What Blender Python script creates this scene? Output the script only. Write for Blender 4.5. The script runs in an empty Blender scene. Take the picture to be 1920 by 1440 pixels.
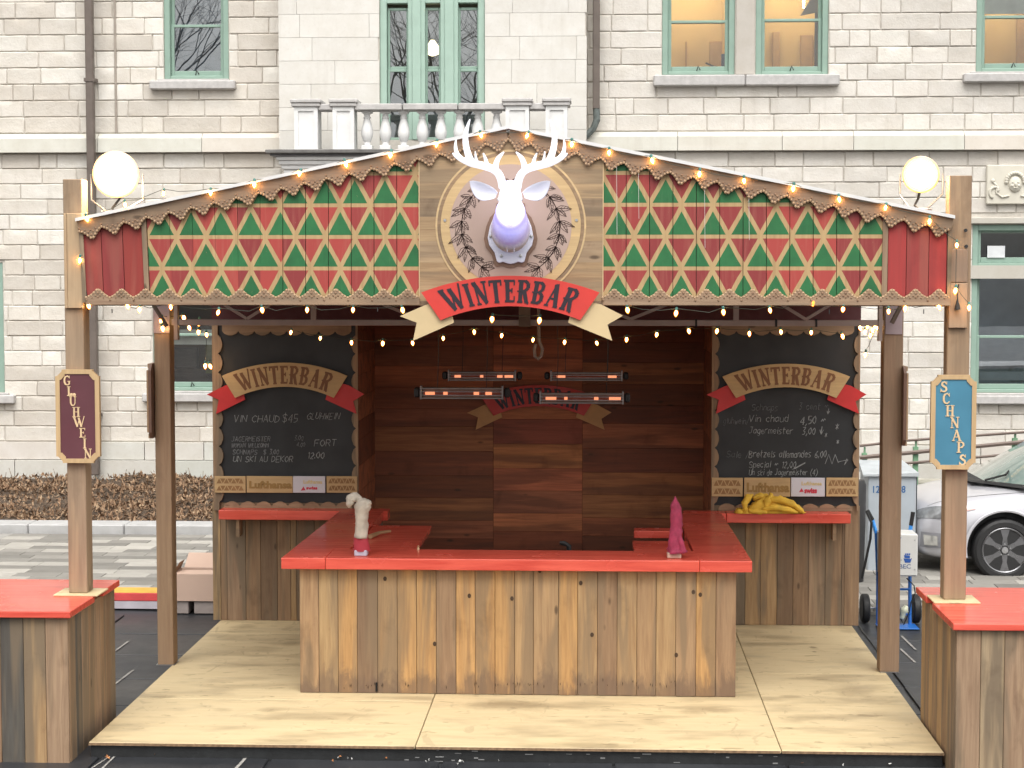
import bpy, bmesh, math, random
from math import pi, sin, cos, radians as R
from mathutils import Vector, Matrix, noise

random.seed(7)
S = bpy.context.scene
COL = S.collection

# ------------------------------------------------------------------ camera, sky, sun, exposure
F_PX, CAM_H = 3400.0, 3.27
YAW, PITCH = math.atan(157 / F_PX), math.atan(208 / F_PX)
CAM = Vector((0, 0, CAM_H))
cd = bpy.data.cameras.new('camera'); cam = bpy.data.objects.new('camera', cd); COL.objects.link(cam)
cam.location = CAM; cam.rotation_euler = (pi / 2 - PITCH, 0, YAW)
cd.sensor_width = 36; cd.lens = F_PX / 1920 * 36; cd.clip_start = 0.1; cd.clip_end = 400
S.camera = cam
CM = Matrix.Rotation(YAW, 3, 'Z') @ Matrix.Rotation(pi / 2 - PITCH, 3, 'X')

SUN_EL, SUN_AZ = R(58), R(20)
w = bpy.data.worlds.new('World'); S.world = w; w.use_nodes = True
nt = w.node_tree; nt.nodes.clear()
sky = nt.nodes.new('ShaderNodeTexSky'); sky.sky_type = 'NISHITA'; sky.sun_disc = False
sky.sun_elevation = SUN_EL; sky.sun_rotation = pi - SUN_AZ; sky.dust_density = 4; sky.air_density = 1.0
hs = nt.nodes.new('ShaderNodeHueSaturation'); hs.inputs['Saturation'].default_value = 0.0
bgn = nt.nodes.new('ShaderNodeBackground'); bgn.inputs[1].default_value = 0.15
wo = nt.nodes.new('ShaderNodeOutputWorld')
# an even, slightly warm overcast: the sky's own colour is drained and tinted all over
tn = nt.nodes.new('ShaderNodeMix'); tn.data_type = 'RGBA'; tn.blend_type = 'MULTIPLY'; tn.inputs[0].default_value = 1; tn.inputs[7].default_value = (1.02, 1.0, .968, 1)
nt.links.new(sky.outputs[0], hs.inputs['Color']); nt.links.new(hs.outputs[0], tn.inputs[6]); nt.links.new(tn.outputs[2], bgn.inputs[0]); nt.links.new(bgn.outputs[0], wo.inputs[0])
sl = bpy.data.lights.new('sun', 'SUN'); sl.energy = 1.0; sl.angle = R(35); sl.color = (1, .97, .93)
so = bpy.data.objects.new('sun', sl); COL.objects.link(so)
# sun stands behind and to the left of the camera
sd = Vector((-sin(SUN_AZ) * cos(SUN_EL), -cos(SUN_AZ) * cos(SUN_EL), sin(SUN_EL)))
so.rotation_euler = sd.to_track_quat('Z', 'Y').to_euler()
S.view_settings.view_transform = 'Standard'; S.view_settings.look = 'None'
S.view_settings.gamma = 1; S.view_settings.use_curve_mapping = False
S.view_settings.exposure = 0.84
S.render.engine = 'CYCLES'
S.cycles.max_bounces = 6; S.cycles.diffuse_bounces = 3; S.cycles.glossy_bounces = 3
S.cycles.transparent_max_bounces = 12; S.cycles.caustics_reflective = False; S.cycles.caustics_refractive = False
S.cycles.use_denoising = True
S.cycles.sample_clamp_indirect = 4


def ray(u, v):
    return CM @ Vector((u - 960, 720 - v, -F_PX))
def aty(u, v, Y):
    d = ray(u, v); return CAM + d * (Y / d.y)
def atz(u, v, Z):
    d = ray(u, v); return CAM + d * ((Z - CAM_H) / d.z)

# ------------------------------------------------------------------ mesh builder
class MB:
    def __init__(s): s.v = []; s.f = []; s.m = []; s.mi = 0
    def add(s, vs, fs):
        n = len(s.v); s.v += [tuple(p) for p in vs]; s.f += [tuple(i + n for i in f) for f in fs]; s.m += [s.mi] * len(fs)
        return s
    def box(s, x0, y0, z0, x1, y1, z1, b=0):
        if b <= 0:
            vs = [(x0, y0, z0), (x1, y0, z0), (x1, y1, z0), (x0, y1, z0), (x0, y0, z1), (x1, y0, z1), (x1, y1, z1), (x0, y1, z1)]
            return s.add(vs, [(0, 3, 2, 1), (4, 5, 6, 7), (0, 1, 5, 4), (1, 2, 6, 5), (2, 3, 7, 6), (3, 0, 4, 7)])
        vs = []; idx = {}
        for ix, (xa, xs) in enumerate(((x0, 1), (x1, -1))):
            for iy, (ya, ys) in enumerate(((y0, 1), (y1, -1))):
                for iz, (za, zs) in enumerate(((z0, 1), (z1, -1))):
                    for a in range(3):
                        p = [xa + xs * b, ya + ys * b, za + zs * b]; p[a] = (xa, ya, za)[a]
                        idx[ix, iy, iz, a] = len(vs); vs.append(p)
        fs = []
        def q(*k): fs.append(tuple(idx[i] for i in k))
        for i in (0, 1):
            q((i,0,0,0),(i,0,1,0),(i,1,1,0),(i,1,0,0)) if i == 0 else q((i,0,0,0),(i,1,0,0),(i,1,1,0),(i,0,1,0))
            q((0,i,0,1),(1,i,0,1),(1,i,1,1),(0,i,1,1)) if i == 0 else q((0,i,0,1),(0,i,1,1),(1,i,1,1),(1,i,0,1))
            q((0,0,i,2),(0,1,i,2),(1,1,i,2),(1,0,i,2)) if i == 0 else q((0,0,i,2),(1,0,i,2),(1,1,i,2),(0,1,i,2))
        for i in (0, 1):
            for j in (0, 1):
                q((i,j,0,0),(i,j,1,0),(i,j,1,1),(i,j,0,1))
                q((i,0,j,0),(i,1,j,0),(i,1,j,2),(i,0,j,2))
                q((0,i,j,1),(1,i,j,1),(1,i,j,2),(0,i,j,2))
                for k in (0, 1): fs.append((idx[i,j,k,0], idx[i,j,k,1], idx[i,j,k,2]))
        return s.add(vs, fs)
    def prism(s, pts, y0, y1):
        """polygon in the XZ plane, from y0 (front) to y1"""
        n = len(pts)
        vs = [(x, y0, z) for x, z in pts] + [(x, y1, z) for x, z in pts]
        fs = [tuple(range(n)), tuple(range(2 * n - 1, n - 1, -1))] + [(i, i + n, (i + 1) % n + n, (i + 1) % n) for i in range(n)]
        return s.add(vs, fs)
    def prismz(s, pts, z0, z1):
        n = len(pts)
        vs = [(x, y, z0) for x, y in pts] + [(x, y, z1) for x, y in pts]
        fs = [tuple(range(n - 1, -1, -1)), tuple(range(n, 2 * n))] + [(i, (i + 1) % n, (i + 1) % n + n, i + n) for i in range(n)]
        return s.add(vs, fs)
    def tube(s, pts, r, n=8, cap=True):
        pts = [Vector(p) for p in pts]; rs = r if isinstance(r, (list, tuple)) else [r] * len(pts)
        vs = []; fs = []
        t0 = (pts[1] - pts[0]).normalized(); u = t0.orthogonal().normalized()
        for i, p in enumerate(pts):
            t = (pts[min(i + 1, len(pts) - 1)] - pts[max(i - 1, 0)]).normalized()
            u = (u - t * u.dot(t)); u = u.normalized() if u.length > 1e-6 else t.orthogonal().normalized()
            v = t.cross(u)
            for k in range(n):
                a = 2 * pi * k / n; vs.append(p + (u * cos(a) + v * sin(a)) * rs[i])
        for i in range(len(pts) - 1):
            for k in range(n):
                fs.append((i * n + k, i * n + (k + 1) % n, (i + 1) * n + (k + 1) % n, (i + 1) * n + k))
        if cap:
            fs.append(tuple(range(n - 1, -1, -1))); fs.append(tuple((len(pts) - 1) * n + k for k in range(n)))
        return s.add(vs, fs)
    def lathe(s, c, prof, n=16, axis='z'):
        """profile [(radius, height)...] turned about an axis through c"""
        vs = []; fs = []
        for r, h in prof:
            for k in range(n):
                a = 2 * pi * k / n; x, y = r * cos(a), r * sin(a)
                vs.append({'z': (c[0] + x, c[1] + y, c[2] + h), 'y': (c[0] + x, c[1] + h, c[2] - y), 'x': (c[0] + h, c[1] + x, c[2] + y)}[axis])
        for i in range(len(prof) - 1):
            for k in range(n):
                fs.append((i * n + k, i * n + (k + 1) % n, (i + 1) * n + (k + 1) % n, (i + 1) * n + k))
        fs.append(tuple(range(n - 1, -1, -1))); fs.append(tuple((len(prof) - 1) * n + k for k in range(n)))
        return s.add(vs, fs)
    def ball(s, c, rx, ry=None, rz=None, n=12, m=8, rot=None):
        ry = ry or rx; rz = rz or rx; vs = []; fs = []
        for i in range(m + 1):
            t = pi * i / m
            for k in range(n):
                a = 2 * pi * k / n
                p = Vector((rx * sin(t) * cos(a), ry * sin(t) * sin(a), rz * cos(t)))
                if rot: p = rot @ p
                vs.append(p + Vector(c))
        for i in range(m):
            for k in range(n):
                fs.append((i * n + k, (i + 1) * n + k, (i + 1) * n + (k + 1) % n, i * n + (k + 1) % n))
        return s.add(vs, fs)
    def build(s, name, mat, parent=None, color=None, smooth=False, origin=None):
        me = bpy.data.meshes.new(name)
        if origin is None:
            xs = [p[0] for p in s.v]; ys = [p[1] for p in s.v]; zs = [p[2] for p in s.v]
            origin = ((min(xs) + max(xs)) / 2, (min(ys) + max(ys)) / 2, min(zs))
        O = Vector(origin)
        me.from_pydata([tuple(Vector(p) - O) for p in s.v], [], s.f)
        for m_ in (mat if isinstance(mat, (list, tuple)) else [mat]): me.materials.append(m_)
        if any(s.m): me.polygons.foreach_set('material_index', s.m)
        if smooth:
            me.polygons.foreach_set('use_smooth', [True] * len(me.polygons))
            if smooth != 'full': me.set_sharp_from_angle(angle=R(35))
        me.update()
        o = bpy.data.objects.new(name, me); COL.objects.link(o)
        o.location = O
        if parent is not None: attach(o, parent)
        if color: o.color = (*color, 1)
        return o

WLOC = {}
def attach(o, parent):
    """parent o while keeping where it stands; parents here are never rotated or scaled"""
    WLOC[o.name] = o.location.copy()
    pw = WLOC.get(parent.name, parent.location)
    o.parent = parent; o.location = o.location - pw
def thing(name, label, cat, loc=(0, 0, 0), group=None):
    o = bpy.data.objects.new(name, None); COL.objects.link(o); o.location = loc; o.empty_display_size = .1
    WLOC[o.name] = Vector(loc)
    o['label'] = label; o['category'] = cat
    if group: o['group'] = group
    return o
def tag(o, label, cat, group=None, kind=None):
    o['label'] = label
    if cat: o['category'] = cat
    if group: o['group'] = group
    if kind: o['kind'] = kind
    return o
def struct(o, label):
    o['kind'] = 'structure'; o['label'] = label; return o
def inst(name, me, parent, loc, color=None, scale=None, rot=None):
    o = bpy.data.objects.new(name, me); COL.objects.link(o); o.location = loc
    if scale: o.scale = scale
    if rot: o.rotation_euler = rot
    if parent is not None: attach(o, parent)
    if color: o.color = (*color, 1)
    return o

# ------------------------------------------------------------------ materials
def newmat(name):
    m = bpy.data.materials.new(name); m.use_nodes = True; t = m.node_tree; t.nodes.clear()
    o = t.nodes.new('ShaderNodeOutputMaterial'); b = t.nodes.new('ShaderNodeBsdfPrincipled')
    t.links.new(b.outputs[0], o.inputs[0]); return m, t, b, o
def nd(t, k, **kw):
    n = t.nodes.new(k)
    for a, v in kw.items(): setattr(n, a, v)
    return n
def lk(t, a, b): t.links.new(a, b)
def math_(t, op, a, b=None, clamp=False):
    n = nd(t, 'ShaderNodeMath', operation=op, use_clamp=clamp)
    for i, x in enumerate((a, b)):
        if x is None: continue
        if isinstance(x, (int, float)): n.inputs[i].default_value = x
        else: lk(t, x, n.inputs[i])
    return n.outputs[0]
def mixc(t, fac, a, b, mode='MIX'):
    n = nd(t, 'ShaderNodeMix', data_type='RGBA', blend_type=mode)
    for s_, x in ((n.inputs[0], fac), (n.inputs[6], a), (n.inputs[7], b)):
        if isinstance(x, (int, float)): s_.default_value = x
        elif isinstance(x, (tuple, list)): s_.default_value = (*x[:3], 1)
        else: lk(t, x, s_)
    return n.outputs[2]
def ramp(t, src, *stops):
    n = nd(t, 'ShaderNodeValToRGB'); e = n.color_ramp.elements
    while len(e) < len(stops): e.new(0.5)
    for el, (p, c) in zip(e, stops):
        el.position = p; el.color = (c, c, c, 1) if isinstance(c, (int, float)) else (*c, 1)
    lk(t, src, n.inputs[0]); return n.outputs[0]
def coords(t, scale=(1, 1, 1), per_object=True):
    g = nd(t, 'ShaderNodeNewGeometry'); oi = nd(t, 'ShaderNodeObjectInfo')
    m = nd(t, 'ShaderNodeVectorMath', operation='MULTIPLY_ADD')
    m.inputs[1].default_value = scale
    if per_object:
        c = nd(t, 'ShaderNodeCombineXYZ')
        for i in range(3): lk(t, math_(t, 'MULTIPLY', oi.outputs['Random'], 37.0 + 21 * i), c.inputs[i])
        lk(t, c.outputs[0], m.inputs[2])
    lk(t, g.outputs['Position'], m.inputs[0])
    return m.outputs[0], g.outputs['Position'], oi
def noisef(t, vec, scale, detail=4, rough=.55, dist=0):
    n = nd(t, 'ShaderNodeTexNoise'); n.inputs['Scale'].default_value = scale; n.inputs['Detail'].default_value = detail
    n.inputs['Roughness'].default_value = rough; n.inputs['Distortion'].default_value = dist
    lk(t, vec, n.inputs['Vector']); return n.outputs[0]
def bump(t, b, h, strength=.3, dist=.01):
    n = nd(t, 'ShaderNodeBump'); n.inputs['Strength'].default_value = strength; n.inputs['Distance'].default_value = dist
    lk(t, h, n.inputs['Height']); lk(t, n.outputs[0], b.inputs['Normal'])

def plain(name, col, rough=.5, metal=0, coat=0, var=.12, nscale=6, bmp=0.0):
    m, t, b, o = newmat(name)
    v, p, oi = coords(t)
    n = noisef(t, v, nscale, 5)
    lk(t, mixc(t, ramp(t, n, (.3, 0), (.7, 1)), tuple(c * (1 - var) for c in col), tuple(min(1, c * (1 + var)) for c in col)), b.inputs['Base Color'])
    lk(t, ramp(t, noisef(t, v, nscale * 2.3), (.3, max(0, rough - .1)), (.7, min(1, rough + .1))), b.inputs['Roughness'])
    b.inputs['Metallic'].default_value = metal
    if coat: b.inputs['Coat Weight'].default_value = coat
    if bmp: bump(t, b, noisef(t, v, nscale * 8), bmp)
    return m
def wood(name, axis='z', rough=.7, splash=None, weather=.5, wcol=(.165, .122, .080), knots=True, stain=.5, grain=.35, coat=0):
    """object colour gives the board its own tint; grain runs along axis"""
    m, t, b, o = newmat(name)
    lo = 1.3
    sc = {'z': (22, 22, lo), 'x': (lo, 22, 22), 'y': (22, lo, 22)}[axis]
    sc2 = {'z': (9, 9, .8), 'x': (.8, 9, 9), 'y': (9, .8, 9)}[axis]
    v, p, oi = coords(t, sc); v2, _, _ = coords(t, sc2)
    g = noisef(t, v, 1.6, 6, .65, .4)
    big = noisef(t, v2, .9, 3, .5, .6)
    base = mixc(t, ramp(t, g, (.25, 1), (.75, 0)), oi.outputs['Color'], mixc(t, 1, oi.outputs['Color'], (1 - grain * 1.3, 1 - grain * 1.5, 1 - grain * 1.6), 'MULTIPLY'))
    wf = math_(t, 'MULTIPLY', ramp(t, big, (.47, 0), (.60, 1)), weather)
    base = mixc(t, wf, base, wcol)
    lt = math_(t, 'MULTIPLY', ramp(t, noisef(t, v2, 1.7, 2, .5, .4), (.6, 0), (.75, 1)), .35)
    base = mixc(t, lt, base, mixc(t, 1, oi.outputs['Color'], (1.35, 1.3, 1.15), 'MULTIPLY'))
    if knots:
        vo = nd(t, 'ShaderNodeTexVoronoi', feature='F1')
        sc3 = {'z': (8, 8, 3.2), 'x': (3.2, 8, 8), 'y': (8, 3.2, 8)}[axis]
        v3, _, _ = coords(t, sc3); lk(t, v3, vo.inputs['Vector']); vo.inputs['Scale'].default_value = .8
        d = vo.outputs['Distance']
        kf = math_(t, 'MULTIPLY', ramp(t, d, (.0, 1), (.06, .85), (.11, 0)), ramp(t, nd_sep(t, vo.outputs['Color']), (.42, 0), (.46, 1)))
        base = mixc(t, math_(t, 'MULTIPLY', kf, .8), base, (.05, .028, .015))
    if stain:
        vs_, _, _ = coords(t, (3, 3, 2.0))
        sf = math_(t, 'MULTIPLY', ramp(t, noisef(t, vs_, 1.3, 5, .6, .3), (.58, 0), (.72, 1)), stain)
        base = mixc(t, sf, base, mixc(t, 1, base, (.45, .40, .36), 'MULTIPLY'))
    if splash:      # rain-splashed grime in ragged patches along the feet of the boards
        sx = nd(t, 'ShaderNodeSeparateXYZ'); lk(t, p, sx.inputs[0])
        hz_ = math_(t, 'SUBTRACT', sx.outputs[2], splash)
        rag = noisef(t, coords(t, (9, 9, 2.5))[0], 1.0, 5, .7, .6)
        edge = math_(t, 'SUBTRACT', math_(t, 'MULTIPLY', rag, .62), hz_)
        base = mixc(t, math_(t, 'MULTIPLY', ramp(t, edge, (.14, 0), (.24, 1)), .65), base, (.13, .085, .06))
    lk(t, base, b.inputs['Base Color'])
    lk(t, ramp(t, g, (.3, rough - .08), (.7, min(1, rough + .12))), b.inputs['Roughness'])
    b.inputs['Coat Weight'].default_value = coat
    bump(t, b, g, .35, .004)
    return m
def nd_sep(t, c):
    n = nd(t, 'ShaderNodeSeparateColor'); lk(t, c, n.inputs[0]); return n.outputs[0]
def emit(name, col, strength):
    m, t, b, o = newmat(name)
    b.inputs['Base Color'].default_value = (*col, 1); b.inputs['Emission Color'].default_value = (*col, 1)
    b.inputs['Emission Strength'].default_value = strength; b.inputs['Roughness'].default_value = .4
    return m
def glass(name, tint=(1, 1, 1), gl=.3, rough=.0, wobble=0):
    m, t, b, o = newmat(name); t.nodes.remove(b)
    tr = nd(t, 'ShaderNodeBsdfTransparent'); tr.inputs[0].default_value = (*tint, 1)
    g = nd(t, 'ShaderNodeBsdfGlossy'); g.inputs['Roughness'].default_value = rough
    lw = nd(t, 'ShaderNodeFresnel'); lw.inputs[0].default_value = 1.5
    f = math_(t, 'ADD', lw.outputs[0], gl - .04, True)
    mx = nd(t, 'ShaderNodeMixShader'); lk(t, f, mx.inputs[0]); lk(t, tr.outputs[0], mx.inputs[1]); lk(t, g.outputs[0], mx.inputs[2])
    if wobble:
        v, p, oi = coords(t, (1, 1, 1))
        bn = nd(t, 'ShaderNodeBump'); bn.inputs['Strength'].default_value = wobble; bn.inputs['Distance'].default_value = .02
        lk(t, noisef(t, v, 3, 1), bn.inputs['Height']); lk(t, bn.outputs[0], g.inputs['Normal'])
    lk(t, mx.outputs[0], o.inputs[0]); return m

WZ = wood('weathered wood upright', 'z', weather=.85, stain=.5)
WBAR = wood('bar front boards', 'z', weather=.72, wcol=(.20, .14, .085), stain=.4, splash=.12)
WX = wood('weathered wood lengthwise', 'x', weather=.5)
WPOST = wood('post wood', 'z', weather=.3, stain=.35, grain=.25)
WCLEAN = wood('clean pale wood', 'x', weather=.0, stain=.2, knots=False, grain=.18)
WCLEANZ = wood('clean pale wood upright', 'z', weather=.0, stain=.2, knots=False, grain=.18)
WINT = wood('stained interior boards', 'x', weather=.55, wcol=(.11, .042, .026), stain=.45, grain=.4)
WREDP = wood('worn red paint on boards', 'z', weather=.3, wcol=(.33, .13, .09), knots=False, stain=.3, grain=.22)

def red_top():
    m, t, b, o = newmat('glossy red counter paint')
    v, p, oi = coords(t, (1, 1, 1)); vl, _, _ = coords(t, (1.2, 14, 14))
    n = noisef(t, vl, 1.5, 4, .6, .3)
    c = mixc(t, ramp(t, n, (.3, 0), (.7, 1)), (.56, .062, .042), (.76, .130, .088))
    c = mixc(t, ramp(t, noisef(t, v, 9, 6, .7), (.70, 0), (.78, .25)), c, (.42, .04, .03))
    sc_ = ramp(t, noisef(t, coords(t, (3, 40, 40))[0], 2, 4, .7), (.66, 0), (.74, .35)); c = mixc(t, sc_, c, (.72, .22, .16))
    ch = ramp(t, noisef(t, v, 45, 4, .7), (.72, 0), (.76, .7)); c = mixc(t, ch, c, (.30, .06, .035))
    lk(t, c, b.inputs['Base Color'])
    lk(t, ramp(t, noisef(t, v, 3, 3), (.35, .16), (.7, .30)), b.inputs['Roughness'])
    bump(t, b, noisef(t, v, 7, 2), .03, .002)
    return m
RED = red_top()
REDS = plain('signal red sign paint', (.60, .045, .035), .45, var=.06)
REDT = plain('deep red ribbon tail paint', (.56, .03, .03), .45, var=.08)

def stone_mat(name, rough_face=.5, tint=(1, 1, 1)):
    m, t, b, o = newmat(name)
    v, p, oi = coords(t, (1, 1, 1))
    n = noisef(t, v, 3.5, 7, .65); n2 = noisef(t, v, 26, 5, .7)
    base = mixc(t, ramp(t, n, (.3, 0), (.7, 1)), mixc(t, 1, oi.outputs['Color'], (.89, .87, .84), 'MULTIPLY'), oi.outputs['Color'])
    base = mixc(t, ramp(t, n2, (.55, 0), (.75, .30)), base, mixc(t, 1, oi.outputs['Color'], (.66, .63, .60), 'MULTIPLY'))
    # rain streaks and soot
    vs_ = coords(t, (5, 5, .5), False)[0]
    base = mixc(t, ramp(t, noisef(t, vs_, 1.2, 5, .6), (.58, 0), (.8, .28)), base, (.36, .32, .27))
    lk(t, base, b.inputs['Base Color']); b.inputs['Roughness'].default_value = .88
    bump(t, b, math_(t, 'ADD', n, math_(t, 'MULTIPLY', n2, .5)), rough_face, .035)
    return m
STONE = stone_mat('hewn limestone', .4)
STONE_S = stone_mat('smooth limestone', .12)
MORTAR = plain('mortar', (.56, .525, .47), .95, var=.10, nscale=20, bmp=.15)
WHITE_STONE = plain('painted white stone', (.72, .72, .715), .7, var=.07, nscale=5, bmp=.1)
CAPSTONE = plain('grey cap stone', (.47, .455, .445), .85, var=.12, nscale=12, bmp=.3)
GREEN_F = plain('pale green window paint', (.25, .36, .30), .5, var=.06)
GREEN_D = plain('pale green casing paint', (.34, .47, .40), .5, var=.05)
PIPE_B = plain('brown downpipe paint', (.13, .105, .09), .5, var=.15)
METAL = plain('galvanised steel', (.45, .45, .46), .35, .9)
DARKM = plain('dark metal', (.03, .03, .032), .45, .3)
BLACKP = plain('black rubber', (.012, .012, .013), .6, bmp=.1)
BLACKBOARD = plain('chalkboard black', (.016, .017, .019), .55, var=.25, nscale=3)
CHALK = plain('white chalk', (.29, .30, .30), .95, var=.4, nscale=40)
CHALKF = plain('rubbed out chalk', (.075, .077, .08), .95, var=.5, nscale=30)
LETTER_D = plain('near black carved letter', (.022, .014, .022), .5)
LETTER_B = plain('burnt brown letter', (.20, .085, .035), .6)
CREAM = plain('cream cut edge', (.40, .27, .165), .7, var=.15, nscale=40)
TAILP = plain('pale plywood ribbon tail', (.60, .46, .26), .6, var=.06, nscale=4)
CLOTHC = plain('cream crumpled cloth', (.50, .44, .37), .95, var=.18, nscale=18, bmp=.6)
MAG = plain('magenta cloth', (.34, .035, .085), .8, var=.3, nscale=22, bmp=.5)
YEL = plain('yellow cloth', (.72, .43, .045), .75, var=.18, nscale=9, bmp=.3)
FAB = plain('maroon tent fabric', (.075, .020, .023), .8, var=.1)
WHITEP = plain('white plastic', (.62, .62, .60), .5, var=.04)
GREYP = plain('grey cabinet paint', (.36, .40, .44), .5, var=.05)
BLUEP = plain('blue trolley paint', (.02, .14, .48), .35, var=.1)

def ply_mat():
    m, t, b, o = newmat('worn plywood floor')
    v, p, oi = coords(t, (1, 1, 1)); vx, _, _ = coords(t, (1.2, 9, 9)); v3, _, _ = coords(t, (1.0, 2.6, 2))
    g = noisef(t, vx, 2.2, 6, .6, .3)
    c = mixc(t, ramp(t, g, (.3, 0), (.7, 1)), (.60, .475, .275), (.655, .53, .32))
    st = ramp(t, noisef(t, v3, 1.5, 5, .55, .2), (.50, 0), (.70, 1))
    c = mixc(t, math_(t, 'MULTIPLY', st, .72), c, (.34, .265, .155))
    st2 = ramp(t, noisef(t, v3, 5.3, 4, .6, .5), (.62, 0), (.68, 1))
    c = mixc(t, math_(t, 'MULTIPLY', st2, .5), c, (.20, .14, .07))
    sp = ramp(t, noisef(t, v, 26, 3, .5), (.76, 0), (.80, 1))
    c = mixc(t, math_(t, 'MULTIPLY', sp, .5), c, (.12, .08, .04))
    vf, _, _ = coords(t, (4.5, 2.0, 2)); ft = ramp(t, noisef(t, vf, 1.6, 3, .5, 1.2), (.63, 0), (.68, 1))
    c = mixc(t, math_(t, 'MULTIPLY', ft, .28), c, (.25, .19, .11))
    wn = noisef(t, coords(t, (1, 1, 1), False)[0], 4.5, 5, .65)
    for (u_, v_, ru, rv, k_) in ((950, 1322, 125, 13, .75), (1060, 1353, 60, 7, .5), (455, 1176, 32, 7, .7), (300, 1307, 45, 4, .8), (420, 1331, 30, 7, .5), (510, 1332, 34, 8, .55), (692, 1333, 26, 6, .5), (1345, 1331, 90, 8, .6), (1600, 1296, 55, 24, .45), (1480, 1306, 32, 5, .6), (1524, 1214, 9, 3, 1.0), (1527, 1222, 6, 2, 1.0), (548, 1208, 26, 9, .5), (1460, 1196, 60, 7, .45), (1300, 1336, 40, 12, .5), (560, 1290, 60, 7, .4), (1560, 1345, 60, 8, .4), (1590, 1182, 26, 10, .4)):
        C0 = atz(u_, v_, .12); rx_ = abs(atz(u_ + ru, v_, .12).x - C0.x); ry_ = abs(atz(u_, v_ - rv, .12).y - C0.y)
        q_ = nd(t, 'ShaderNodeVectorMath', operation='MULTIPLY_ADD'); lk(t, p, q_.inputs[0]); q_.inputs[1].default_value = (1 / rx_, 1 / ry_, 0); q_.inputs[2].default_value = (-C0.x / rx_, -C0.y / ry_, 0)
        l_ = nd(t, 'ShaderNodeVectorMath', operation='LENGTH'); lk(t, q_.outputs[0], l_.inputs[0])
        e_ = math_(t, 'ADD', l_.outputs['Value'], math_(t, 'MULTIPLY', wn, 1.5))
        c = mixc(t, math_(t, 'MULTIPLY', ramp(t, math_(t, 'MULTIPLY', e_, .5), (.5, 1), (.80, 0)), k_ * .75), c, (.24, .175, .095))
    dirt = ramp(t, noisef(t, v, 1.1, 6, .7), (.45, 0), (.75, 1)); c = mixc(t, math_(t, 'MULTIPLY', dirt, .25), c, (.40, .33, .22))
    lk(t, c, b.inputs['Base Color'])
    lk(t, ramp(t, st, (0, .62), (1, .42)), b.inputs['Roughness'])
    bump(t, b, g, .15, .003); return m
PLY = ply_mat()
def asphalt():
    m, t, b, o = newmat('damp dark paving')
    v, p, oi = coords(t, (1, 1, 1), False)
    n = noisef(t, v, 1.2, 5, .6); f = noisef(t, v, 60, 3, .6)
    c = mixc(t, ramp(t, n, (.35, 0), (.7, 1)), (.020, .022, .026), (.045, .047, .052))
    c = mixc(t, ramp(t, f, (.6, 0), (.75, .6)), c, (.09, .09, .09))
    lk(t, c, b.inputs['Base Color']); lk(t, ramp(t, n, (.3, .28), (.7, .6)), b.inputs['Roughness'])
    bump(t, b, f, .25, .004); return m
ASPH = asphalt()
def paver_mat():
    m, t, b, o = newmat('concrete paver')
    v, p, oi = coords(t, (1, 1, 1))
    n = noisef(t, v, 6, 6, .65)
    lk(t, mixc(t, ramp(t, n, (.3, 0), (.7, 1)), mixc(t, 1, oi.outputs['Color'], (.82, .81, .8), 'MULTIPLY'), oi.outputs['Color']), b.inputs['Base Color'])
    b.inputs['Roughness'].default_value = .7; bump(t, b, noisef(t, v, 50), .2, .003); return m
PAVER = paver_mat()
def soil():
    m, t, b, o = newmat('mulch')
    v, p, oi = coords(t, (1, 1, 1), False)
    n = noisef(t, v, 14, 6, .75)
    lk(t, ramp(t, n, (.3, (.04, .028, .02)), (.55, (.11, .075, .05)), (.75, (.26, .19, .13))), b.inputs['Base Color'])
    b.inputs['Roughness'].default_value = .95; bump(t, b, n, .8, .05); return m
SOIL = soil()
def leafm():
    m, t, b, o = newmat('dead leaves')
    v, p, oi = coords(t, (1, 1, 1), False)
    n = noisef(t, v, 23, 2, .7)
    lk(t, ramp(t, n, (.3, (.05, .032, .02)), (.45, (.18, .10, .055)), (.6, (.30, .20, .12)), (.75, (.45, .36, .25))), b.inputs['Base Color'])
    b.inputs['Roughness'].default_value = .9; return m
LEAFM = leafm()
ORLEAF = plain('orange brown leaf litter', (.42, .17, .06), .8, var=.6, nscale=25)

# bulbs
BULB_CORE = emit('lit bulb filament', (1, .84, .52), 30)
def bulbglass():
    m, t, b, o = newmat('amber bulb glass'); t.nodes.remove(b)
    tr = nd(t, 'ShaderNodeBsdfTransparent'); tr.inputs[0].default_value = (1, .72, .42, 1)
    e = nd(t, 'ShaderNodeEmission'); e.inputs[0].default_value = (1, .30, .05, 1); e.inputs[1].default_value = 1.3
    a = nd(t, 'ShaderNodeAddShader'); lk(t, tr.outputs[0], a.inputs[0]); lk(t, e.outputs[0], a.inputs[1]); lk(t, a.outputs[0], o.inputs[0]); return m
BULB_GLASS = bulbglass()
CORD = plain('dark green light cord', (.05, .06, .045), .6)
SOCK = plain('teal bulb socket', (.08, .22, .19), .5)

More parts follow.
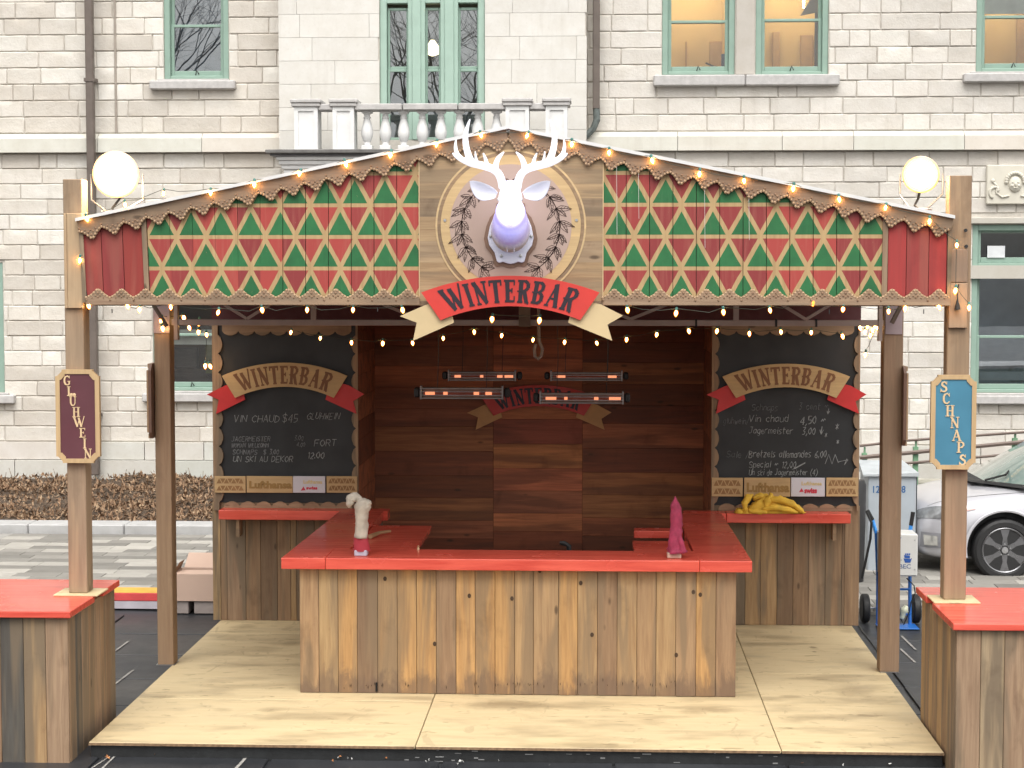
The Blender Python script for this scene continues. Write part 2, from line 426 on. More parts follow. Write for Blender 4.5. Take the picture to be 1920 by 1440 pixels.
# ------------------------------------------------------------------ lettering: strokes on a unit-height cell
LET = {
 'W': (1.12, [((.02,1,.36,0),.19),((.36,0,.60,.92),.08),((.52,.92,.80,0),.19),((.80,0,1.12,1.12),.08),((-.10,1,.20,1),.07),((.42,.95,.64,.95),.07)]),
 'I': (.34, [((.17,0,.17,1),.18),((0,1,.34,1),.07),((0,0,.34,0),.07)]),
 'N': (.80, [((.14,0,.14,1),.09),((.10,1,.68,0),.19),((.68,0,.68,1),.09),((0,1,.22,1),.07),((.02,0,.28,0),.07),((.54,1,.82,1),.07)]),
 'T': (.72, [((.36,0,.36,1),.19),((0,.98,.72,.98),.09),((.02,.98,.02,.78),.07),((.70,.98,.70,.78),.07),((.2,0,.52,0),.07)]),
 'E': (.64, [((.18,0,.18,1),.19),((0,.98,.60,.98),.08),((.18,.52,.48,.52),.08),((0,.02,.62,.02),.08),((.60,.98,.60,.78),.06),((.62,.02,.62,.24),.06),((.46,.62,.46,.42),.06)]),
 'R': (.74, [((.18,0,.18,1),.19),((0,.98,.42,.98),.08),((.42,.98,.60,.88),.12),((.60,.88,.62,.68),.16),((.62,.68,.44,.52),.12),((.18,.52,.44,.52),.08),((.40,.52,.62,.0),.18),((.62,0,.76,-.04),.08),((0,0,.34,0),.07),((-.02,.5,.18,.5),.05)]),
 'B': (.72, [((.18,0,.18,1),.19),((0,.98,.42,.98),.08),((.42,.98,.58,.88),.12),((.58,.88,.58,.66),.16),((.58,.66,.42,.52),.12),((.18,.52,.42,.52),.07),((.42,.52,.62,.40),.12),((.62,.40,.62,.14),.17),((.62,.14,.42,.02),.12),((0,.02,.42,.02),.08),((-.02,.5,.18,.5),.05)]),
 'A': (.86, [((.12,0,.42,1.02),.09),((.40,1.02,.74,0),.19),((.22,.34,.62,.34),.07),((0,0,.26,0),.07),((.60,0,.88,0),.07)]),
 'G': (.74, [((.66,.80,.46,.98),.10),((.46,.98,.22,.90),.13),((.22,.90,.12,.66),.17),((.12,.66,.12,.32),.18),((.12,.32,.24,.08),.17),((.24,.08,.46,.02),.11),((.46,.02,.64,.12),.12),((.64,.12,.64,.42),.15),((.46,.42,.74,.42),.07),((.66,1.0,.66,.74),.06)]),
 'L': (.62, [((.18,0,.18,1),.19),((0,.98,.36,.98),.08),((0,.02,.58,.02),.09),((.58,.02,.58,.26),.07)]),
 'U': (.76, [((.16,1,.16,.30),.19),((.16,.30,.28,.06),.15),((.28,.06,.50,.06),.11),((.50,.06,.64,.30),.10),((.64,.30,.64,1),.09),((0,1,.32,1),.07),((.52,1,.76,1),.07)]),
 'H': (.82, [((.18,0,.18,1),.18),((.64,0,.64,1),.18),((.18,.5,.64,.5),.08),((0,1,.36,1),.07),((0,0,.36,0),.07),((.46,1,.82,1),.07),((.46,0,.82,0),.07)]),
 'S': (.66, [((.58,.78,.42,.97),.11),((.42,.97,.20,.90),.14),((.20,.90,.14,.70),.17),((.14,.70,.32,.55),.19),((.32,.55,.54,.42),.19),((.54,.42,.58,.20),.17),((.58,.20,.42,.04),.14),((.42,.04,.18,.06),.12),((.18,.06,.06,.24),.10),((.60,1,.60,.72),.06),((.04,.30,.04,0),.06)]),
 'C': (.70, [((.64,.78,.46,.98),.10),((.46,.98,.22,.90),.13),((.22,.90,.12,.66),.17),((.12,.66,.12,.32),.18),((.12,.32,.24,.08),.17),((.24,.08,.46,.02),.12),((.46,.02,.66,.20),.10),((.64,1,.64,.70),.06)]),
 'P': (.70, [((.18,0,.18,1),.19),((0,.98,.42,.98),.08),((.42,.98,.60,.88),.13),((.60,.88,.62,.64),.17),((.62,.64,.44,.46),.13),((.18,.46,.44,.46),.08),((0,0,.38,0),.07)]),
}
def letter_mesh(ch, fn, y0, y1, bold=1.0):
    """strokes as solid bars; fn maps (x, z) in letter units to world X, Z"""
    mb = MB()
    for k, ((ax, az, bx, bz), wd) in enumerate(LET[ch][1]):
        d = Vector((bx - ax, bz - az)); L = d.length; d /= L; n = Vector((-d.y, d.x)) * wd * bold / 2
        a = Vector((ax, az)) - d * .015; b = Vector((bx, bz)) + d * .015
        q = [a + n, b + n, b - n, a - n]
        mb.prism([fn(p.x, p.y) for p in q][::-1], y0 - .0002 * k, y1)
    return mb
# thin chalk hand: polylines on a 4 x 6 grid (lower case x-height 4)
CH = {
 'A':'0,0 2,6 4,0;1,2 3,2','B':'0,0 0,6 3,5 3,4 0,3 4,2 3,0 0,0','C':'4,5 2,6 0,4 0,2 2,0 4,1','D':'0,0 0,6 3,5 4,3 3,1 0,0','E':'4,6 0,6 0,0 4,0;0,3 3,3','F':'4,6 0,6 0,0;0,3 3,3',
 'G':'4,5 2,6 0,4 0,2 2,0 4,1 4,3 2,3','H':'0,0 0,6;4,0 4,6;0,3 4,3','I':'1,0 1,6','J':'1,6 4,6;3,6 3,1 1,0 0,1','K':'0,0 0,6;4,6 0,3 4,0','L':'0,6 0,0 3,0','M':'0,0 0,6 2,3 4,6 4,0','N':'0,0 0,6 4,0 4,6',
 'O':'2,0 0,2 0,4 2,6 4,4 4,2 2,0','P':'0,0 0,6 3,6 4,4 3,3 0,3','R':'0,0 0,6 3,6 4,4 3,3 0,3;2,3 4,0','S':'4,5 2,6 0,5 1,3 3,3 4,1 2,0 0,1','T':'0,6 4,6;2,6 2,0','U':'0,6 0,1 2,0 4,1 4,6','V':'0,6 2,0 4,6','W':'0,6 1,0 2,4 3,0 4,6','Z':'0,6 4,6 0,0 4,0',
 'a':'3,3 2,4 0,3 0,1 1,0 3,1;3,4 3,0','b':'0,6 0,0 2,0 3,1 3,3 2,4 0,3','c':'3,3 2,4 0,3 0,1 2,0 3,1','d':'3,6 3,0 1,0 0,1 0,3 1,4 3,3','e':'0,2 3,2 3,3 2,4 0,3 0,1 2,0 3,1','f':'3,6 1,5 1,0;0,4 2,4','g':'3,3 2,4 0,3 0,1 2,0 3,1;3,4 3,-1 2,-2 0,-1','h':'0,6 0,0;0,3 2,4 3,3 3,0',
 'i':'1,4 1,0;1,5 1,6','k':'0,6 0,0;3,4 0,2 3,0','l':'1,6 1,0','m':'0,4 0,0;0,3 1,4 2,3 2,0;2,3 3,4 4,3 4,0','n':'0,4 0,0;0,3 2,4 3,3 3,0','o':'2,0 0,1 0,3 2,4 3,3 3,1 2,0','p':'0,4 0,-2;0,3 2,4 3,3 3,1 2,0 0,1','r':'0,4 0,0;0,3 2,4 3,4','s':'3,4 1,4 0,3 3,1 2,0 0,0',
 't':'1,6 1,1 2,0;0,4 3,4','u':'0,4 0,1 1,0 3,1;3,4 3,0','v':'0,4 2,0 3,4','w':'0,4 1,0 2,3 3,0 4,4','z':'0,4 3,4 0,0 3,0','0':'2,0 0,2 0,4 2,6 3,4 3,2 2,0','1':'0,5 1,6 1,0','2':'0,5 2,6 3,4 0,0 3,0','3':'0,6 3,6 1,3 3,2 2,0 0,0','4':'3,0 3,6 0,2 4,2','5':'3,6 0,6 0,3 3,3 3,1 1,0 0,0','6':'3,6 0,3 0,1 2,0 3,1 2,3 0,2','8':'2,3 0,4 2,6 3,5 2,3 0,1 2,0 3,1 2,3',
 '$':'4,5 2,6 0,5 1,3 3,3 4,1 2,0 0,1;2,7 2,-1','/':'0,-1 3,7','(':'2,7 0,4 0,2 2,-1',')':'0,7 2,4 2,2 0,-1',',':'1,1 0,-1','.':'0,0 0,1','-':'0,3 3,3','*':'0,1 4,5;0,5 4,1;2,0 2,6','~':'0,2 1,4 2,2 3,4 4,3','^':'0,4 2,0 4,4;2,0 2,7',
}
def chalk(mb, text, x, y, h, Y, k=1.0, wd=1.0, slant=.15, rnd=random.Random(3)):
    """handwriting at pixel height h, baseline pixel (x, y) on plane Y"""
    u = h / 6.0; cx = x
    for ch in text:
        if ch == ' ': cx += 3.2 * u * k; continue
        jy = rnd.uniform(-.5, .5) * u
        for pl in CH[ch].split(';'):
            pts = [tuple(map(float, q.split(','))) for q in pl.split()]
            P = []
            for a, b in pts:
                P.append(aty(cx + a * u * k * .8 + b * u * slant + rnd.uniform(-.12, .12) * u, y - b * u + jy + rnd.uniform(-.12, .12) * u, Y))
            for a, b in zip(P, P[1:]):
                d = Vector((b.x - a.x, b.z - a.z))
                if d.length < 1e-5: continue
                d.normalize(); ww = wd * rnd.uniform(.7, 1.2) * .0045 / 2; n = Vector((-d.y, d.x)) * ww
                mb.prism([(a.x + n.x, a.z + n.y), (a.x - n.x, a.z - n.y), (b.x - n.x, b.z - n.y), (b.x + n.x, b.z + n.y)], Y, Y + .002)
        cx += (max(float(q.split(',')[0]) for pl in CH[ch].split(';') for q in pl.split()) * .8 + 1.1) * u * k
def type_mesh(text, px0, py0, px1, py1, Y, d=.003, bold=0.012):
    """built-in sans type set into a pixel box on plane Y"""
    cu = bpy.data.curves.new('type', 'FONT'); cu.body = text; cu.offset = bold; cu.resolution_u = 3
    ob = bpy.data.objects.new('type', cu); COL.objects.link(ob)
    dg = bpy.context.evaluated_depsgraph_get(); me = bpy.data.meshes.new_from_object(ob.evaluated_get(dg))
    vs = [v.co.copy() for v in me.vertices]; fs = [tuple(p.vertices) for p in me.polygons]
    bpy.data.objects.remove(ob); bpy.data.curves.remove(cu); bpy.data.meshes.remove(me)
    x0 = min(v.x for v in vs); x1 = max(v.x for v in vs); y0 = min(v.y for v in vs); y1 = max(v.y for v in vs)
    A = aty(px0, py1, Y); B = aty(px1, py0, Y)
    f = lambda v: (A.x + (v.x - x0) / (x1 - x0) * (B.x - A.x), Y, A.z + (v.y - y0) / (y1 - y0) * (B.z - A.z))
    mb = MB(); mb.add([f(v) for v in vs], fs); n = len(vs)
    edges = {}
    for p in fs:
        for a, b in zip(p, p[1:] + p[:1]): edges[(a, b)] = 1
    mb2 = [(a, b) for (a, b) in edges if (b, a) not in edges]
    bk = [(x, y + d, z) for x, y, z in (f(v) for v in vs)]
    mb.add([f(v) for v in vs] + bk, [(a, a + n, b + n, b) for a, b in mb2])
    return mb

# ================================================================== GROUND
YPF, YPB = 11.88, 16.2           # platform front and back
PXL, PXR = -3.40, 2.30           # platform sides
ZP = .12
g = MB().add([(-150, -60, 0), (150, -60, 0), (150, 200, 0), (-150, 200, 0)], [(0, 1, 2, 3)]).build('ground', ASPH)
struct(g, 'dark damp asphalt ground around the stall')
# dark slabs, each with its own edges
slabroot = struct(bpy.data.objects.new('paved_yard', None), 'dark slab paving in front of and beside the stall'); COL.objects.link(slabroot); WLOC[slabroot.name] = Vector((0, 0, 0))
slab_me = None
SW, SL = 1.15, .9
for j in range(8):
    for i in range(10):
        x = -6.2 + i * SW + (j % 2) * .0; y = 10.2 + j * SL
        if y > 17.1: continue
        jx, jz = random.uniform(-.004, .004), random.uniform(-.002, .002)
        if slab_me is None:
            o = MB().box(-SW / 2 + .012, -SL / 2 + .012, 0, SW / 2 - .012, SL / 2 - .012, .016, .004).build('slab', ASPH, origin=(0, 0, 0)); slab_me = o.data
            bpy.data.objects.remove(o)
        inst('slab', slab_me, slabroot, (x + jx, y, jz))
# pale tape and joint lines on the yard
JOINT = plain('pale worn joint filler', (.30, .29, .27), .8, var=.5, nscale=30)
def groundline(pts, wd, z=.021):
    mb = MB()
    for (a, b), (c, d) in zip(pts, pts[1:]):
        A = atz(a, b, z); B = atz(c, d, z); t = (B - A); t.z = 0; t.normalize(); n = Vector((-t.y, t.x, 0)) * wd / 2
        mb.add([A + n, A - n, B - n, B + n], [(0, 1, 2, 3)])
    return mb
for pts, wd in (([(172, 1440), (206, 1418)], .012), ([(190, 1442), (219, 1414)], .014), ([(441, 1442), (466, 1415)], .022), ([(216, 1220), (241, 1202)], .02), ([(216, 1282), (250, 1256)], .02), ([(1690, 1192), (1717, 1218)], .02), ([(1688, 1216), (1716, 1242)], .02)):
    groundline(pts, wd).build('joint_line', JOINT, slabroot)

# pavers: pale and grey in staggered rows
pave = struct(bpy.data.objects.new('pavement', None), 'pale and grey concrete paver pavement before the stone building'); COL.objects.link(pave); WLOC[pave.name] = Vector((0, 0, 0))
YPV0, YPV1 = 17.35, 21.95
bed = MB().box(-14, YPV0, .0, 12, YPV1, .03).build('paving_bed', plain('sand joints', (.20, .19, .17), .95), pave)
pmesh = {}
def paver_mesh(L, W):
    if (L, W) not in pmesh:
        o = MB().box(0, 0, 0, L - .006, W - .006, .05, .004).build('paver', PAVER, origin=(0, 0, 0)); pmesh[L, W] = o.data; bpy.data.objects.remove(o)
    return pmesh[L, W]
cand = []
rr = random.Random(5); y = YPV0 + .005; row = 0
while y < YPV1 - .1:
    W = .24; x = -13.9 + rr.uniform(0, .4) + row * .13
    while x < 11.6:
        L = .48
        c = rr.random(); shade = .46 if c < .36 else (.30 if c < .7 else .235)
        shade *= rr.uniform(.90, 1.08) * .90
        vis = (-7.6 < x < -3.2 or 2.3 < x < 5.2)
        cand.append((not vis, y, x, L, W, (shade, shade * .955, shade * .87)))
        x += L
    y += W; row += 1
cand.sort(key=lambda c: (c[0], c[1]))
nfar = MB()
for k, (nv, y, x, L, W, col) in enumerate(cand):
    if k < 300: inst('paver', paver_mesh(L, W), pave, (x, y, .012 + rr.uniform(0, .003)), color=col)
    else: nfar.box(x, y, .012, x + L - .006, y + W - .006, .062)
o = nfar.build('far_pavers', PAVER, pave, color=(.34, .33, .31)); o['kind'] = 'stuff'
# kerb, in long stones
kerb = struct(bpy.data.objects.new('kerb', None), 'pale concrete kerb along the planting bed'); COL.objects.link(kerb); WLOC[kerb.name] = Vector((0, 0, 0))
x = -13.0
while x < 2:
    MB().box(x, YPV1 + .01, 0, x + 1.19, YPV1 + .42, .17, .012).build('kerb_stone', PAVER, kerb, color=(.44 * random.uniform(.95, 1.05),) * 3); x += 1.2
# planting bed, sloping up to the wall
YW = 26.0
mb = MB(); nx, ny = 120, 24
for j in range(ny + 1):
    for i in range(nx + 1):
        X = -14 + i * .14; Yv = YPV1 + .42 + j * (YW - .25 - YPV1 - .42) / ny; s_ = j / ny
        z = .10 + .22 * s_ ** .7 + .09 * noise.noise(Vector((X * 1.5, Yv * 1.5, 0))) + .05 * noise.noise(Vector((X * 5, Yv * 5, 3)))
        mb.v.append((X, Yv, max(.03, z)))
for j in range(ny):
    for i in range(nx):
        a = j * (nx + 1) + i; mb.f.append((a, a + 1, a + nx + 2, a + nx + 1)); mb.m.append(0)
o = mb.build('planting_bed', SOIL, smooth='full'); struct(o, 'brown mulch bed at the foot of the stone wall')
rr = random.Random(9); mb = MB()
for k in range(15000):
    X = rr.uniform(-9.6, -2.9); Yv = rr.uniform(YPV1 + .45, YW - .35); s_ = (Yv - YPV1 - .42) / (YW - .67 - YPV1)
    z = .12 + .22 * max(0, s_) ** .7 + .09 * noise.noise(Vector((X * 1.5, Yv * 1.5, 0))) + .05 * noise.noise(Vector((X * 5, Yv * 5, 3)))
    dens = noise.noise(Vector((X * .9, Yv * .9, 7)))
    if dens < -.25 and rr.random() < .7: continue
    L = rr.uniform(.03, .11); a = rr.uniform(0, 2 * pi); tl = rr.uniform(-.3, 1.3)
    d = Vector((cos(a) * cos(tl), sin(a) * cos(tl), sin(tl))) * L; n = Vector((-sin(a), cos(a), rr.uniform(-.5, .5))) * rr.uniform(.006, .022)
    p = Vector((X, Yv, z))
    mb.add([p - n * .4, p + d * .5 - n, p + d, p + d * .5 + n], [(0, 1, 2, 3)])
for k in range(70):      # upright dead stalks
    X = rr.uniform(-8.4, -3.6); Yv = rr.uniform(24.3, YW - .35); p = Vector((X, Yv, .28)); q = p + Vector((rr.uniform(-.08, .08), 0, rr.uniform(.08, .22)))
    mb.tube([p, q], [.006, .003], 3, False)
tag(mb.build('dead_leaves', LEAFM), 'brown dead plants and leaf litter covering the planting bed', None, kind='stuff')

# litter before the platform
rr = random.Random(2); mb = MB()
def litter(mb, px, py, n, spread, size):
    for k in range(n):
        p = atz(px + rr.gauss(0, spread), py + rr.gauss(0, 3.0), .025); a = rr.uniform(0, 6.28); s_ = size * rr.uniform(.5, 1.2)
        pts = [p + Vector((cos(a + t) * s_ * rr.uniform(.5, 1), sin(a + t) * s_ * rr.uniform(.5, 1), rr.uniform(0, .025))) for t in (0, 1.2, 2.4, 3.7, 5.0)]
        mb.add(pts, [(0, 1, 2, 3, 4)])
for a in ((432, 1414, 14, 9, .02), (347, 1411, 3, 3, .02), (289, 1411, 2, 2, .018), (204, 1420, 2, 2, .02), (685, 1417, 3, 4, .02), (1477, 1421, 4, 4, .045), (1500, 1427, 8, 8, .03), (1550, 1426, 14, 12, .03), (1735, 1429, 2, 3, .02), (640, 1424, 4, 14, .014), (720, 1420, 2, 6, .014)): litter(mb, *a)
tag(mb.build('leaf_litter', ORLEAF), 'orange dead leaves strewn along the front of the platform', None, kind='stuff')
mb = MB()
for a in ((655, 1424, 3, 10, .010), (860, 1434, 3, 4, .012), (800, 1432, 2, 4, .01), (1595, 1433, 4, 14, .012), (1640, 1431, 3, 4, .014), (1670, 1432, 3, 4, .013), (560, 1412, 3, 8, .009), (1000, 1430, 2, 60, .007)): litter(mb, *a)
tag(mb.build('paper_litter', WHITEP), 'small white paper scraps littered on the dark paving', None, kind='stuff')

# ================================================================== STONE BUILDING
bld = thing('stone_building', 'pale grey hewn stone building with green sash windows behind the stall', 'building', (-1, YW, 0))
YB = 25.6     # projecting centre bay face
def rect(x0, y0, x1, y1, Y):
    a = aty(x0, (y0 + y1) / 2, Y); b = aty(x1, (y0 + y1) / 2, Y); c = aty((x0 + x1) / 2, y1, Y); d = aty((x0 + x1) / 2, y0, Y)
    return a.x, c.z, b.x, d.z
WIN = {  # pixel boxes of openings on the wing plane
    'ul': rect(305, -230, 427, 148, YW), 'p1': rect(1242, -230, 1379, 140, YW), 'p2': rect(1418, -230, 1555, 140, YW),
    'ur': rect(1833, -230, 1975, 134, YW), 'll': rect(-120, 492, 6, 736, YW), 'lm': rect(286, 505, 430, 733, YW),
    'lr': rect(1822, 421, 2010, 737, YW),
}
CWIN = rect(711, -200, 909, 262, YB)
ZTOP = 9.5
def panel_with_holes(mb, X0, X1, Z0, Z1, holes, y0, y1):
    xs = sorted({X0, X1, *[h[0] for h in holes], *[h[2] for h in holes]}); zs = sorted({Z0, Z1, *[h[1] for h in holes], *[h[3] for h in holes]})
    xs = [x for x in xs if X0 <= x <= X1]; zs = [z for z in zs if Z0 <= z <= Z1]
    for a, b in zip(xs, xs[1:]):
        run = None
        for c, d in zip(zs, zs[1:]):
            inside = any(h[0] - 1e-6 <= a and b <= h[2] + 1e-6 and h[1] - 1e-6 <= c and d <= h[3] + 1e-6 for h in holes)
            if inside:
                if run: mb.box(a, y0, run[0], b, y1, run[1]); run = None
            else: run = (run[0], d) if run else (c, d)
        if run: mb.box(a, y0, run[0], b, y1, run[1])
mb = MB(); panel_with_holes(mb, -13, 10, 0, ZTOP, list(WIN.values()) + [CWIN], YW + .026, YW + .3)
mb.build('wall', MORTAR, bld)
bayX0 = aty(523, 200, YB).x; bayX1 = aty(1100, 200, YB).x
mb = MB(); panel_with_holes(mb, bayX0 + .01, bayX1 - .01, 4.95, ZTOP, [CWIN], YB + .02, YW + .06)
mb.build('bay_wall', MORTAR, bld)

# stones: unit meshes scaled to size
umesh = []
for k in range(6):
    rr = random.Random(k + 40); bm = MB(); b = .03
    n = 5
    vs = []; fs = []
    # front face grid with uneven relief, chamfered rim
    xs = [0, .02] + [i / n for i in range(1, n)] + [.98, 1]; zs = [0, .05, .35, .65, .95, 1]
    for j, z in enumerate(zs):
        for i, x in enumerate(xs):
            rim = i in (0, len(xs) - 1) or j in (0, len(zs) - 1)
            vs.append((x + (rr.uniform(-.006, .006) if rim else 0), .14 if rim else rr.uniform(0, .09), z + (rr.uniform(-.02, .02) if rim else 0)))
    NX = len(xs)
    for j in range(len(zs) - 1):
        for i in range(NX - 1): a = j * NX + i; fs.append((a, a + 1, a + NX + 1, a + NX))
    m0 = len(vs); corners = [0, NX - 1, len(zs) * NX - 1, (len(zs) - 1) * NX]
    edge = list(range(NX)) + [j * NX + NX - 1 for j in range(1, len(zs))] + [(len(zs) - 1) * NX + i for i in range(NX - 2, -1, -1)] + [j * NX for j in range(len(zs) - 2, 0, -1)]
    for e in edge: vs.append((vs[e][0], 1.0, vs[e][2]))
    for a in range(len(edge)):
        b2 = (a + 1) % len(edge); fs.append((edge[b2], edge[a], m0 + a, m0 + b2))
    bm.add(vs, fs); o = bm.build('stone', STONE, smooth=True, origin=(0, 0, 0)); umesh.append(o.data); bpy.data.objects.remove(o)
smooth_me = MB().box(0, 0, 0, 1, 1, 1, .012).build('stone', STONE_S, origin=(0, 0, 0)); sm = smooth_me.data; bpy.data.objects.remove(smooth_me)

def stone_col(side, rr):
    t = rr.random()
    if side == 'L': base = (.68, .645, .59) if t < .5 else ((.61, .57, .515) if t < .8 else (.74, .715, .665))
    else: base = (.68, .65, .605) if t < .55 else ((.63, .60, .555) if t < .8 else (.72, .695, .645))
    k = rr.uniform(.92, 1.05); return tuple(c * k for c in base)
band0, band1 = rect(200, 251, 300, 286, YW)[1], rect(200, 251, 300, 286, YW)[3]
plinth = aty(200, 828, YW).z
stones = []
rr = random.Random(11)
SILLS = []
def courses(z0, z1, n):
    return [z0 + (z1 - z0) * i / n for i in range(n + 1)]
zb = courses(plinth, band0 - .01, 19) ; za = courses(band1 + .01, ZTOP, 18)
for zs_ in (zb, za):
    for a, b in zip(zs_, zs_[1:]):
        x = -12.9 + rr.uniform(-.3, 0)
        while x < 9.9:
            L = rr.choice((.28, .4, .5, .55, .62, .7, .85)) * rr.uniform(.92, 1.08)
            segs = [(x, min(x + L, 9.9))]
            for h in WIN.values():
                if h[1] < b - .02 and h[3] > a + .02:
                    ns = []
                    for s0, s1 in segs:
                        if s1 <= h[0] or s0 >= h[2]: ns.append((s0, s1)); continue
                        if s0 < h[0]: ns.append((s0, h[0]))
                        if s1 > h[2]: ns.append((h[2], s1))
                    segs = ns
            if a > 4.95: segs = [(s0, s1) for s0, s1 in [(max(s0, -99), s1) for s0, s1 in segs] if not (s0 >= bayX0 - .05 and s1 <= bayX1 + .05)]
            out = []
            for s0, s1 in segs:
                if a > 4.95 and s0 < bayX0 < s1: s1 = bayX0
                if a > 4.95 and s0 < bayX1 < s1: s0 = bayX1
                if s1 - s0 > .05: out.append((s0, s1))
            stones += [(s0, s1, a, b) for s0, s1 in out]
            x += L
def visible(s):
    X = (s[0] + s[1]) / 2; Z = (s[2] + s[3]) / 2
    if not (-8.7 < X < 6.1 and .9 < Z < 7.2): return False
    u = 1117 + X * 131
    vv = 512 - (Z - 3.27) * 131
    if 410 < u < 1600 and vv > 400: return False
    if 540 < u < 1130: return False
    return True
stones.sort(key=lambda s: (not visible(s), -(s[1] - s[0]) * (s[3] - s[2])))
mbrest = MB()
for k, (x0, x1, z0, z1) in enumerate(stones):
    side = 'L' if x0 < -1 else 'R'; g_ = .0045
    if k < 300:
        me = umesh[rr.randrange(6)]
        inst('stone', me, bld, (x0 + g_, YW + rr.uniform(-.004, .006), z0 + g_), color=stone_col(side, rr), scale=(x1 - x0 - 2 * g_, .1, z1 - z0 - 2 * g_))
    else: mbrest.box(x0 + g_, YW + rr.uniform(0.0, .018), z0 + g_, x1 - g_, YW + .1, z1 - g_, .012)
o = mbrest.build('remaining_stones', STONE, bld, color=(.68, .65, .60)); o['kind'] = 'stuff'
# lower plinth: long blocks
x = -12.5
while x < 9.5:
    L = rr.uniform(.8, 1.3)
    inst('plinth_stone', sm, bld, (x, YW - .06, .28), color=(.58 * rr.uniform(.95, 1.04), .565, .525), scale=(L - .012, .14, (plinth - .28) * .52 - .01))
    inst('plinth_stone', sm, bld, (x - .4, YW - .03, .28 + (plinth - .28) * .52), color=(.62 * rr.uniform(.96, 1.04), .60, .56), scale=(L - .012, .11, (plinth - .28) * .48 - .008))
    x += L
MB().box(-13, YW - .12, 0, 10, YW + .08, .275).build('footing', plain('damp stained footing', (.22, .205, .185), .95, var=.35, nscale=3, bmp=.4), bld)
# string course
x = -12.8
while x < 9.6:
    L = rr.choice((1.5, 1.1, 2.0)) * rr.uniform(.9, 1.1)
    if not (x > bayX0 - .2 and x + L < bayX1 + .2):
        x1 = x + L
        if x < bayX0 < x1: x1 = bayX0
        x0_ = x
        if x < bayX1 < x1: x0_ = bayX1
        mbb = MB().prism([(0, 0), (0, 0)], 0, 0) if False else MB()
        z0, z1 = band0, band1
        mbb.add([(x0_ + .004, YW - .10, z0), (x1 - .004, YW - .10, z0), (x1 - .004, YW - .10, z1 - .07), (x0_ + .004, YW - .10, z1 - .07), (x0_ + .004, YW - .02, z1), (x1 - .004, YW - .02, z1), (x0_ + .004, YW + .1, z0), (x1 - .004, YW + .1, z0), (x0_ + .004, YW + .1, z1), (x1 - .004, YW + .1, z1)],
                [(0, 1, 2, 3), (3, 2, 5, 4), (4, 5, 9, 8), (0, 6, 7, 1), (0, 3, 4, 8, 6), (1, 7, 9, 5, 2)])
        mbb.build('string_course_stone', STONE_S, bld, color=(.66 * rr.uniform(.96, 1.04), .64, .58))
    x += L
# centre bay: smooth ashlar
bz = courses(4.95, ZTOP, 14)
for a, b in zip(bz, bz[1:]):
    x = bayX0 - rr.uniform(0, .6)
    while x < bayX1:
        L = rr.uniform(.7, 1.3); s0, s1 = max(x, bayX0), min(x + L, bayX1); x += L
        parts = [(s0, s1)]
        if CWIN[1] < b - .02 and CWIN[3] > a:
            parts = [(p, q) for p, q in ((s0, min(s1, CWIN[0])), (max(s0, CWIN[2]), s1)) if q - p > .03]
        for p, q in parts:
            k = rr.uniform(.96, 1.03); inst('ashlar_block', sm, bld, (p + .002, YB, a + .002), color=(.68 * k, .665 * k, .63 * k), scale=(q - p - .004, .1, b - a - .004))
# dark corner groove on the left wing and drain pipes
gx = aty(217, 120, YW).x
MB().box(gx - .02, YW - .012, band1 + .01, gx + .012, YW + .02, ZTOP).build('corner_joint', plain('dark joint filler', (.32, .28, .24), .9), bld)  # narrow strip along the corner in a darker brown
px_ = aty(173, 400, YW - .15).x
mb = MB().box(px_ - .055, YW - .22, .35, px_ + .055, YW - .11, ZTOP, .012)
for z in (1.2, 3.9, 6.0): mb.box(px_ - .075, YW - .23, z, px_ + .075, YW - .02, z + .05)
mb.build('downpipe', PIPE_B, bld)
px_ = aty(1118, 100, YB - .12).x; ze = aty(1118, 200, YB - .12).z
mb = MB().box(px_ - .05, YW - .2, ze, px_ + .05, YW - .1, ZTOP, .01); mb.build('downpipe', PIPE_B, bld)
P = [aty(u, v, YW - .15) for u, v in ((1118, 197), (1119, 225), (1112, 242), (1100, 253), (1088, 262))]
MB().tube(P, [.05, .05, .045, .05, .05], 8).build('drain_elbow', plain('weathered rubber hose', (.12, .14, .135), .7, var=.3, nscale=20), bld)
P = [aty(u, v, YW - .15) for u, v in ((1105, 262), (1107, 380), (1107, 470))]

ROOM_WARM = plain('lit interior wall paint', (.60, .44, .20), .8, var=.12, nscale=1.2)
ROOM_SKYTINT = plain('sky tinted interior', (.36, .42, .48), .8, var=.4, nscale=1.5)  # blue-grey wall colour stands in for sky reflected in the panes
ROOM_MID = plain('brown interior', (.14, .09, .05), .8, var=.5, nscale=2)
LAMP_W = emit('fluorescent tube', (1, .86, .62), 34)
GLASSW = glass('window glass', (.97, .97, .95), .07, 0, .01)
GLASSR = glass('reflecting window glass', (.85, .91, .95), .20, 0, .01)
def room(h, mat, depth=1.6, lit=False, y=YW):
    x0, z0, x1, z1 = h; m = .35
    mb = MB(); a, b, c, d = x0 - m, z0 - m, x1 + m, z1 + m; y0, y1 = y + .31, y + .31 + depth
    mb.add([(a, y0, b), (c, y0, b), (c, y0, d), (a, y0, d), (a, y1, b), (c, y1, b), (c, y1, d), (a, y1, d)], [(4, 5, 6, 7), (0, 4, 7, 3), (1, 2, 6, 5), (0, 1, 5, 4), (3, 7, 6, 2)])
    r = mb.build('room', mat, bld)
    return r
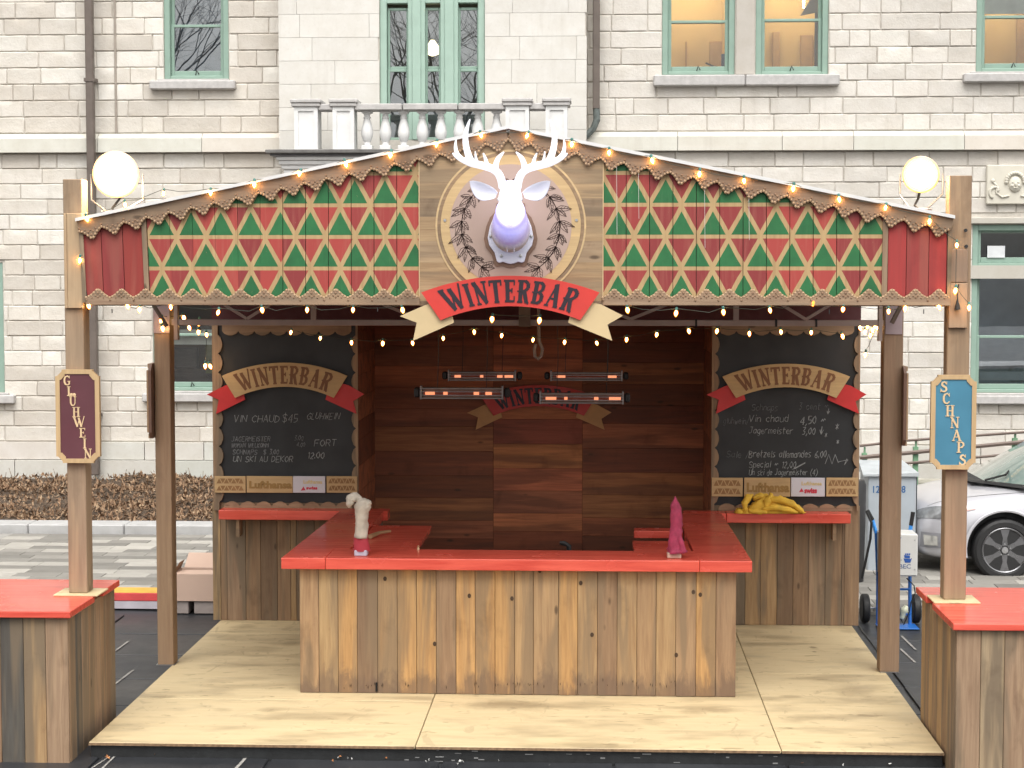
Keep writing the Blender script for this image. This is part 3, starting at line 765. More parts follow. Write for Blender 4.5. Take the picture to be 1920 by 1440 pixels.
def sash_window(h, Y, glassm, mid=None, sill=None, wood_m=GREEN_F, latch=True):
    x0, z0, x1, z1 = h; fr = .085; sh = .05
    wr = MB().box(x0, Y + .04, z0, x0 + fr, Y + .2, z1, .008).box(x1 - fr, Y + .04, z0, x1, Y + .2, z1, .008).box(x0 + fr, Y + .04, z1 - fr, x1 - fr, Y + .2, z1, .008).box(x0 + fr, Y + .04, z0, x1 - fr, Y + .2, z0 + .05, .008).build('window', wood_m, bld)
    a, b, c, d = x0 + fr, z0 + .05, x1 - fr, z1 - fr
    if mid is None: mid = (b + d) / 2
    for lo, hi, yy in ((b, mid + .02, Y + .10), (mid - .02, d, Y + .145)):
        sb = MB().box(a, yy, lo, a + sh, yy + .04, hi, .006).box(c - sh, yy, lo, c, yy + .04, hi, .006).box(a + sh, yy, hi - sh * .8, c - sh, yy + .04, hi, .006).box(a + sh, yy, lo, c - sh, yy + .04, lo + sh * (1.5 if lo == b else .8), .006)
        sb.build('sash', wood_m, wr)
        MB().box(a + sh - .01, yy + .016, lo + .03, c - sh + .01, yy + .022, hi - .03).build('pane', glassm, wr)
    if latch:
        xm = (a + c) / 2
        MB().tube([(xm - .02, Y + .06, b + .01), (xm, Y + .03, b + .075), (xm + .03, Y + .05, b + .02)], .009, 6).build('latch', DARKM, wr)
    if sill:
        s0, s1 = sill
        MB().box(s0, Y - .11, z0 - .155, s1, Y + .06, z0 - .03, .015).box(s0 + .1, Y - .03, z0 - .03, s1 - .1, Y + .12, z0 - .002, .006).build('window_sill', CAPSTONE if sill else STONE_S, wr, color=(.5, .5, .5))
    return wr
zm = aty(365, 47, YW).z
for key, gm, mid, sp, rm in (('ul', GLASSR, zm, (283, 443), ROOM_SKYTINT), ('p1', GLASSW, aty(1300, 39, YW).z, None, ROOM_WARM), ('p2', GLASSW, aty(1480, 36, YW).z, None, ROOM_WARM), ('ur', GLASSW, aty(1880, 30, YW).z, (1805, 2010), ROOM_WARM), ('ll', GLASSR, None, (-150, 20), ROOM_SKYTINT), ('lm', GLASSW, aty(365, 628, YW).z, (262, 450), ROOM_MID)):
    h = WIN[key]; sl_ = (aty(sp[0], 150, YW).x, aty(sp[1], 150, YW).x) if sp else None
    sash_window(h, YW, gm, mid, sl_); room(h, rm)
# pier and long two-piece sill between the paired windows
pr = rect(1379, -230, 1418, 140, YW)
MB().box(pr[0] + .01, YW - .01, pr[1], pr[2] - .01, YW + .07, ZTOP - .5, .01).build('window_pier', STONE_S, bld, color=(.50, .47, .43))
for a, b in ((1225, 1396), (1397, 1573)):
    X0, X1 = aty(a, 150, YW).x, aty(b, 150, YW).x; z0 = WIN['p1'][1]
    MB().box(X0, YW - .11, z0 - .165, X1, YW + .06, z0 - .012, .015).build('window_sill', CAPSTONE, bld)
# room furniture seen through the right windows, and their lamps
for key, u, v in (('p1', 1352, 122), ('p2', 1512, 0)):
    pass
for u, v, dz in ((1300, -40, 0), (1490, -60, 0), (1880, -60, 0)):
    p = aty(u, v, YW + 1.2)
    MB().tube([p + Vector((-.5, 0, 0)), p + Vector((.5, 0, 0))], .03, 8).build('ceiling_tube_lamp', LAMP_W, bld)
p = aty(1507, 8, YW + .9); MB().tube([p + Vector((0, 0, .5)), p + Vector((0, 0, -.05))], .012, 6).build('light_tube', LAMP_W, bld)
q = rect(1527, 0, 1545, 128, YW + .8); MB().box(q[0], YW + .75, q[1], q[2] + .2, YW + .8, q[3] + .6).build('room_shelf', plain('grey shelf', (.16, .16, .17), .6), bld)
q = [aty(u, v, YW + .7) for u, v in ((1500, 30), (1524, -8), (1552, -20), (1552, 8), (1530, 24))]
MB().prism([(a.x, a.z) for a in q][::-1], YW + .68, YW + .7).build('room_duct', plain('grey duct', (.2, .2, .2), .5), bld)
for a, b, c, d in ((1285, 78, 1288, 128), (1330, 78, 1361, 128), (1448, 60, 1462, 128), (1500, 66, 1524, 128), (1905, 20, 1925, 128)):
    q = rect(a, b, c, d, YW + 1.85); MB().box(q[0], YW + 1.80, q[1], q[2], YW + 1.87, q[3], .01).build('room_cupboard', plain('tan cupboard', (.42, .27, .115), .7), bld)
q = aty(1356, 112, YW + .6); MB().box(q.x - .03, YW + .55, q.z - .1, q.x + .03, YW + .6, q.z + .08, .01).build('blue_folder', plain('blue folder', (.05, .09, .22), .5), bld)
q = aty(1332, 122, YW + .6); MB().tube([q + Vector((-.07, 0, .03)), q, q + Vector((.08, 0, -.03))], .012, 6).build('telephone_handset', DARKM, bld)
q = rect(1700, -200, 2020, 26, YW + .25); MB().box(WIN['ur'][0] + .14, YW + .24, aty(1880, 26, YW + .24).z, WIN['ur'][2] - .14, YW + .25, WIN['ur'][3]).build('roller_blind', plain('pale roller blind', (.5, .58, .56), .8), bld)
# desk inside lower mid window
q = aty(360, 690, YW + .8); MB().box(q.x - .5, YW + .6, q.z - .5, q.x + .5, YW + 1.2, q.z - .0).box(q.x - .25, YW + .7, q.z, q.x + .1, YW + .8, q.z + .3).build('desk', plain('dark desk', (.05, .03, .025), .5), bld)
q = rect(386, 640, 402, 700, YW + .3); MB().box(q[0], YW + .28, q[1], q[2] + .2, YW + .3, q[3]).build('curtain', plain('olive curtain', (.12, .12, .05), .9), bld)
q = rect(290, 618, 425, 646, YW + .26); MB().box(q[0], YW + .26, q[1], q[2], YW + .27, q[3]).build('roller_blind', plain('white blind', (.6, .64, .62), .8), bld)

# right lower window: transom, stone lintel between, big sash
x0, z0, x1, z1 = WIN['lr']; zt0 = aty(1870, 499, YW).z; zt1 = aty(1870, 521, YW).z
MB().box(x0 - .2, YW - .03, zt0, x1 + .1, YW + .12, zt1, .01).build('window_lintel', STONE_S, bld, color=(.5, .48, .43))
MB().box(x0 - .22, YW - .05, z1 + .01, x1 + .2, YW + .07, z1 + .1, .01).build('window_lintel', STONE_S, bld, color=(.5, .48, .43))
sash_window((x0, zt0 - .001, x1, z1), YW, GLASSW, z1 - .09, None, latch=False)
hw = (x0, z0, x1, zt1)
wlr = sash_window((x0, z0, x1, zt0 - .005), YW, GLASSR, aty(1870, 632, YW).z, (aty(1797, 745, YW).x, x1 + .2), latch=False); room(WIN['lr'], ROOM_SKYTINT)
q = rect(1851, 461, 1884, 483, YW + .09)
MB().box(q[0], YW + .08, q[1], q[2], YW + .085, q[3]).build('paper_notice', plain('white notice paper', (.62, .64, .66), .8), bld)
# things on the inner ledge of the lower right window
q = aty(1905, 700, YW + .5)
MB().lathe((q.x, YW + .5, q.z - .12), [(.09, 0), (.1, .02), (.1, .2), (.085, .22)], 14, 'z').build('grey_cylinder', plain('grey tin', (.2, .22, .24), .5), bld, smooth=True)
q = rect(1832, 696, 1990, 712, YW + .5); MB().box(q[0], YW + .35, q[1], q[2], YW + .6, q[3]).build('inner_ledge', plain('white ledge', (.6, .6, .6), .6), bld)

# centre tripartite window
x0, z0, x1, z1 = CWIN; WC = MB().box(x0, YB + .05, z0, x0 + .1, YB + .2, z1, .01).box(x1 - .1, YB + .05, z0, x1, YB + .2, z1, .01).box(x0 + .1, YB + .05, aty(810, 5, YB).z, x1 - .1, YB + .2, z1, .01).build('window', GREEN_D, bld)
cols = [(725, 765), (796, 826), (858, 898)]; zr = aty(810, 128, YB).z
edges_ = [713 + 13] + [e for c in cols for e in c] + [895]
for a, b in ((765, 796), (826, 858)):
    X0, X1 = aty(a, 60, YB).x, aty(b, 60, YB).x
    MB().box(X0 - .005, YB + .03, z0, X1 + .005, YB + .18, z1 - .05, .008).box(X0 + .055, YB + .005, z0, X1 - .055, YB + .03, z1 - .05, .008).build('mullion', GREEN_D, WC)
for a, b in cols:
    X0, X1 = aty(a, 60, YB).x, aty(b, 60, YB).x
    for lo, hi, yy in ((z0, zr, YB + .09), (zr, aty(810, 12, YB).z, YB + .12)):
        MB().box(X0, yy, lo, X0 + .035, yy + .04, hi, .006).box(X1 - .035, yy, lo, X1, yy + .04, hi, .006).box(X0 + .035, yy, hi - .04, X1 - .035, yy + .04, hi, .006).box(X0 + .035, yy, lo, X1 - .035, yy + .04, lo + .04, .006).build('sash', GREEN_F, WC)
        MB().box(X0 + .03, yy + .015, lo + .03, X1 - .03, yy + .02, hi - .03).build('pane', GLASSR, WC)
room(CWIN, ROOM_SKYTINT, 1.3, y=YB + .1)
q = aty(811, 92, YB + .95)
MB().lathe((q.x, q.y, q.z - .07), [(.02, -.03), (.10, .0), (.12, .07), (.06, .15), (.03, .2)], 14).build('pendant_lamp', emit('warm glass shade', (1, .78, .42), 3.2), bld, smooth=True)

# balcony on the porch roof: balustrade with piers
YBA = 24.7
bal = thing('balcony', 'white stone balustrade balcony over the porch below the green windows', 'balcony', (aty(810, 280, YBA).x, YBA, aty(810, 280, YBA).z))
zc = aty(810, 280, YBA).z
for a, b in ((552, 596), (624, 664), (948, 992), (1023, 1064)):
    X0, X1 = aty(a, 240, YBA).x, aty(b, 240, YBA).x; zt = aty(700, 200, YBA).z; z_b = aty(700, 281, YBA).z
    m = .055
    pb = MB().box(X0, YBA, z_b, X1, YBA + .34, zt, .008)
    # raised border round a sunk panel
    pb.box(X0, YBA - .02, z_b, X0 + m, YBA - .001, zt).box(X1 - m, YBA - .02, z_b, X1, YBA - .001, zt).box(X0 + m, YBA - .02, zt - m, X1 - m, YBA - .001, zt).box(X0 + m, YBA - .02, z_b, X1 - m, YBA - .001, z_b + m)
    pier = pb.build('pier', WHITE_STONE, bal)
    MB().box(X0 - .035, YBA - .05, zt + .001, X1 + .035, YBA + .38, zt + .05, .01).box(X0 - .05, YBA - .065, zt + .051, X1 + .05, YBA + .4, zt + .105, .012).build('pier_cap', CAPSTONE, pier)
zr0, zr1 = aty(800, 206, YBA).z, aty(800, 194, YBA).z
for a, b in ((596, 624), (664, 754), (755, 858), (859, 948), (992, 1023)):
    X0, X1 = aty(a, 200, YBA).x, aty(b, 200, YBA).x
    MB().box(X0 + .004, YBA - .02, zr0, X1 - .004, YBA + .3, zr1, .01).build('top_rail', CAPSTONE, bal)
prof = [(.072, 0), (.072, .07), (.045, .075), (.042, .12), (.06, .15), (.078, .22), (.082, .28), (.07, .36), (.05, .44), (.042, .48), (.05, .485), (.05, .51), (.04, .515), (.042, .55), (.068, .565), (.068, .60)]
hz = zr0 - zc; bme = None
for k, u in enumerate((686, 720.5, 755, 790, 825, 860, 895, 930)):
    p = aty(u, 240, YBA)
    if bme is None:
        mb = MB()
        mb.lathe((0, 0, 0), [(r, h * hz / .60) for r, h in prof[1:-1]], 18)
        mb.box(-.075, -.075, 0, .075, .075, .07 * hz / .6, .006).box(-.07, -.07, .565 * hz / .6, .07, .07, hz - .001, .006)
        o = mb.build('baluster', WHITE_STONE, smooth=True, origin=(0, 0, 0)); bme = o.data; bpy.data.objects.remove(o)
    inst('baluster', bme, bal, (p.x, YBA + .14, zc))
X0, X1 = aty(500, 290, YBA).x, aty(1080, 290, YBA).x
MB().box(X0, YBA - .12, zc - .055, X1, YB - .01, zc - .002, .01).build('porch_slab', plain('dark grey porch slab', (.14, .135, .13), .85, var=.3, nscale=8), bal)
MB().box(X0 + .05, YBA - .05, zc - .085, X1 - .05, YW - .1, zc - .056, .01).build('gutter_band', plain('grey lead flashing', (.16, .16, .17), .6, var=.2), bal)
en = MB()
for k, (dz, e) in enumerate(((.18, .03), (.24, .0), (.31, -.04), (.40, -.07), (.8, -.09))):
    pass
for (za_, zb_, e) in ((.086, .14, .0), (.141, .20, -.03), (.201, .26, -.06), (.261, .9, -.09)):
    en.box(X0 + .13 - e, YBA - .0 - e, zc - zb_, X1 - .13 + e, YW - .14, zc - za_, .008)
en.build('entablature', WHITE_STONE, bal)
cx0 = X0 + .3
for xx in (cx0, X1 - .4):
    MB().box(xx, YBA + .25, .0, xx + .36, YBA + .6, zc - .91, .01).build('porch_column', WHITE_STONE, bal)
# carved face plaque
q = rect(1850, 309, 1960, 383, YW - .06)
pl = MB().box(q[0], YW - .07, q[1], q[2], YW - .001, q[3], .012).build('carved_plaque', plain('cream carved stone', (.60, .57, .49), .8, var=.06), bld)
cx, cz = aty(1901, 346, YW).x, aty(1901, 346, YW).z
fb = MB().ball((cx, YW - .07, cz), .095, .05, .115, 16, 10).ball((cx, YW - .12, cz - .005), .016, .02, .03)
for sx in (-1, 1): fb.ball((cx + sx * .036, YW - .115, cz + .025), .016, .01, .009).ball((cx + sx * .045, YW - .105, cz - .02), .025, .02, .022)
fb.tube([(cx - .03, YW - .115, cz - .048), (cx, YW - .122, cz - .054), (cx + .03, YW - .115, cz - .048)], .007, 6)
for k in range(13):
    a = pi * (k / 12) ; fb.ball((cx + .125 * cos(a), YW - .08, cz + .03 + .13 * sin(a)), .028, .03, .028, 8, 6)
for sx in (-1, 1):
    pts = [(cx + sx * (.25 - .13 * t * cos(t * 4.2)), YW - .075, cz - .09 + .12 * t * sin(t * 4.2)) for t in [i / 14 for i in range(15)]]
    fb.tube(pts, .02, 6); fb.ball((cx + sx * .31, YW - .075, cz + .05), .03, .02, .03)
    fb.tube([(cx + sx * .31, YW - .072, cz + .04), (cx + sx * .25, YW - .075, cz - .02), (cx + sx * .26, YW - .075, cz - .12), (cx + sx * .18, YW - .075, cz - .18), (cx + sx * .08, YW - .075, cz - .16)], .016, 6)
fb.build('carved_face', plain('cream relief stone', (.60, .57, .49), .8, var=.06), pl, smooth='full')

# ramp railing at right
rail = thing('ramp_railing', 'thin brown handrails on pale green posts climbing beside the wall', 'railing', (4, 25, 0))
mb = MB(); YR = 24.6
for (u0, v0, u1, v1, r) in ((1612, 836, 1700, 826, .02), (1700, 826, 2060, 800, .02), (1612, 858, 2060, 815, .03), (1612, 876, 2060, 838, .02)):
    mb.tube([aty(u0, v0, YR), aty(u1, v1, YR)], r, 6)
mb.build('handrail', plain('brown handrail', (.16, .12, .10), .5), rail)
for u, v in ((1621, 838), (1717, 826), (1903, 810), (1990, 803)):
    p = aty(u, v, YR + .05); MB().box(p.x - .035, YR + .02, .0, p.x + .035, YR + .08, p.z - .08, .005).box(p.x - .012, YR + .02, p.z - .08, p.x + .012, YR + .05, p.z).build('railing_post', plain('green railing post', (.17, .33, .2), .6), rail)
MB().box(2.9, YR + .15, 0, 9, YR + .5, aty(1800, 905, YR).z, .02).build('ramp_wall', STONE_S, rail, color=(.5, .48, .42))
# ================================================================== PLATFORM
plat = thing('wooden_platform', 'pale worn plywood platform floor under the red bar', 'platform', ((PXL + PXR) / 2, YPF, 0))
xa, xb = -1.195, 1.235
seams = [(PXL, xa), (xa, xb), (xb, PXR)]
SK = plain('black skirt board', (.012, .013, .014), .6, var=.4, nscale=14, bmp=.2)
rows = {0: [11.88, 13.15, 15.6, YPB], 1: [11.88, 14.4, YPB], 2: [11.88, 14.21, YPB]}
for c, (a, b) in enumerate(seams):
    ys = rows[c]
    for y0, y1 in zip(ys, ys[1:]):
        dz = random.uniform(0, .002)
        la = a + (.0 if c else -.02 * (y0 - YPF) / 4.3); 
        MB().box(a + .003, y0 + .003, ZP - .02 + dz, b - .003, y1 - .003, ZP + dz, .003).build('plywood_sheet', PLY, plat)
EDG = plain('rough plywood edge', (.22, .14, .08), .9, var=.4, nscale=30)
MB().box(PXL + .01, YPF + .02, 0, PXR - .01, YPF + .06, ZP - .021).box(PXL + .01, YPF + .06, 0, PXL + .05, YPB, ZP - .021).box(PXR - .05, YPF + .06, 0, PXR - .01, YPB, ZP - .021).build('skirt_board', SK, plat)
MB().box(PXL + .002, YPF - .003, ZP - .019, xa - .01, YPF + .0025, ZP - .003).box(xa + .004, YPF - .003, ZP - .019, xb - .01, YPF + .0025, ZP - .003).box(xb + .004, YPF - .003, ZP - .019, PXR - .002, YPF + .0025, ZP - .003).build('edge_band', EDG, plat)
SCUFF = plain('pale scuffs', (.2, .2, .2), .9)
rr = random.Random(31); mb = MB()
for k in range(22):
    x = rr.uniform(-1.3, 1.2); z = rr.uniform(.01, .09); L = rr.uniform(.01, .06)
    mb.box(x, YPF + .017, z, x + L, YPF + .0199, z + rr.uniform(.003, .009))
mb.build('skirt_scuffs', SCUFF, plat)['kind'] = 'stuff'

# ================================================================== planked boxes
BR = (.33, .215, .125); OR = (.54, .325, .135); TN = (.46, .305, .155); GY = (.24, .185, .125); DB = (.25, .165, .10); LT = (.50, .345, .175); PK = (.38, .26, .165)
def planks_front(parent, us, v0, v1, Y, cols, mat=WZ, th=.022, zrange=None, name='plank'):
    rr = random.Random(len(us))
    for (a, b), c in zip(zip(us, us[1:]), cols):
        p0, p1 = aty(a, (v0 + v1) / 2, Y), aty(b, (v0 + v1) / 2, Y)
        z0, z1 = zrange or (aty(a, v1, Y).z, aty(a, v0, Y).z)
        k = rr.uniform(.93, 1.07); j = rr.uniform(0, .004)
        MB().box(p0.x + .0012, Y - j, z0, p1.x - .0012, Y + th, z1 + rr.uniform(-.004, .0), .0025).build(name, mat, parent, color=tuple(q * k for q in c))

# bar: front 1
ZC0, ZC1 = 1.07, 1.155
bar = thing('bar_counter', 'U-shaped bar faced with reclaimed upright planks under a glossy red countertop', 'bar', (-.58, 13.38, ZP))
us = [562, 598, 634, 670, 708, 745, 781, 818, 855, 891, 928, 965, 1000, 1047, 1083, 1120, 1157, 1194, 1230, 1267, 1305, 1342, 1380]
cols = [(.42, .275, .15), LT, OR, DB, TN, OR, OR, BR, OR, OR, OR, TN, (.42, .28, .15), OR, TN, BR, TN, (.40, .26, .14), TN, (.38, .25, .14), OR, BR]
YBF = 13.38
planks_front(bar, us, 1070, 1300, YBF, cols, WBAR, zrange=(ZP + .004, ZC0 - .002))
X0, X1 = aty(562, 1200, YBF).x, aty(1380, 1200, YBF).x
# side faces
for X, s in ((X0, 1), (X1, -1)):
    y = YBF + .024; k = 0
    while y < 15.9:
        y2 = min(y + .15, 15.95); xx = sorted((X + s * .0, X + s * .022))
        MB().box(xx[0], y + .001, ZP + .004, xx[1], y2 - .001, ZC0 - .003, .002).build('plank', WZ, bar, color=(BR, PK, DB, TN, GY)[k % 5]); y = y2; k += 1
# dark slot low in the front
q = aty(706, 1288, YBF); MB().box(q.x - .007, YBF - .006, q.z - .035, q.x + .007, YBF - .004, q.z + .035).build('board_gap', plain('black gap', (.003, .003, .003), 1), bar)
# split knots / nail marks along the foot
rr = random.Random(77); mb = MB()
for k in range(44):
    u = rr.uniform(640, 1300); v = 1283 + rr.gauss(0, 3.5); p = aty(u, v, YBF); h_ = rr.uniform(.006, .02)
    mb.prism([(p.x - .003, p.z), (p.x, p.z - h_), (p.x + .003, p.z), (p.x, p.z + h_)], YBF - .0052, YBF - .004)
for u, v in ((1089, 1093), (1012, 1070), (722, 1085), (880, 1117), (960, 1122), (1110, 1190), (1268, 1228), (1313, 1115), (815, 1207), (1300, 1110)):
    p = aty(u, v, YBF); mb.ball((p.x, YBF - .004, p.z), .014, .0015, .018, 10, 4)
mb.build('knot_marks', plain('dark knots', (.06, .035, .02), .9), bar)
CL, CR = -2.335, 1.155; CF = 13.30; CIY = 13.76
def slab(parent, pts, name='countertop', z0=ZC0, z1=ZC1, mat=RED):
    mb = MB().prismz(pts, z0, z1); o = mb.build(name, mat, parent)
    m = o.modifiers.new('bevel', 'BEVEL'); m.width = .006; m.segments = 2; m.limit_method = 'ANGLE'; m.angle_limit = R(40)
    return o
j1 = aty(610, 1055, CF).x; j2 = aty(1312, 1055, CF).x
slab(bar, [(CL, CF), (j1 - .002, CF), (j1 - .002, CIY), (-1.88, CIY), (-1.88, 15.96), (CL + .06, 15.96)])
slab(bar, [(j1, CF), (j2 - .002, CF), (j2 - .002, CIY), (j1, CIY)])
slab(bar, [(j2, CF), (CR, CF), (CR - .04, 15.96), (j2 - .05, 15.96), (j2 - .02, CIY)])
slab(bar, [(-1.876, CIY + .004), (-1.38, CIY + .004), (-1.38, 15.15), (-1.876, 15.15)], 'counter_flap', ZC0 + .03, ZC1 - .012)
slab(bar, [(.30, CIY + .004), (j2 - .03, CIY + .004), (j2 - .035, 14.38), (.295, 14.38)], 'counter_flap', ZC0 + .03, ZC1 - .014)
slab(bar, [(.32, 14.93), (j2 - .045, 14.93), (j2 - .05, 15.12), (.325, 15.12)], 'counter_flap', ZC0 + .01, ZC1 - .014)
MB().box(.30, 14.4, ZC0 - .22, j2 - .05, 14.93, ZC0 - .18).build('under_shelf', WX, bar, color=(.26, .2, .15))
# bar inner supports
MB().box(-1.9, CIY - .04, ZP, .8, CIY - .01, ZC0 - .002).build('inner_board', WX, bar, color=(.2, .13, .09))
for x0 in (-1.9, .82): MB().box(x0, CIY, ZP, x0 + .02, 15.9, ZC0 - .002).build('inner_board', WX, bar, color=(.2, .13, .09))

# back shelves
YBD = 16.18     # front face of the board walls
def shelf(u0, u1, label, group, extra=None):
    a, b = aty(u0, 970, 15.97).x, aty(u1, 970, 15.97).x
    t = thing('back_shelf', label, 'shelf', ((a + b) / 2, 16.1, ZC0), group)
    if extra:
        c = aty(extra, 970, 15.97).x
        slab(t, [(a, 15.965), (c - .003, 15.965), (c - .003, YBD - .03), (a, YBD - .03)], 'shelf_board'); slab(t, [(c + .001, 15.965), (b, 15.965), (b, YBD - .03), (c + .001, YBD - .03)], 'shelf_board')
    else: slab(t, [(a, 15.965), (b, 15.965), (b, YBD - .03), (a, YBD - .03)], 'shelf_board')
    for x in (a + .15, b - .15): MB().box(x, 16.0, ZC0 - .16, x + .03, YBD - .03, ZC0 - .001).build('bracket', WX, t, color=BR)
    return t
shelf(410, 727, 'red shelf below the chalkboard beside the cream wrapped tap', 'red shelves under the chalkboards')
shelf(1282, 1595, 'red shelf below the chalkboard carrying the yellow cloth', 'red shelves under the chalkboards', 1362)

# ================================================================== BACK WALLS OF THE STALL
wallt = thing('stall_back_wall', 'dark stained board back wall behind the bar with plank wings either side', 'wall', (-.58, 17.5, ZP))
XL0, XL1 = aty(399, 800, YBD).x, aty(672, 800, YBD).x
XR0, XR1 = aty(1334, 800, YBD).x, aty(1612, 800, YBD).x
ZWT = aty(600, 607, YBD).z
planks_front(wallt, [399, 414, 426, 461, 489, 520, 545, 556, 590, 625, 650, 672], 980, 1162, YBD, [LT, BR, PK, BR, DB, BR, TN, DB, BR, GY, BR], zrange=(ZP + .002, 1.2))
planks_front(wallt, [1334, 1362, 1397, 1426, 1457, 1487, 1516, 1547, 1578, 1583, 1611], 980, 1172, YBD, [BR, GY, TN, TN, DB, BR, PK, BR, DB, BR], zrange=(ZP + .002, 1.2))
for a, b in ((XL0, XL1), (XR0, XR1)):
    MB().box(a + .01, YBD + .025, ZP, b - .01, YBD + .045, ZWT - .01).build('backing_panel', WX, wallt, color=(.25, .17, .11))
# alcove
YA = 17.45; AX0, AX1 = XL1 - .005, XR0 + .005
zs_ = [ZP]; 
while zs_[-1] < 3.0: zs_.append(zs_[-1] + random.Random(int(zs_[-1] * 100)).uniform(.17, .24))
s1, s2 = aty(925, 900, YA).x, aty(1092, 900, YA).x
rr = random.Random(8)
IC = [(.55, .195, .092), (.41, .142, .070), (.60, .225, .108), (.31, .105, .053), (.49, .175, .083)]
for a, b, m_ in ((AX0 - .25, s1, .9), (s1, s2, 1.25), (s2, AX1 + .25, .9)):
    off = rr.uniform(0, .1)
    zz = [ZP] + [z + off for z in zs_[1:]]
    for z0, z1 in zip(zz, zz[1:]):
        c = rr.choice(IC)
        MB().box(a + .001, YA - rr.uniform(0, .002), z0, b - .001, YA + .02, z1 - .0015, .0015).build('board', WINT, wallt, color=tuple(q * m_ * rr.uniform(.9, 1.1) for q in c))
MB().box(AX0 - .3, YA + .022, ZP, AX1 + .3, YA + .04, 3.3).box(AX0 - .05, YBD + .05, ZP, AX0 - .022, YA - .003, 3.0).box(AX1 + .022, YBD + .05, ZP, AX1 + .05, YA - .003, 3.0).build('backing_panel', WINT, wallt, color=(.06, .03, .02))  # unseen backing added to stop light leaking between the alcove boards
for X, s in ((AX0, -1), (AX1, 1)):
    for z0, z1 in zip(zs_, zs_[1:]):
        xx = sorted((X, X + s * .02))
        MB().box(xx[0], YBD + .05, z0, xx[1], YA - .003, z1 - .002, .001).build('board', WINT, wallt, color=rr.choice(IC))
    MB().box(min(X, X + s * .05) - .0, YBD - .0 + .001, ZP, max(X, X + s * .05), YBD + .049, 3.0, .003).build('corner_stud', WINT, wallt, color=(.24, .09, .055))
MB().box(AX0 - .3, YBD + .06, 3.01, AX1 + .3, YA + .05, 3.04).build('alcove_roof', WINT, wallt, color=(.1, .04, .03))  # unseen roof put over the alcove to keep it shaded
MB().box(XL0, YBD, ZWT + .002, XR1, YBD + .03, 3.36).build('header_cloth', FAB, wallt)

# chalkboards ------------------------------------------------------
FRAMEC = (.40, .27, .165)
def lobes(n, depth, lean=0):
    """convex scallops along unit length: list of (t, d)"""
    out = []
    for k in range(n):
        for j in range(9):
            a = j / 8; d = sin(pi * a) ** .55
            if j in (2, 6): d *= .93
            out.append(((k + a) / n, depth * (.12 + .88 * d)))
    return out
def chalkboard(name, label, u0, u1, bu0, bu1, vt, vb):
    """outer wood pixels u0..u1, black between bu0..bu1, rows vt (top of the black) .. vb"""
    X0, X1 = aty(u0, 780, YBD).x, aty(u1, 780, YBD).x; B0, B1 = aty(bu0, 780, YBD).x, aty(bu1, 780, YBD).x
    ZT, ZB = aty((u0 + u1) / 2, 607, YBD).z, aty((u0 + u1) / 2, 957, YBD).z
    zt, zb = aty((u0 + u1) / 2, vt, YBD).z, aty((u0 + u1) / 2, vb, YBD).z
    t = thing('chalkboard', label, 'chalkboard', ((X0 + X1) / 2, YBD, ZB), 'scalloped chalkboard menus')
    MB().box(X0 + .01, YBD - .004, 1.2, X1 - .01, YBD + .024, ZT - .01).build('black_board', BLACKBOARD, t)
    d = .045
    n = 9; L = zt - zb
    pl = [(X0, zb - .1)] ; prof = lobes(n, d)
    for side in (0, 1):
        pts = [(B0 - d * .2 + dd - d * .8, zb + tt * L) if side == 0 else (B1 + d * .2 - dd + d * .8, zb + tt * L) for tt, dd in prof]
        outer = X0 if side == 0 else X1
        poly = [(outer, ZB)] + [(pts[0][0], ZB)] + pts + [(pts[-1][0], ZT), (outer, ZT)]
        if side == 1: poly = poly[::-1]
        MB().prism(poly[::-1], YBD - .030, YBD - .005).build('scalloped_frame', WZ, t, color=FRAMEC)
    a, b = B0 - .0, B1 + .0; nn = 8; prof = lobes(nn, d)
    for side in (0, 1):
        base = zt if side else zb
        pts = [(a + tt * (b - a), base - dd + d * .9 if side else base + dd - d * .9) for tt, dd in prof]
        poly = [(a, ZT if side else ZB - .0)] + pts + [(b, ZT if side else ZB)]
        if side == 0: poly = poly[::-1]
        MB().prism(poly[::-1] if side else poly[::-1], YBD - .026, YBD - .0045).build('scalloped_frame', WX, t, color=FRAMEC)
    return t
boardL = chalkboard('l', 'scalloped chalkboard menu listing vin chaud 45 above the shelf with no cloth', 400, 672, 419, 660, 628, 941)
boardR = chalkboard('r', 'scalloped chalkboard menu listing vin chaud 4,50 above the yellow cloth', 1334, 1611, 1348, 1599, 628, 945)
YT = YBD - .0075
mb = MB()
chalk(mb, 'VIN CHAUD', 438, 792, 13, YT, 1.15); chalk(mb, '$45', 529, 792, 15, YT, 1.0); chalk(mb, 'GLUHWEIN', 575, 786, 12, YT, 1.0, slant=.3)
chalk(mb, 'UN SKI AU DEKOR', 437, 866, 11, YT, 1.05); chalk(mb, '12.00', 577, 860, 12, YT, 1.2, 1.4); chalk(mb, 'FORT', 589, 837, 12, YT, 1.25, 1.3)
mb.build('chalk_writing', CHALK, boardL)['kind'] = 'stuff'
mb = MB()
chalk(mb, 'JAGERMEISTER', 434, 828, 9, YT, 1.0, 1.3); chalk(mb, '3.00', 552, 826, 9, YT); chalk(mb, 'WOMAN WILLKOMM', 434, 839, 8, YT, .95, 1.6); chalk(mb, '4.00', 556, 838, 8, YT); chalk(mb, 'SCHNAPS  $ 3.00', 436, 852, 9, YT, 1.05, 1.5)
mb.build('faded_chalk_writing', plain('faint chalk', (.16, .165, .17), .95, var=.5, nscale=30), boardL)['kind'] = 'stuff'
mb = MB()
chalk(mb, 'Vin chaud', 1404, 791, 13, YT, 1.15); chalk(mb, '4,50 ~', 1500, 796, 15, YT, .95, 1.2); chalk(mb, 'Jagermeister', 1404, 813, 12, YT, 1.0); chalk(mb, '3,00 ^', 1504, 815, 13, YT, .95, 1.2)
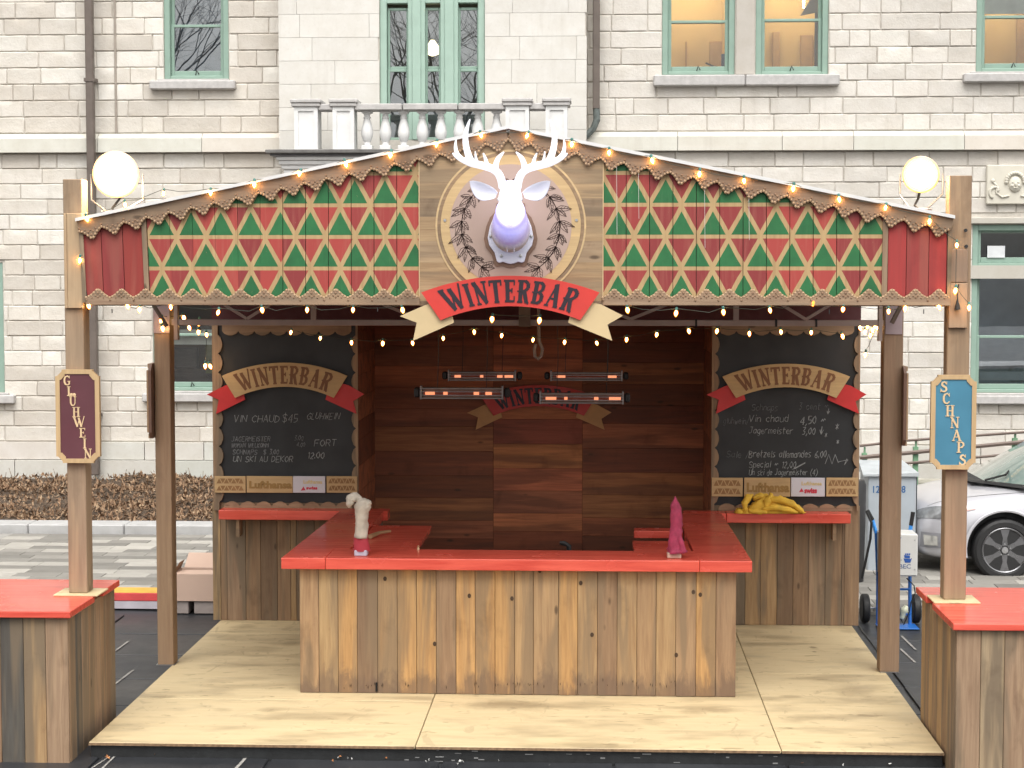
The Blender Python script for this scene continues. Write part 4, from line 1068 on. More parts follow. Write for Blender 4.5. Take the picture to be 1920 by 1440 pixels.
chalk(mb, 'Bretzels allemandes 6,00', 1404, 858, 13, YT, .86, 1.15); chalk(mb, 'Special ~ 12,00', 1404, 877, 12, YT, .95); chalk(mb, 'Un ski de Jagermeister (4)', 1404, 891, 11, YT, .8)
chalk(mb, '^', 1550, 777, 9, YT); chalk(mb, '*', 1566, 806, 11, YT); chalk(mb, '*', 1546, 819, 8, YT); chalk(mb, '*', 1568, 833, 8, YT)
A = [aty(u, v, YT) for u, v in ((1484, 880), (1492, 877), (1498, 875), (1510, 868))]
mb.prism([(A[0].x, A[0].z - .004), (A[1].x, A[1].z - .008), (A[3].x, A[3].z - .004), (A[3].x, A[3].z + .008), (A[1].x, A[1].z + .004)][::-1], YT, YT + .002)
for seg in (((1547, 870), (1554, 852), (1560, 870)), ((1560, 870), (1566, 852), (1572, 868)), ((1572, 866), (1590, 862), (1583, 872), (1588, 860))):
    pts = [aty(u, v, YT) for u, v in seg]
    for a, b in zip(pts, pts[1:]):
        dd = Vector((b.x - a.x, b.z - a.z)).normalized(); n = Vector((-dd.y, dd.x)) * .002
        mb.prism([(a.x + n.x, a.z + n.y), (a.x - n.x, a.z - n.y), (b.x - n.x, b.z - n.y), (b.x + n.x, b.z + n.y)], YT, YT + .002)
mb.build('chalk_writing', CHALK, boardR)['kind'] = 'stuff'
mb = MB()
chalk(mb, 'Schnaps', 1409, 770, 12, YT, 1.0); chalk(mb, '3 cent ~', 1498, 768, 12, YT, 1.0, 1.2); chalk(mb, 'gluhwein/', 1356, 795, 12, YT, .85); chalk(mb, 'Sale /', 1362, 858, 12, YT, 1.1)
mb.build('faded_chalk_writing', plain('faint chalk', (.12, .125, .13), .95, var=.5, nscale=30), boardR)['kind'] = 'stuff'

# sponsor strips: carved lattice, printed name, white card, carved lattice
STRIPC = (.56, .38, .19)
def strip(parent, cuts, v0, v1):
    Y0 = YBD - .052
    for k, (a, b) in enumerate(cuts):
        p, q = aty(a, (v0 + v1) / 2, Y0), aty(b, (v0 + v1) / 2, Y0); z0, z1 = aty((a + b) / 2, v1, Y0).z, aty((a + b) / 2, v0, Y0).z
        card = k == 2
        o = MB().box(p.x + .0015, Y0, z0, q.x - .0015, Y0 + .018, z1, .002).build('sponsor_card' if card else 'strip_board', plain('white sponsor card', (.60, .57, .62), .5, var=.03) if card else WCLEAN, parent, color=STRIPC)
        if k in (0, 3):
            mb = MB(); n = 4 if k == 0 else 5; w_ = (q.x - p.x - .02) / n; h_ = (z1 - z0 - .02) / 2
            for r_ in (0, 1):
                for i in range(2 * n - 1):
                    cx = p.x + .01 + w_ * (i + 1) / 2; b0 = z0 + .01 + r_ * h_; m = .16
                    up = i % 2 == 0
                    T = [(cx - w_ * .36, b0 + h_ * m), (cx, b0 + h_ * (1 - m)), (cx + w_ * .36, b0 + h_ * m)] if up else [(cx - w_ * .36, b0 + h_ * (1 - m)), (cx + w_ * .36, b0 + h_ * (1 - m)), (cx, b0 + h_ * m)]
                    if up: T = T[::-1]
                    mb.prism(T[::-1], Y0 - .0012, Y0 + .001)
            mb.build('carved_triangles', plain('carved brown wood', (.27, .145, .06), .8), parent)
        if k == 1:
            type_mesh('Lufthansa', a + (cuts[1][1] - a) * .06, v0 + 9, b - (b - a) * .02, v1 - 8, Y0 - .002, .002, .05).build('printed_name', plain('gold brown print', (.30, .17, .05), .6), parent)
        if k == 2:
            type_mesh('swiss', a + 25, v0 + 19, b - 15, v1 - 6, Y0 - .002, .0015, .05).build('printed_name', plain('red print', (.55, .03, .06), .5), parent)
            type_mesh('Lufthansa', a + 20, v0 + 7, b - 6, v0 + 14, Y0 - .002, .0015, .03).build('printed_name', plain('faint yellow print', (.62, .47, .22), .5), parent)
            A = [aty(a + x, v0 + y, Y0) for x, y in ((15, 27), (20, 19), (24, 26))]
            MB().prism([(A[0].x, A[0].z), (A[1].x, A[1].z), (A[2].x, A[2].z)][::-1], Y0 - .002, Y0).build('tail_fin_mark', plain('red print', (.55, .03, .06), .5), parent)
strip(boardL, ((402, 461), (462, 549), (549, 610), (612, 670)), 893, 924)
strip(boardR, ((1334, 1393), (1395, 1482), (1483, 1547), (1549, 1609)), 896, 931)

# ribbon signs ------------------------------------------------------
def ribbon(label, ux, vt, kx, ky, Y, band_m, tail_m, let_m, back=.012, group=None, bolt=None, color=None, th=.018):
    c = aty(ux, vt + 60 * ky, Y)
    t = thing('ribbon_sign', label, 'sign', tuple(c), group)
    fx = lambda px, py: (lambda p: (p.x, p.z))(aty(ux + (px - 957) * kx, vt + (py - 517) * ky, Y))
    def top(s): x = s * 167; return 957 + x, 517 + 460 - math.sqrt(460 ** 2 - x * x)
    def bot(s): x = s * 131; return 957 + x, 574 + 338 - math.sqrt(338 ** 2 - x * x)
    n = 24; T = [top(-1 + 2 * i / n) for i in range(n + 1)]; B = [bot(-1 + 2 * i / n) for i in range(n + 1)]
    for tail in (((749, 593), (797, 572), (838, 560), (851, 605), (774, 639), (781, 605)), ((1168, 592), (1139, 609), (1148, 639), (1065, 605), (1078, 560), (1127, 571))):
        MB().prism([fx(*p) for p in (tail[::-1] if tail[0][0] < 900 else tail[::-1])], Y + .014, Y + .014 + th).build('ribbon_tail', tail_m, t, color=(.56, .42, .24))
    # the band, quads so the arc stays clean
    mb = MB()
    for Yd in (Y - .008, Y + .012): mb.v += [(fx(*p)[0], Yd, fx(*p)[1]) for p in T] + [(fx(*p)[0], Yd, fx(*p)[1]) for p in B]
    N = n + 1
    for i in range(n):
        mb.f += [(i, N + i, N + i + 1, i + 1), (2 * N + i, 2 * N + i + 1, 3 * N + i + 1, 3 * N + i), (i, i + 1, 2 * N + i + 1, 2 * N + i), (N + i, 3 * N + i, 3 * N + i + 1, N + i + 1)]
    mb.f += [(0, 2 * N, 3 * N, N), (n, N + n, 3 * N + n, 2 * N + n)]; mb.m += [0] * len(mb.f)
    band = mb.build('ribbon_band', band_m, t, color=(.60, .41, .20))
    word = 'WINTERBAR'; gap = .20
    adv = [LET[ch][0] + gap for ch in word]; tot = sum(adv) - gap
    x = 0
    for ch, a_ in zip(word, adv):
        def fn(lx, lz, x=x):
            s = ((x + lx) / tot * 2 - 1) * .82; v = .15 + .70 * (1 - lz)
            p, q = top(s), bot(s); return fx(p[0] + (q[0] - p[0]) * v, p[1] + (q[1] - p[1]) * v)
        letter_mesh(ch, fn, Y - .0105, Y - .0075, 1.38).build('letter', let_m, band); x += a_
    return t
ribbon('cream ribbon sign lettered WINTERBAR on the chalkboard listing vin chaud 45', 533.5, 680, .705, .79, YBD - .06, WCLEAN, REDT, LETTER_B, group='pale ribbons on the chalkboards')
ribbon('cream ribbon sign lettered WINTERBAR on the chalkboard above the yellow cloth', 1474, 682, .717, .77, YBD - .06, WCLEAN, REDT, LETTER_B, group='pale ribbons on the chalkboards')
ribbon('red ribbon sign lettered WINTERBAR on the dark back wall behind the heaters', 1010, 722, .647, .69, YA - .04, REDS, plain('orange brown ribbon tail', (.60, .32, .13), .6), LETTER_D)

# ================================================================== POSTS, TABLES
def post(label, X, Y, z0, z1, wx=.128, wy=.15, group=None, color=(.30, .20, .13)):
    t = thing('wooden_post', label, 'post', (X, Y, z0), group)
    MB().box(X - wx / 2, Y - wy / 2, z0, X + wx / 2, Y + wy / 2, z1, .005).build('timber', WPOST, t, color=color)
    return t
zfull = lambda v, Y: aty(960, v, Y).z
XPL, YPL = -3.585, 12.40; XPR, YPR = 2.445, 12.42
pL = post('tall timber post rising from the table under the GLÜHWEIN sign', XPL, YPL, 1.04 + .012, zfull(335, YPL), .130, .15, 'outer timber posts', (.365, .265, .175))
pR = post('tall timber post rising from the table under the SCHNAPS sign', XPR, YPR, 1.04 + .012, zfull(332, YPR), .150, .13, 'outer timber posts', (.35, .245, .155))
a = aty(126, 400, YPL - .08); b = aty(158, 578, YPL - .08)
MB().box(a.x, YPL - .10, b.z, b.x, YPL - .078, a.z, .004).box(a.x - .022, YPL - .10, b.z, a.x - .001, YPL + .1, a.z, .003).build('sleeve_board', WCLEANZ, pL, color=(.47, .34, .21))
a = aty(1770, 470, YPR - .08); b = aty(1812, 530, YPR - .08); c = aty(1812, 615, YPR - .08); cl = aty(1778, 615, YPR - .08)
MB().box(a.x, YPR - .095, b.z + .002, b.x + .005, YPR - .068, a.z + .01, .004).build('sleeve_board', WPOST, pR, color=(.31, .22, .155))
MB().box(cl.x, YPR - .095, c.z, c.x + .002, YPR - .068, b.z - .002, .004).build('sleeve_board', WCLEANZ, pR, color=(.42, .29, .19))
for z in (2.55, 2.62): 
    pass
for nm, X, side in (('l', XPL, -1), ('r', XPR, 1)):
    s = side
for px_, py_ in ((1810, 432), (1811, 462)):
    p = aty(px_, py_, YPR - .08); MB().lathe((p.x, YPR - .09, p.z), [(.012, -.008), (.012, .01)], 8, 'y').build('bolt_head', DARKM, pR)
XIL, YIL = -3.45, 14.36; XIR, YIR = 2.325, 14.36
iL = post('inner timber post at the platform edge on the side of the painted kerb', XIL, YIL, ZP + .001, 3.14, .128, .15, 'inner timber posts', (.35, .235, .145))
iR = post('inner timber post at the platform edge in front of the grey cabinet', XIR, YIR, ZP + .001, 3.14, .152, .15, 'inner timber posts', (.33, .22, .14))
for it, X, s in ((iL, XIL, 1), (iR, XIR, -1)):
    zb_, zt_ = zfull(626, 14.28), 3.12
    MB().box(X - .066, YIL - .083, zb_, X + .066, YIL - .077, zt_, .002).build('steel_plate', plain('lilac grey steel plate', (.34, .27, .28), .5, .3), it)
    MB().box(X - .075, YIL - .09, ZP + .001, X + .075, YIL + .08, ZP + .006).build('foot_plate', METAL, it)
p0, p1 = aty(288, 572, 14.2), aty(313, 612, 14.2); MB().tube([p0, p1], .018, 6).build('brace', plain('brown brace', (.1, .07, .05), .6), iL)
p0, p1 = aty(1690, 572, 14.2), aty(1672, 606, 14.2); MB().tube([p0, p1], .018, 6).build('brace', plain('brown brace', (.1, .07, .05), .6), iR)
# chalk scribble wear on right inner post
# signs on the inner posts, seen edge-on
def edge_sign(X, s, lab):
    a, b = (682, 822) if s < 0 else (684, 830)
    z1, z0 = zfull(a, YIL), zfull(b, YIL); x0 = X + s * .068
    t = thing('side_sign', lab, 'sign', (x0, YIL, z0), 'edge-on drink signs on the inner posts')
    mb = MB(); xa_, xb_ = sorted((x0, x0 + s * .022))
    pts = [(YIL - .17, z0 + .05), (YIL - .13, z0), (YIL + .13, z0), (YIL + .17, z0 + .05), (YIL + .17, z1 - .05), (YIL + .13, z1), (YIL - .13, z1), (YIL - .17, z1 - .05)]
    n = 8; mb.add([(xa_, y, z) for y, z in pts] + [(xb_, y, z) for y, z in pts], [tuple(range(n - 1, -1, -1)), tuple(range(n, 2 * n))] + [(i, (i + 1) % n, (i + 1) % n + n, i + n) for i in range(n)])
    mb.build('sign_board', plain('brown sign edge', (.15, .085, .06), .6), t)
    xf = sorted((x0 + s * .023, x0 + s * .036)); mb = MB()
    mb.box(xf[0], YIL - .17, z0 + .05, xf[1], YIL - .135, z1 - .05).box(xf[0], YIL + .135, z0 + .05, xf[1], YIL + .17, z1 - .05).box(xf[0], YIL - .13, z1 - .035, xf[1], YIL + .13, z1).box(xf[0], YIL - .13, z0, xf[1], YIL + .13, z0 + .035)
    mb.build('sign_frame', WCLEANZ, t, color=(.40, .27, .16))
edge_sign(XIL, -1, 'edge-on brown sign on the inner post beside the white stone wall')
edge_sign(XIR, 1, 'edge-on brown sign on the inner post beside the grey cabinet')

def high_table(X0, X1, Y0, Y1, label, corner, us, sidecols):
    ZT_ = 1.04; ov = .03
    t = thing('high_table', label, 'table', ((X0 + X1) / 2, (Y0 + Y1) / 2, 0), 'red topped high tables')
    inner = X1 if corner > 0 else X0; s = corner
    bx = inner - s * ov
    # top with a notch for the post plate
    ny0, ny1 = (12.33, 12.52)
    if s > 0: pts = [(X0, Y0), (X1 - .0, Y0), (X1, ny0 - .04), (X1 - .045, ny0 - .04), (X1 - .045, ny1), (X1, ny1), (X1, Y1), (X0, Y1)]
    else: pts = [(X0, Y0), (X1, Y0), (X1, Y1), (X0, Y1), (X0, ny1), (X0 + .045, ny1), (X0 + .045, ny0 - .04), (X0, ny0 - .04)]
    slab(t, pts, 'tabletop', ZT_ - .045, ZT_)
    px0 = (XPL if s > 0 else XPR)
    MB().box(px0 - .155, ny0 - .075, ZT_ + .001, px0 + .155, ny1 + .02, ZT_ + .011, .002).build('plywood_plate', PLY, t)
    # front planks
    x = inner - s * ov; k = 0; yf = Y0 + .04
    for wd, c in us:
        xx = sorted((x, x - s * wd)); j = random.uniform(0, .004)
        MB().box(xx[0] + .0012, yf - j, .004, xx[1] - .0012, yf + .022, ZT_ - .047, .003).build('plank', WZ, t, color=c); x -= s * wd
    y = yf + .024; 
    for wd, c in sidecols:
        xx = sorted((bx, bx - s * .022)); j = random.uniform(-.003, .003)
        MB().box(xx[0] + j, y + .0012, .004, xx[1] + j, min(y + wd, Y1 - .03) - .0012, ZT_ - .047, .003).build('plank', WZ, t, color=c); y += wd
        if y >= Y1 - .05: break
    MB().box(X0 + .06, Y1 - .06, .004, X1 - .06, Y1 - .04, ZT_ - .047).build('back_board', WZ, t, color=BR)
    return t
GB = (.105, .098, .085)
high_table(-4.75, -3.458, 11.70, 12.95, 'red topped plank table beneath the GLÜHWEIN sign post', 1, [(.152, PK), (.148, TN), (.155, GB), (.15, BR), (.15, TN), (.15, BR)], [(.14, BR), (.15, GB), (.17, PK), (.16, BR), (.15, PK), (.15, BR), (.13, DB), (.15, GY)])
high_table(2.282, 3.55, 11.56, 12.92, 'red topped plank table beneath the SCHNAPS sign post', -1, [(.155, PK), (.15, (.42, .32, .20)), (.15, PK), (.155, BR), (.15, TN), (.15, BR)], [(.15, PK), (.14, TN), (.17, BR), (.16, TN), (.15, BR), (.15, TN), (.15, BR), (.15, TN)])

# drink signs on the outer posts
def drink_sign(word, lab, u0, u1, v0, v1, Y, mat, starts, lh, lett, extra=None):
    p, q = aty(u0, (v0 + v1) / 2, Y), aty(u1, (v0 + v1) / 2, Y); z0, z1 = aty((u0 + u1) / 2, v1, Y).z, aty((u0 + u1) / 2, v0, Y).z
    t = thing('drink_sign', lab, 'sign', ((p.x + q.x) / 2, Y, z0), 'drink name signs on the outer posts')
    c = .045
    out = [(p.x, z0 + c), (p.x + .012, z0 + c), (p.x + c, z0 + .012), (p.x + c, z0), (q.x - c, z0), (q.x - c, z0 + .012), (q.x - .012, z0 + c), (q.x, z0 + c), (q.x, z1 - c), (q.x - .012, z1 - c), (q.x - c, z1 - .012), (q.x - c, z1), (p.x + c, z1), (p.x + c, z1 - .012), (p.x + .012, z1 - c), (p.x, z1 - c)]
    MB().prism(out[::-1], Y + .003, Y + .03).build('back_board', WCLEANZ, t, color=(.46, .31, .17))
    i = .030; cx_, cz_ = (p.x + q.x) / 2, (z0 + z1) / 2
    inn = [(cx_ + (x - cx_) * (1 - 2 * i / (q.x - p.x)), cz_ + (z - cz_) * (1 - 2 * i / (z1 - z0))) for x, z in out]
    MB().prism(inn[::-1], Y - .001, Y + .0025).build('painted_panel', mat, t)
    n = len(out); mb = MB()
    for k in range(n):
        a, b, c2, d = out[k], out[(k + 1) % n], inn[(k + 1) % n], inn[k]
        mb.prism([a, d, c2, b], Y - .008, Y + .0028)
    mb.build('sign_rim', WCLEANZ, t, color=(.55, .39, .21))
    for ch, (lu, lv) in zip(word, starts):
        P = aty(lu, lv, Y - .004); k = lh / F_PX * Y
        letter_mesh(ch, lambda x, z: (P.x + x * k, P.z + z * k), Y - .006, Y - .0012, 1.0).build('letter', lett, t)
        if extra and (lu, lv) == extra:
            mb = MB()
            for dx in (.22, .55): mb.ball((P.x + dx * k, Y - .004, P.z + k * 1.2), .012, .003, .012, 8, 6)
            mb.build('umlaut', lett, t)
    return t
LETC = plain('cream cut letter', (.66, .48, .28), .6)
MAR = plain('maroon sign panel', (.115, .035, .045), .45, var=.12, nscale=3)
TEAL = plain('teal sign panel', (.055, .20, .30), .45, var=.12, nscale=3)
drink_sign('GLUHWEIN', 'maroon sign with the letters GLÜHWEIN running down it', 105, 187, 693, 868, YPL - .11, MAR,
           [(119, 722), (126, 742), (130, 761), (136, 781), (139, 800), (149, 820), (156, 840), (158, 859)], 17.5, LETC, (130, 761))
drink_sign('SCHNAPS', 'teal sign with the letters SCHNAPS running down it', 1745, 1830, 703, 880, YPR - .11, TEAL,
           [(1763, 735), (1767, 757), (1773, 780), (1782, 802), (1785, 826), (1794, 848), (1798, 872)], 19.5, LETC)

# ================================================================== TENT
tent = thing('tent_canopy', 'maroon tent canopy with steel truss frame over the bar', 'canopy', (-.6, 14.4, 2.9))
YG = 12.30     # gable sign front plane
gl, gp, gr = aty(145, 412, YG), aty(953, 239, YG), aty(1788, 407, YG)
for (A, B) in ((gl, gp), (gp, gr)):
    mb = MB(); y0, y1 = YG + .05, 16.9
    zA, zB = A.z - .02, B.z - .02
    mb.add([(A.x, y0, zA), (B.x, y0, zB), (B.x, y1, zB), (A.x, y1, zA), (A.x, y0, zA - .01), (B.x, y0, zB - .01), (B.x, y1, zB - .01), (A.x, y1, zA - .01)], [(0, 1, 2, 3), (7, 6, 5, 4), (0, 4, 5, 1), (1, 5, 6, 2), (2, 6, 7, 3), (3, 7, 4, 0)])
    mb.build('roof_panel', FAB, tent)
mb = MB().prism([(gl.x, 3.36), (gl.x, gl.z - .04), (gp.x, gp.z - .04), (gr.x, gr.z - .04), (gr.x, 3.36)], 16.85, 16.86); mb.build('back_gable', FAB, tent)
for X in (gl.x + .06, gr.x - .08): MB().box(X, 12.5, 3.32, X + .008, 16.85, gl.z - .03).build('side_valance', FAB, tent)
YTR = 14.3; TRM = plain('pinkish steel tube', (.36, .28, .25), .45, .4, var=.08)  # truss steel has an even pinkish base colour
zl = zfull(605, YTR); zu = zl + .36
def bar3(p, q, r=.02, m=TRM, nm='truss_bar'): return MB().tube([p, q], r, 4).build(nm, m, tent)
MB().box(XIL + .08, YTR - .02, zl - .024, XIR - .08, YTR + .02, zl + .024, .003).build('truss_chord', TRM, tent)
MB().box(XIL + .02, YTR - .02, zu - .02, XIR - .02, YTR + .02, zu + .02, .003).build('truss_chord', TRM, tent)
nodes = [aty(u, 600, YTR).x for u in (340, 465, 590, 787, 985, 1182, 1379, 1510, 1640)]
for k, (a, b) in enumerate(zip(nodes, nodes[1:])):
    za, zb2 = (zu, zl + .03) if k % 2 == 0 else (zl + .03, zu)
    bar3((a, YTR - .03, za), (b, YTR - .03, zb2), .017)
for u in (590, 1379): 
    x = aty(u, 600, YTR).x; MB().box(x - .022, YTR - .06, zl + .02, x + .022, YTR - .045, zl + .17, .002).build('truss_joint', TRM, tent)
x = aty(984, 590, YTR).x; MB().box(x - .045, YTR - .06, zl - .03, x + .045, YTR - .025, zl + .2, .003).build('truss_centre_plate', plain('worn grey wood block', (.22, .17, .13), .8, var=.3), tent)
for u in (331, 1650):
    x = aty(u, 600, YTR).x; MB().box(x - .016, YTR - .03, zl - .14, x + .016, YTR + .03, zu, .003).build('tent_leg', TRM, tent)
for y in (12.6, 16.0): bar3((gp.x, y, gp.z - .06), (gp.x, y + .001, gp.z - .5), .02)
MB().tube([(gp.x, 12.45, gp.z - .05), (gp.x, 16.8, gp.z - .05)], .025, 6).build('ridge_pole', TRM, tent)
for X in (gl.x + .12, gr.x - .14): MB().tube([(X, 12.5, gl.z - .08), (X, 16.8, gl.z - .08)], .02, 6).build('eave_pole', TRM, tent)
# black straps on the truss
for u in (1305, 1455, 1530):
    x = aty(u, 600, YTR).x; MB().box(x - .008, YTR - .026, zl - .03, x + .008, YTR + .026, zl + .03).build('strap', BLACKP, tent)
# white loop hanging under the centre
hk = thing('hanging_hook', 'pale plastic hook loop hanging beneath the truss above the heaters', 'hook', tuple(aty(1009, 612, 15.2)))
P = [aty(u, v, 15.2) for u, v in ((1010, 560), (1010, 612), (1011, 640), (1017, 655), (1015, 668), (1009, 673), (1003, 668), (1002, 655), (1005, 645))]
MB().tube(P, [.012, .014] + [.014] * 7, 8).build('loop', plain('greyish plastic hook', (.25, .22, .21), .5), hk, smooth=True)

# ================================================================== GABLE SIGN
gs = thing('gable_sign', 'wide gable front of red and green painted triangles under scalloped trim', 'gable sign', (gp.x, YG, aty(960, 575, YG).z))
def tri_paint(name, u0, cw):
    """paint pattern laid out in metres on the sign's own plane"""
    m, t, b, o = newmat(name)
    ps = nd(t, 'ShaderNodeNewGeometry').outputs['Position']; oi = nd(t, 'ShaderNodeObjectInfo')
    sx = nd(t, 'ShaderNodeSeparateXYZ'); lk(t, ps, sx.inputs[0])
    k = YG / F_PX; X0 = aty(u0, 415, YG).x; Z0 = aty(960, 563, YG).z; H = 59.2 * k; W = cw * k
    row = math_(t, 'DIVIDE', math_(t, 'SUBTRACT', sx.outputs[2], Z0), H); fl = math_(t, 'FLOOR', row); fr = math_(t, 'SUBTRACT', row, fl)
    half = math_(t, 'MULTIPLY', math_(t, 'FLOORED_MODULO', fl, 2.0), .5)
    # slight hand-painted wobble
    wv = noisef(t, ps, 9, 2); wob = math_(t, 'MULTIPLY', math_(t, 'SUBTRACT', wv, .5), .05)
    cc = math_(t, 'ADD', math_(t, 'ADD', math_(t, 'DIVIDE', math_(t, 'SUBTRACT', sx.outputs[0], X0), W), half), wob)
    u = math_(t, 'MULTIPLY', math_(t, 'ABSOLUTE', math_(t, 'SUBTRACT', math_(t, 'FRACT', math_(t, 'ADD', cc, .5)), .5)), 2)
    # upright green and hanging red triangles, bare wood between them
    inv = math_(t, 'SUBTRACT', 1, fr)
    up = math_(t, 'MULTIPLY', math_(t, 'LESS_THAN', math_(t, 'ADD', u, math_(t, 'MULTIPLY', fr, 1.12)), .895), math_(t, 'GREATER_THAN', fr, .066))
    dn = math_(t, 'MULTIPLY', math_(t, 'LESS_THAN', math_(t, 'ADD', math_(t, 'SUBTRACT', 1, u), math_(t, 'MULTIPLY', inv, 1.12)), .905), math_(t, 'GREATER_THAN', inv, .055))
    strip_ = math_(t, 'SUBTRACT', 1, math_(t, 'MAXIMUM', up, dn))
    sc = nd(t, 'ShaderNodeVectorMath', operation='MULTIPLY'); sc.inputs[1].default_value = (30, 30, 2.2); lk(t, ps, sc.inputs[0])
    gn = noisef(t, sc.outputs[0], 1.3, 5, .6, .4); blot = noisef(t, ps, 5, 4, .6)
    r1, r2 = (.23, .028, .029), (.36, .048, .040)
    red = mixc(t, ramp(t, oi.outputs['Random'], (.3, 0), (.7, 1)), r1, r2); red = mixc(t, ramp(t, gn, (.5, 0), (.8, .35)), red, (.40, .16, .11))
    grn = mixc(t, ramp(t, blot, (.3, 0), (.7, 1)), (.010, .100, .030), (.020, .155, .048)); grn = mixc(t, ramp(t, gn, (.62, 0), (.85, .3)), grn, (.15, .23, .11))
    wd = mixc(t, ramp(t, gn, (.3, 0), (.7, 1)), (.36, .235, .11), (.47, .325, .16)); 
    paint = mixc(t, up, red, grn)
    worn = ramp(t, noisef(t, ps, 30, 6, .75), (.64, 0), (.70, .65))
    paint = mixc(t, worn, paint, (.30, .22, .13))
    c = mixc(t, strip_, paint, wd)
    lk(t, c, b.inputs['Base Color']); b.inputs['Roughness'].default_value = .6; bump(t, b, math_(t, 'ADD', gn, math_(t, 'MULTIPLY', strip_, -.8)), .4, .003)
    return m
TRIL = tri_paint('triangles painted on boards west', 302.8, 56.5); TRIR = tri_paint('triangles painted on boards east', 1336.7, 58.5)
def roofz(X):
    A, B = (gl, gp) if X < gp.x else (gp, gr); return A.z + (B.z - A.z) * (X - A.x) / (B.x - A.x)
zbot = aty(960, 571, YG).z; zmid = aty(960, 470, YG).z
def gplank(a, b, mat, color=None, th=.02, dy=0, vb=571, name='plank', lean=0):
    zb_ = aty(960, vb, YG).z
    x0b, x1b = aty(a + lean, vb, YG).x + .0022, aty(b + lean, vb, YG).x - .0022; x0, x1 = aty(a, 400, YG).x + .0022, aty(b, 400, YG).x - .0022
    pts = [(x0b, zb_), (x0, roofz(x0) - .03)]
    if x0 < gp.x < x1: pts.append((gp.x, gp.z - .03))
    pts += [(x1, roofz(x1) - .03), (x1b, zb_)]
    return MB().prism(pts[::-1], YG + dy, YG + dy + th).build(name, mat, gs, color=color)
for a, b, c in ((155, 188, (.36, .05, .045)), (188, 228, (.33, .045, .045)), (228, 265, (.36, .05, .04))): gplank(a, b, WREDP, tuple(q * .80 for q in c), lean=7, dy=random.uniform(-.002, .001))
for a, b, c in ((1666, 1701, (.38, .042, .040)), (1701, 1743, (.31, .045, .042)), (1743, 1777, (.37, .042, .040))): gplank(a, b, WREDP, c, lean=-3, dy=random.uniform(-.002, .001))
n = 12
for k in range(n):
    a = 274 + (787 - 274) * k / n; b = 274 + (787 - 274) * (k + 1) / n; gplank(a, b, TRIL, lean=max(0, 8 * (1 - k / 5)), dy=random.uniform(-.0015, .0015))
for k in range(n):
    a = 1130 + (1656 - 1130) * k / n; b = 1130 + (1656 - 1130) * (k + 1) / n; gplank(a, b, TRIR, lean=0, dy=random.uniform(-.0015, .0015))
gplank(264, 274, WZ, (.36, .25, .16), .03, -.012, 568, 'batten', 8); gplank(1655, 1666, WZ, (.33, .23, .15), .03, -.012, 568, 'batten', -3)
gplank(147, 156, WZ, (.36, .27, .18), .03, -.012, 568, 'batten', 8); gplank(1777, 1786, WZ, (.33, .23, .15), .03, -.012, 568, 'batten', -3)
# centre panel of lengthwise boards
cxa, cxb = aty(787, 400, YG).x, aty(1130, 400, YG).x
zz = [aty(960, v, YG).z for v in (571, 528, 492, 452, 406, 372, 345, 308, 262, 236)]
CP = [(.46, .33, .19), (.42, .29, .16), (.40, .29, .18), (.45, .32, .18), (.30, .22, .14), (.45, .32, .18), (.44, .32, .19), (.46, .33, .19), (.42, .28, .15)]
for (z0, z1), c in zip(zip(zz, zz[1:]), CP):
    pts = [(cxa, z0), (cxb, z0), (cxb, min(z1, roofz(cxb) - .03))]
    if z1 > roofz(cxb) - .03:
        # clip by the slope
        for X in (gp.x + .62, gp.x + .3, gp.x, gp.x - .3, gp.x - .62): 
            if cxa < X < cxb: pts.append((X, max(z0 + .0001, min(z1, roofz(X) - .03))))
    pts.append((cxa, min(z1, roofz(cxa) - .03)))
    if pts[2][1] <= z0:
        pts = [(gp.x - .5, z0), (gp.x + .5, z0), (gp.x + .03, min(z1, gp.z - .03)), (gp.x - .03, min(z1, gp.z - .03))]
        pts[0] = (gp.x - (gp.z - .03 - z0) / .2, z0); pts[1] = (gp.x + (gp.z - .03 - z0) / .2, z0)
        if pts[1][0] - pts[0][0] < .08: continue
    MB().prism(pts[::-1], YG - .010, YG + .019).build('panel_board', WX, gs, color=c)
for X in (cxa - .006, cxb): MB().box(X, YG - .013, zbot + .01, X + .006, YG + .0, roofz(X) - .05).build('panel_edge', WCLEANZ, gs, color=(.62, .46, .27))
# backing
MB().prism([(gl.x + .03, zbot + .005), (gl.x + .03, gl.z - .05), (gp.x, gp.z - .05), (gr.x - .03, gr.z - .05), (gr.x - .03, zbot + .005)], YG + .022, YG + .03).build('backing_board', WX, gs, color=(.06, .04, .03))

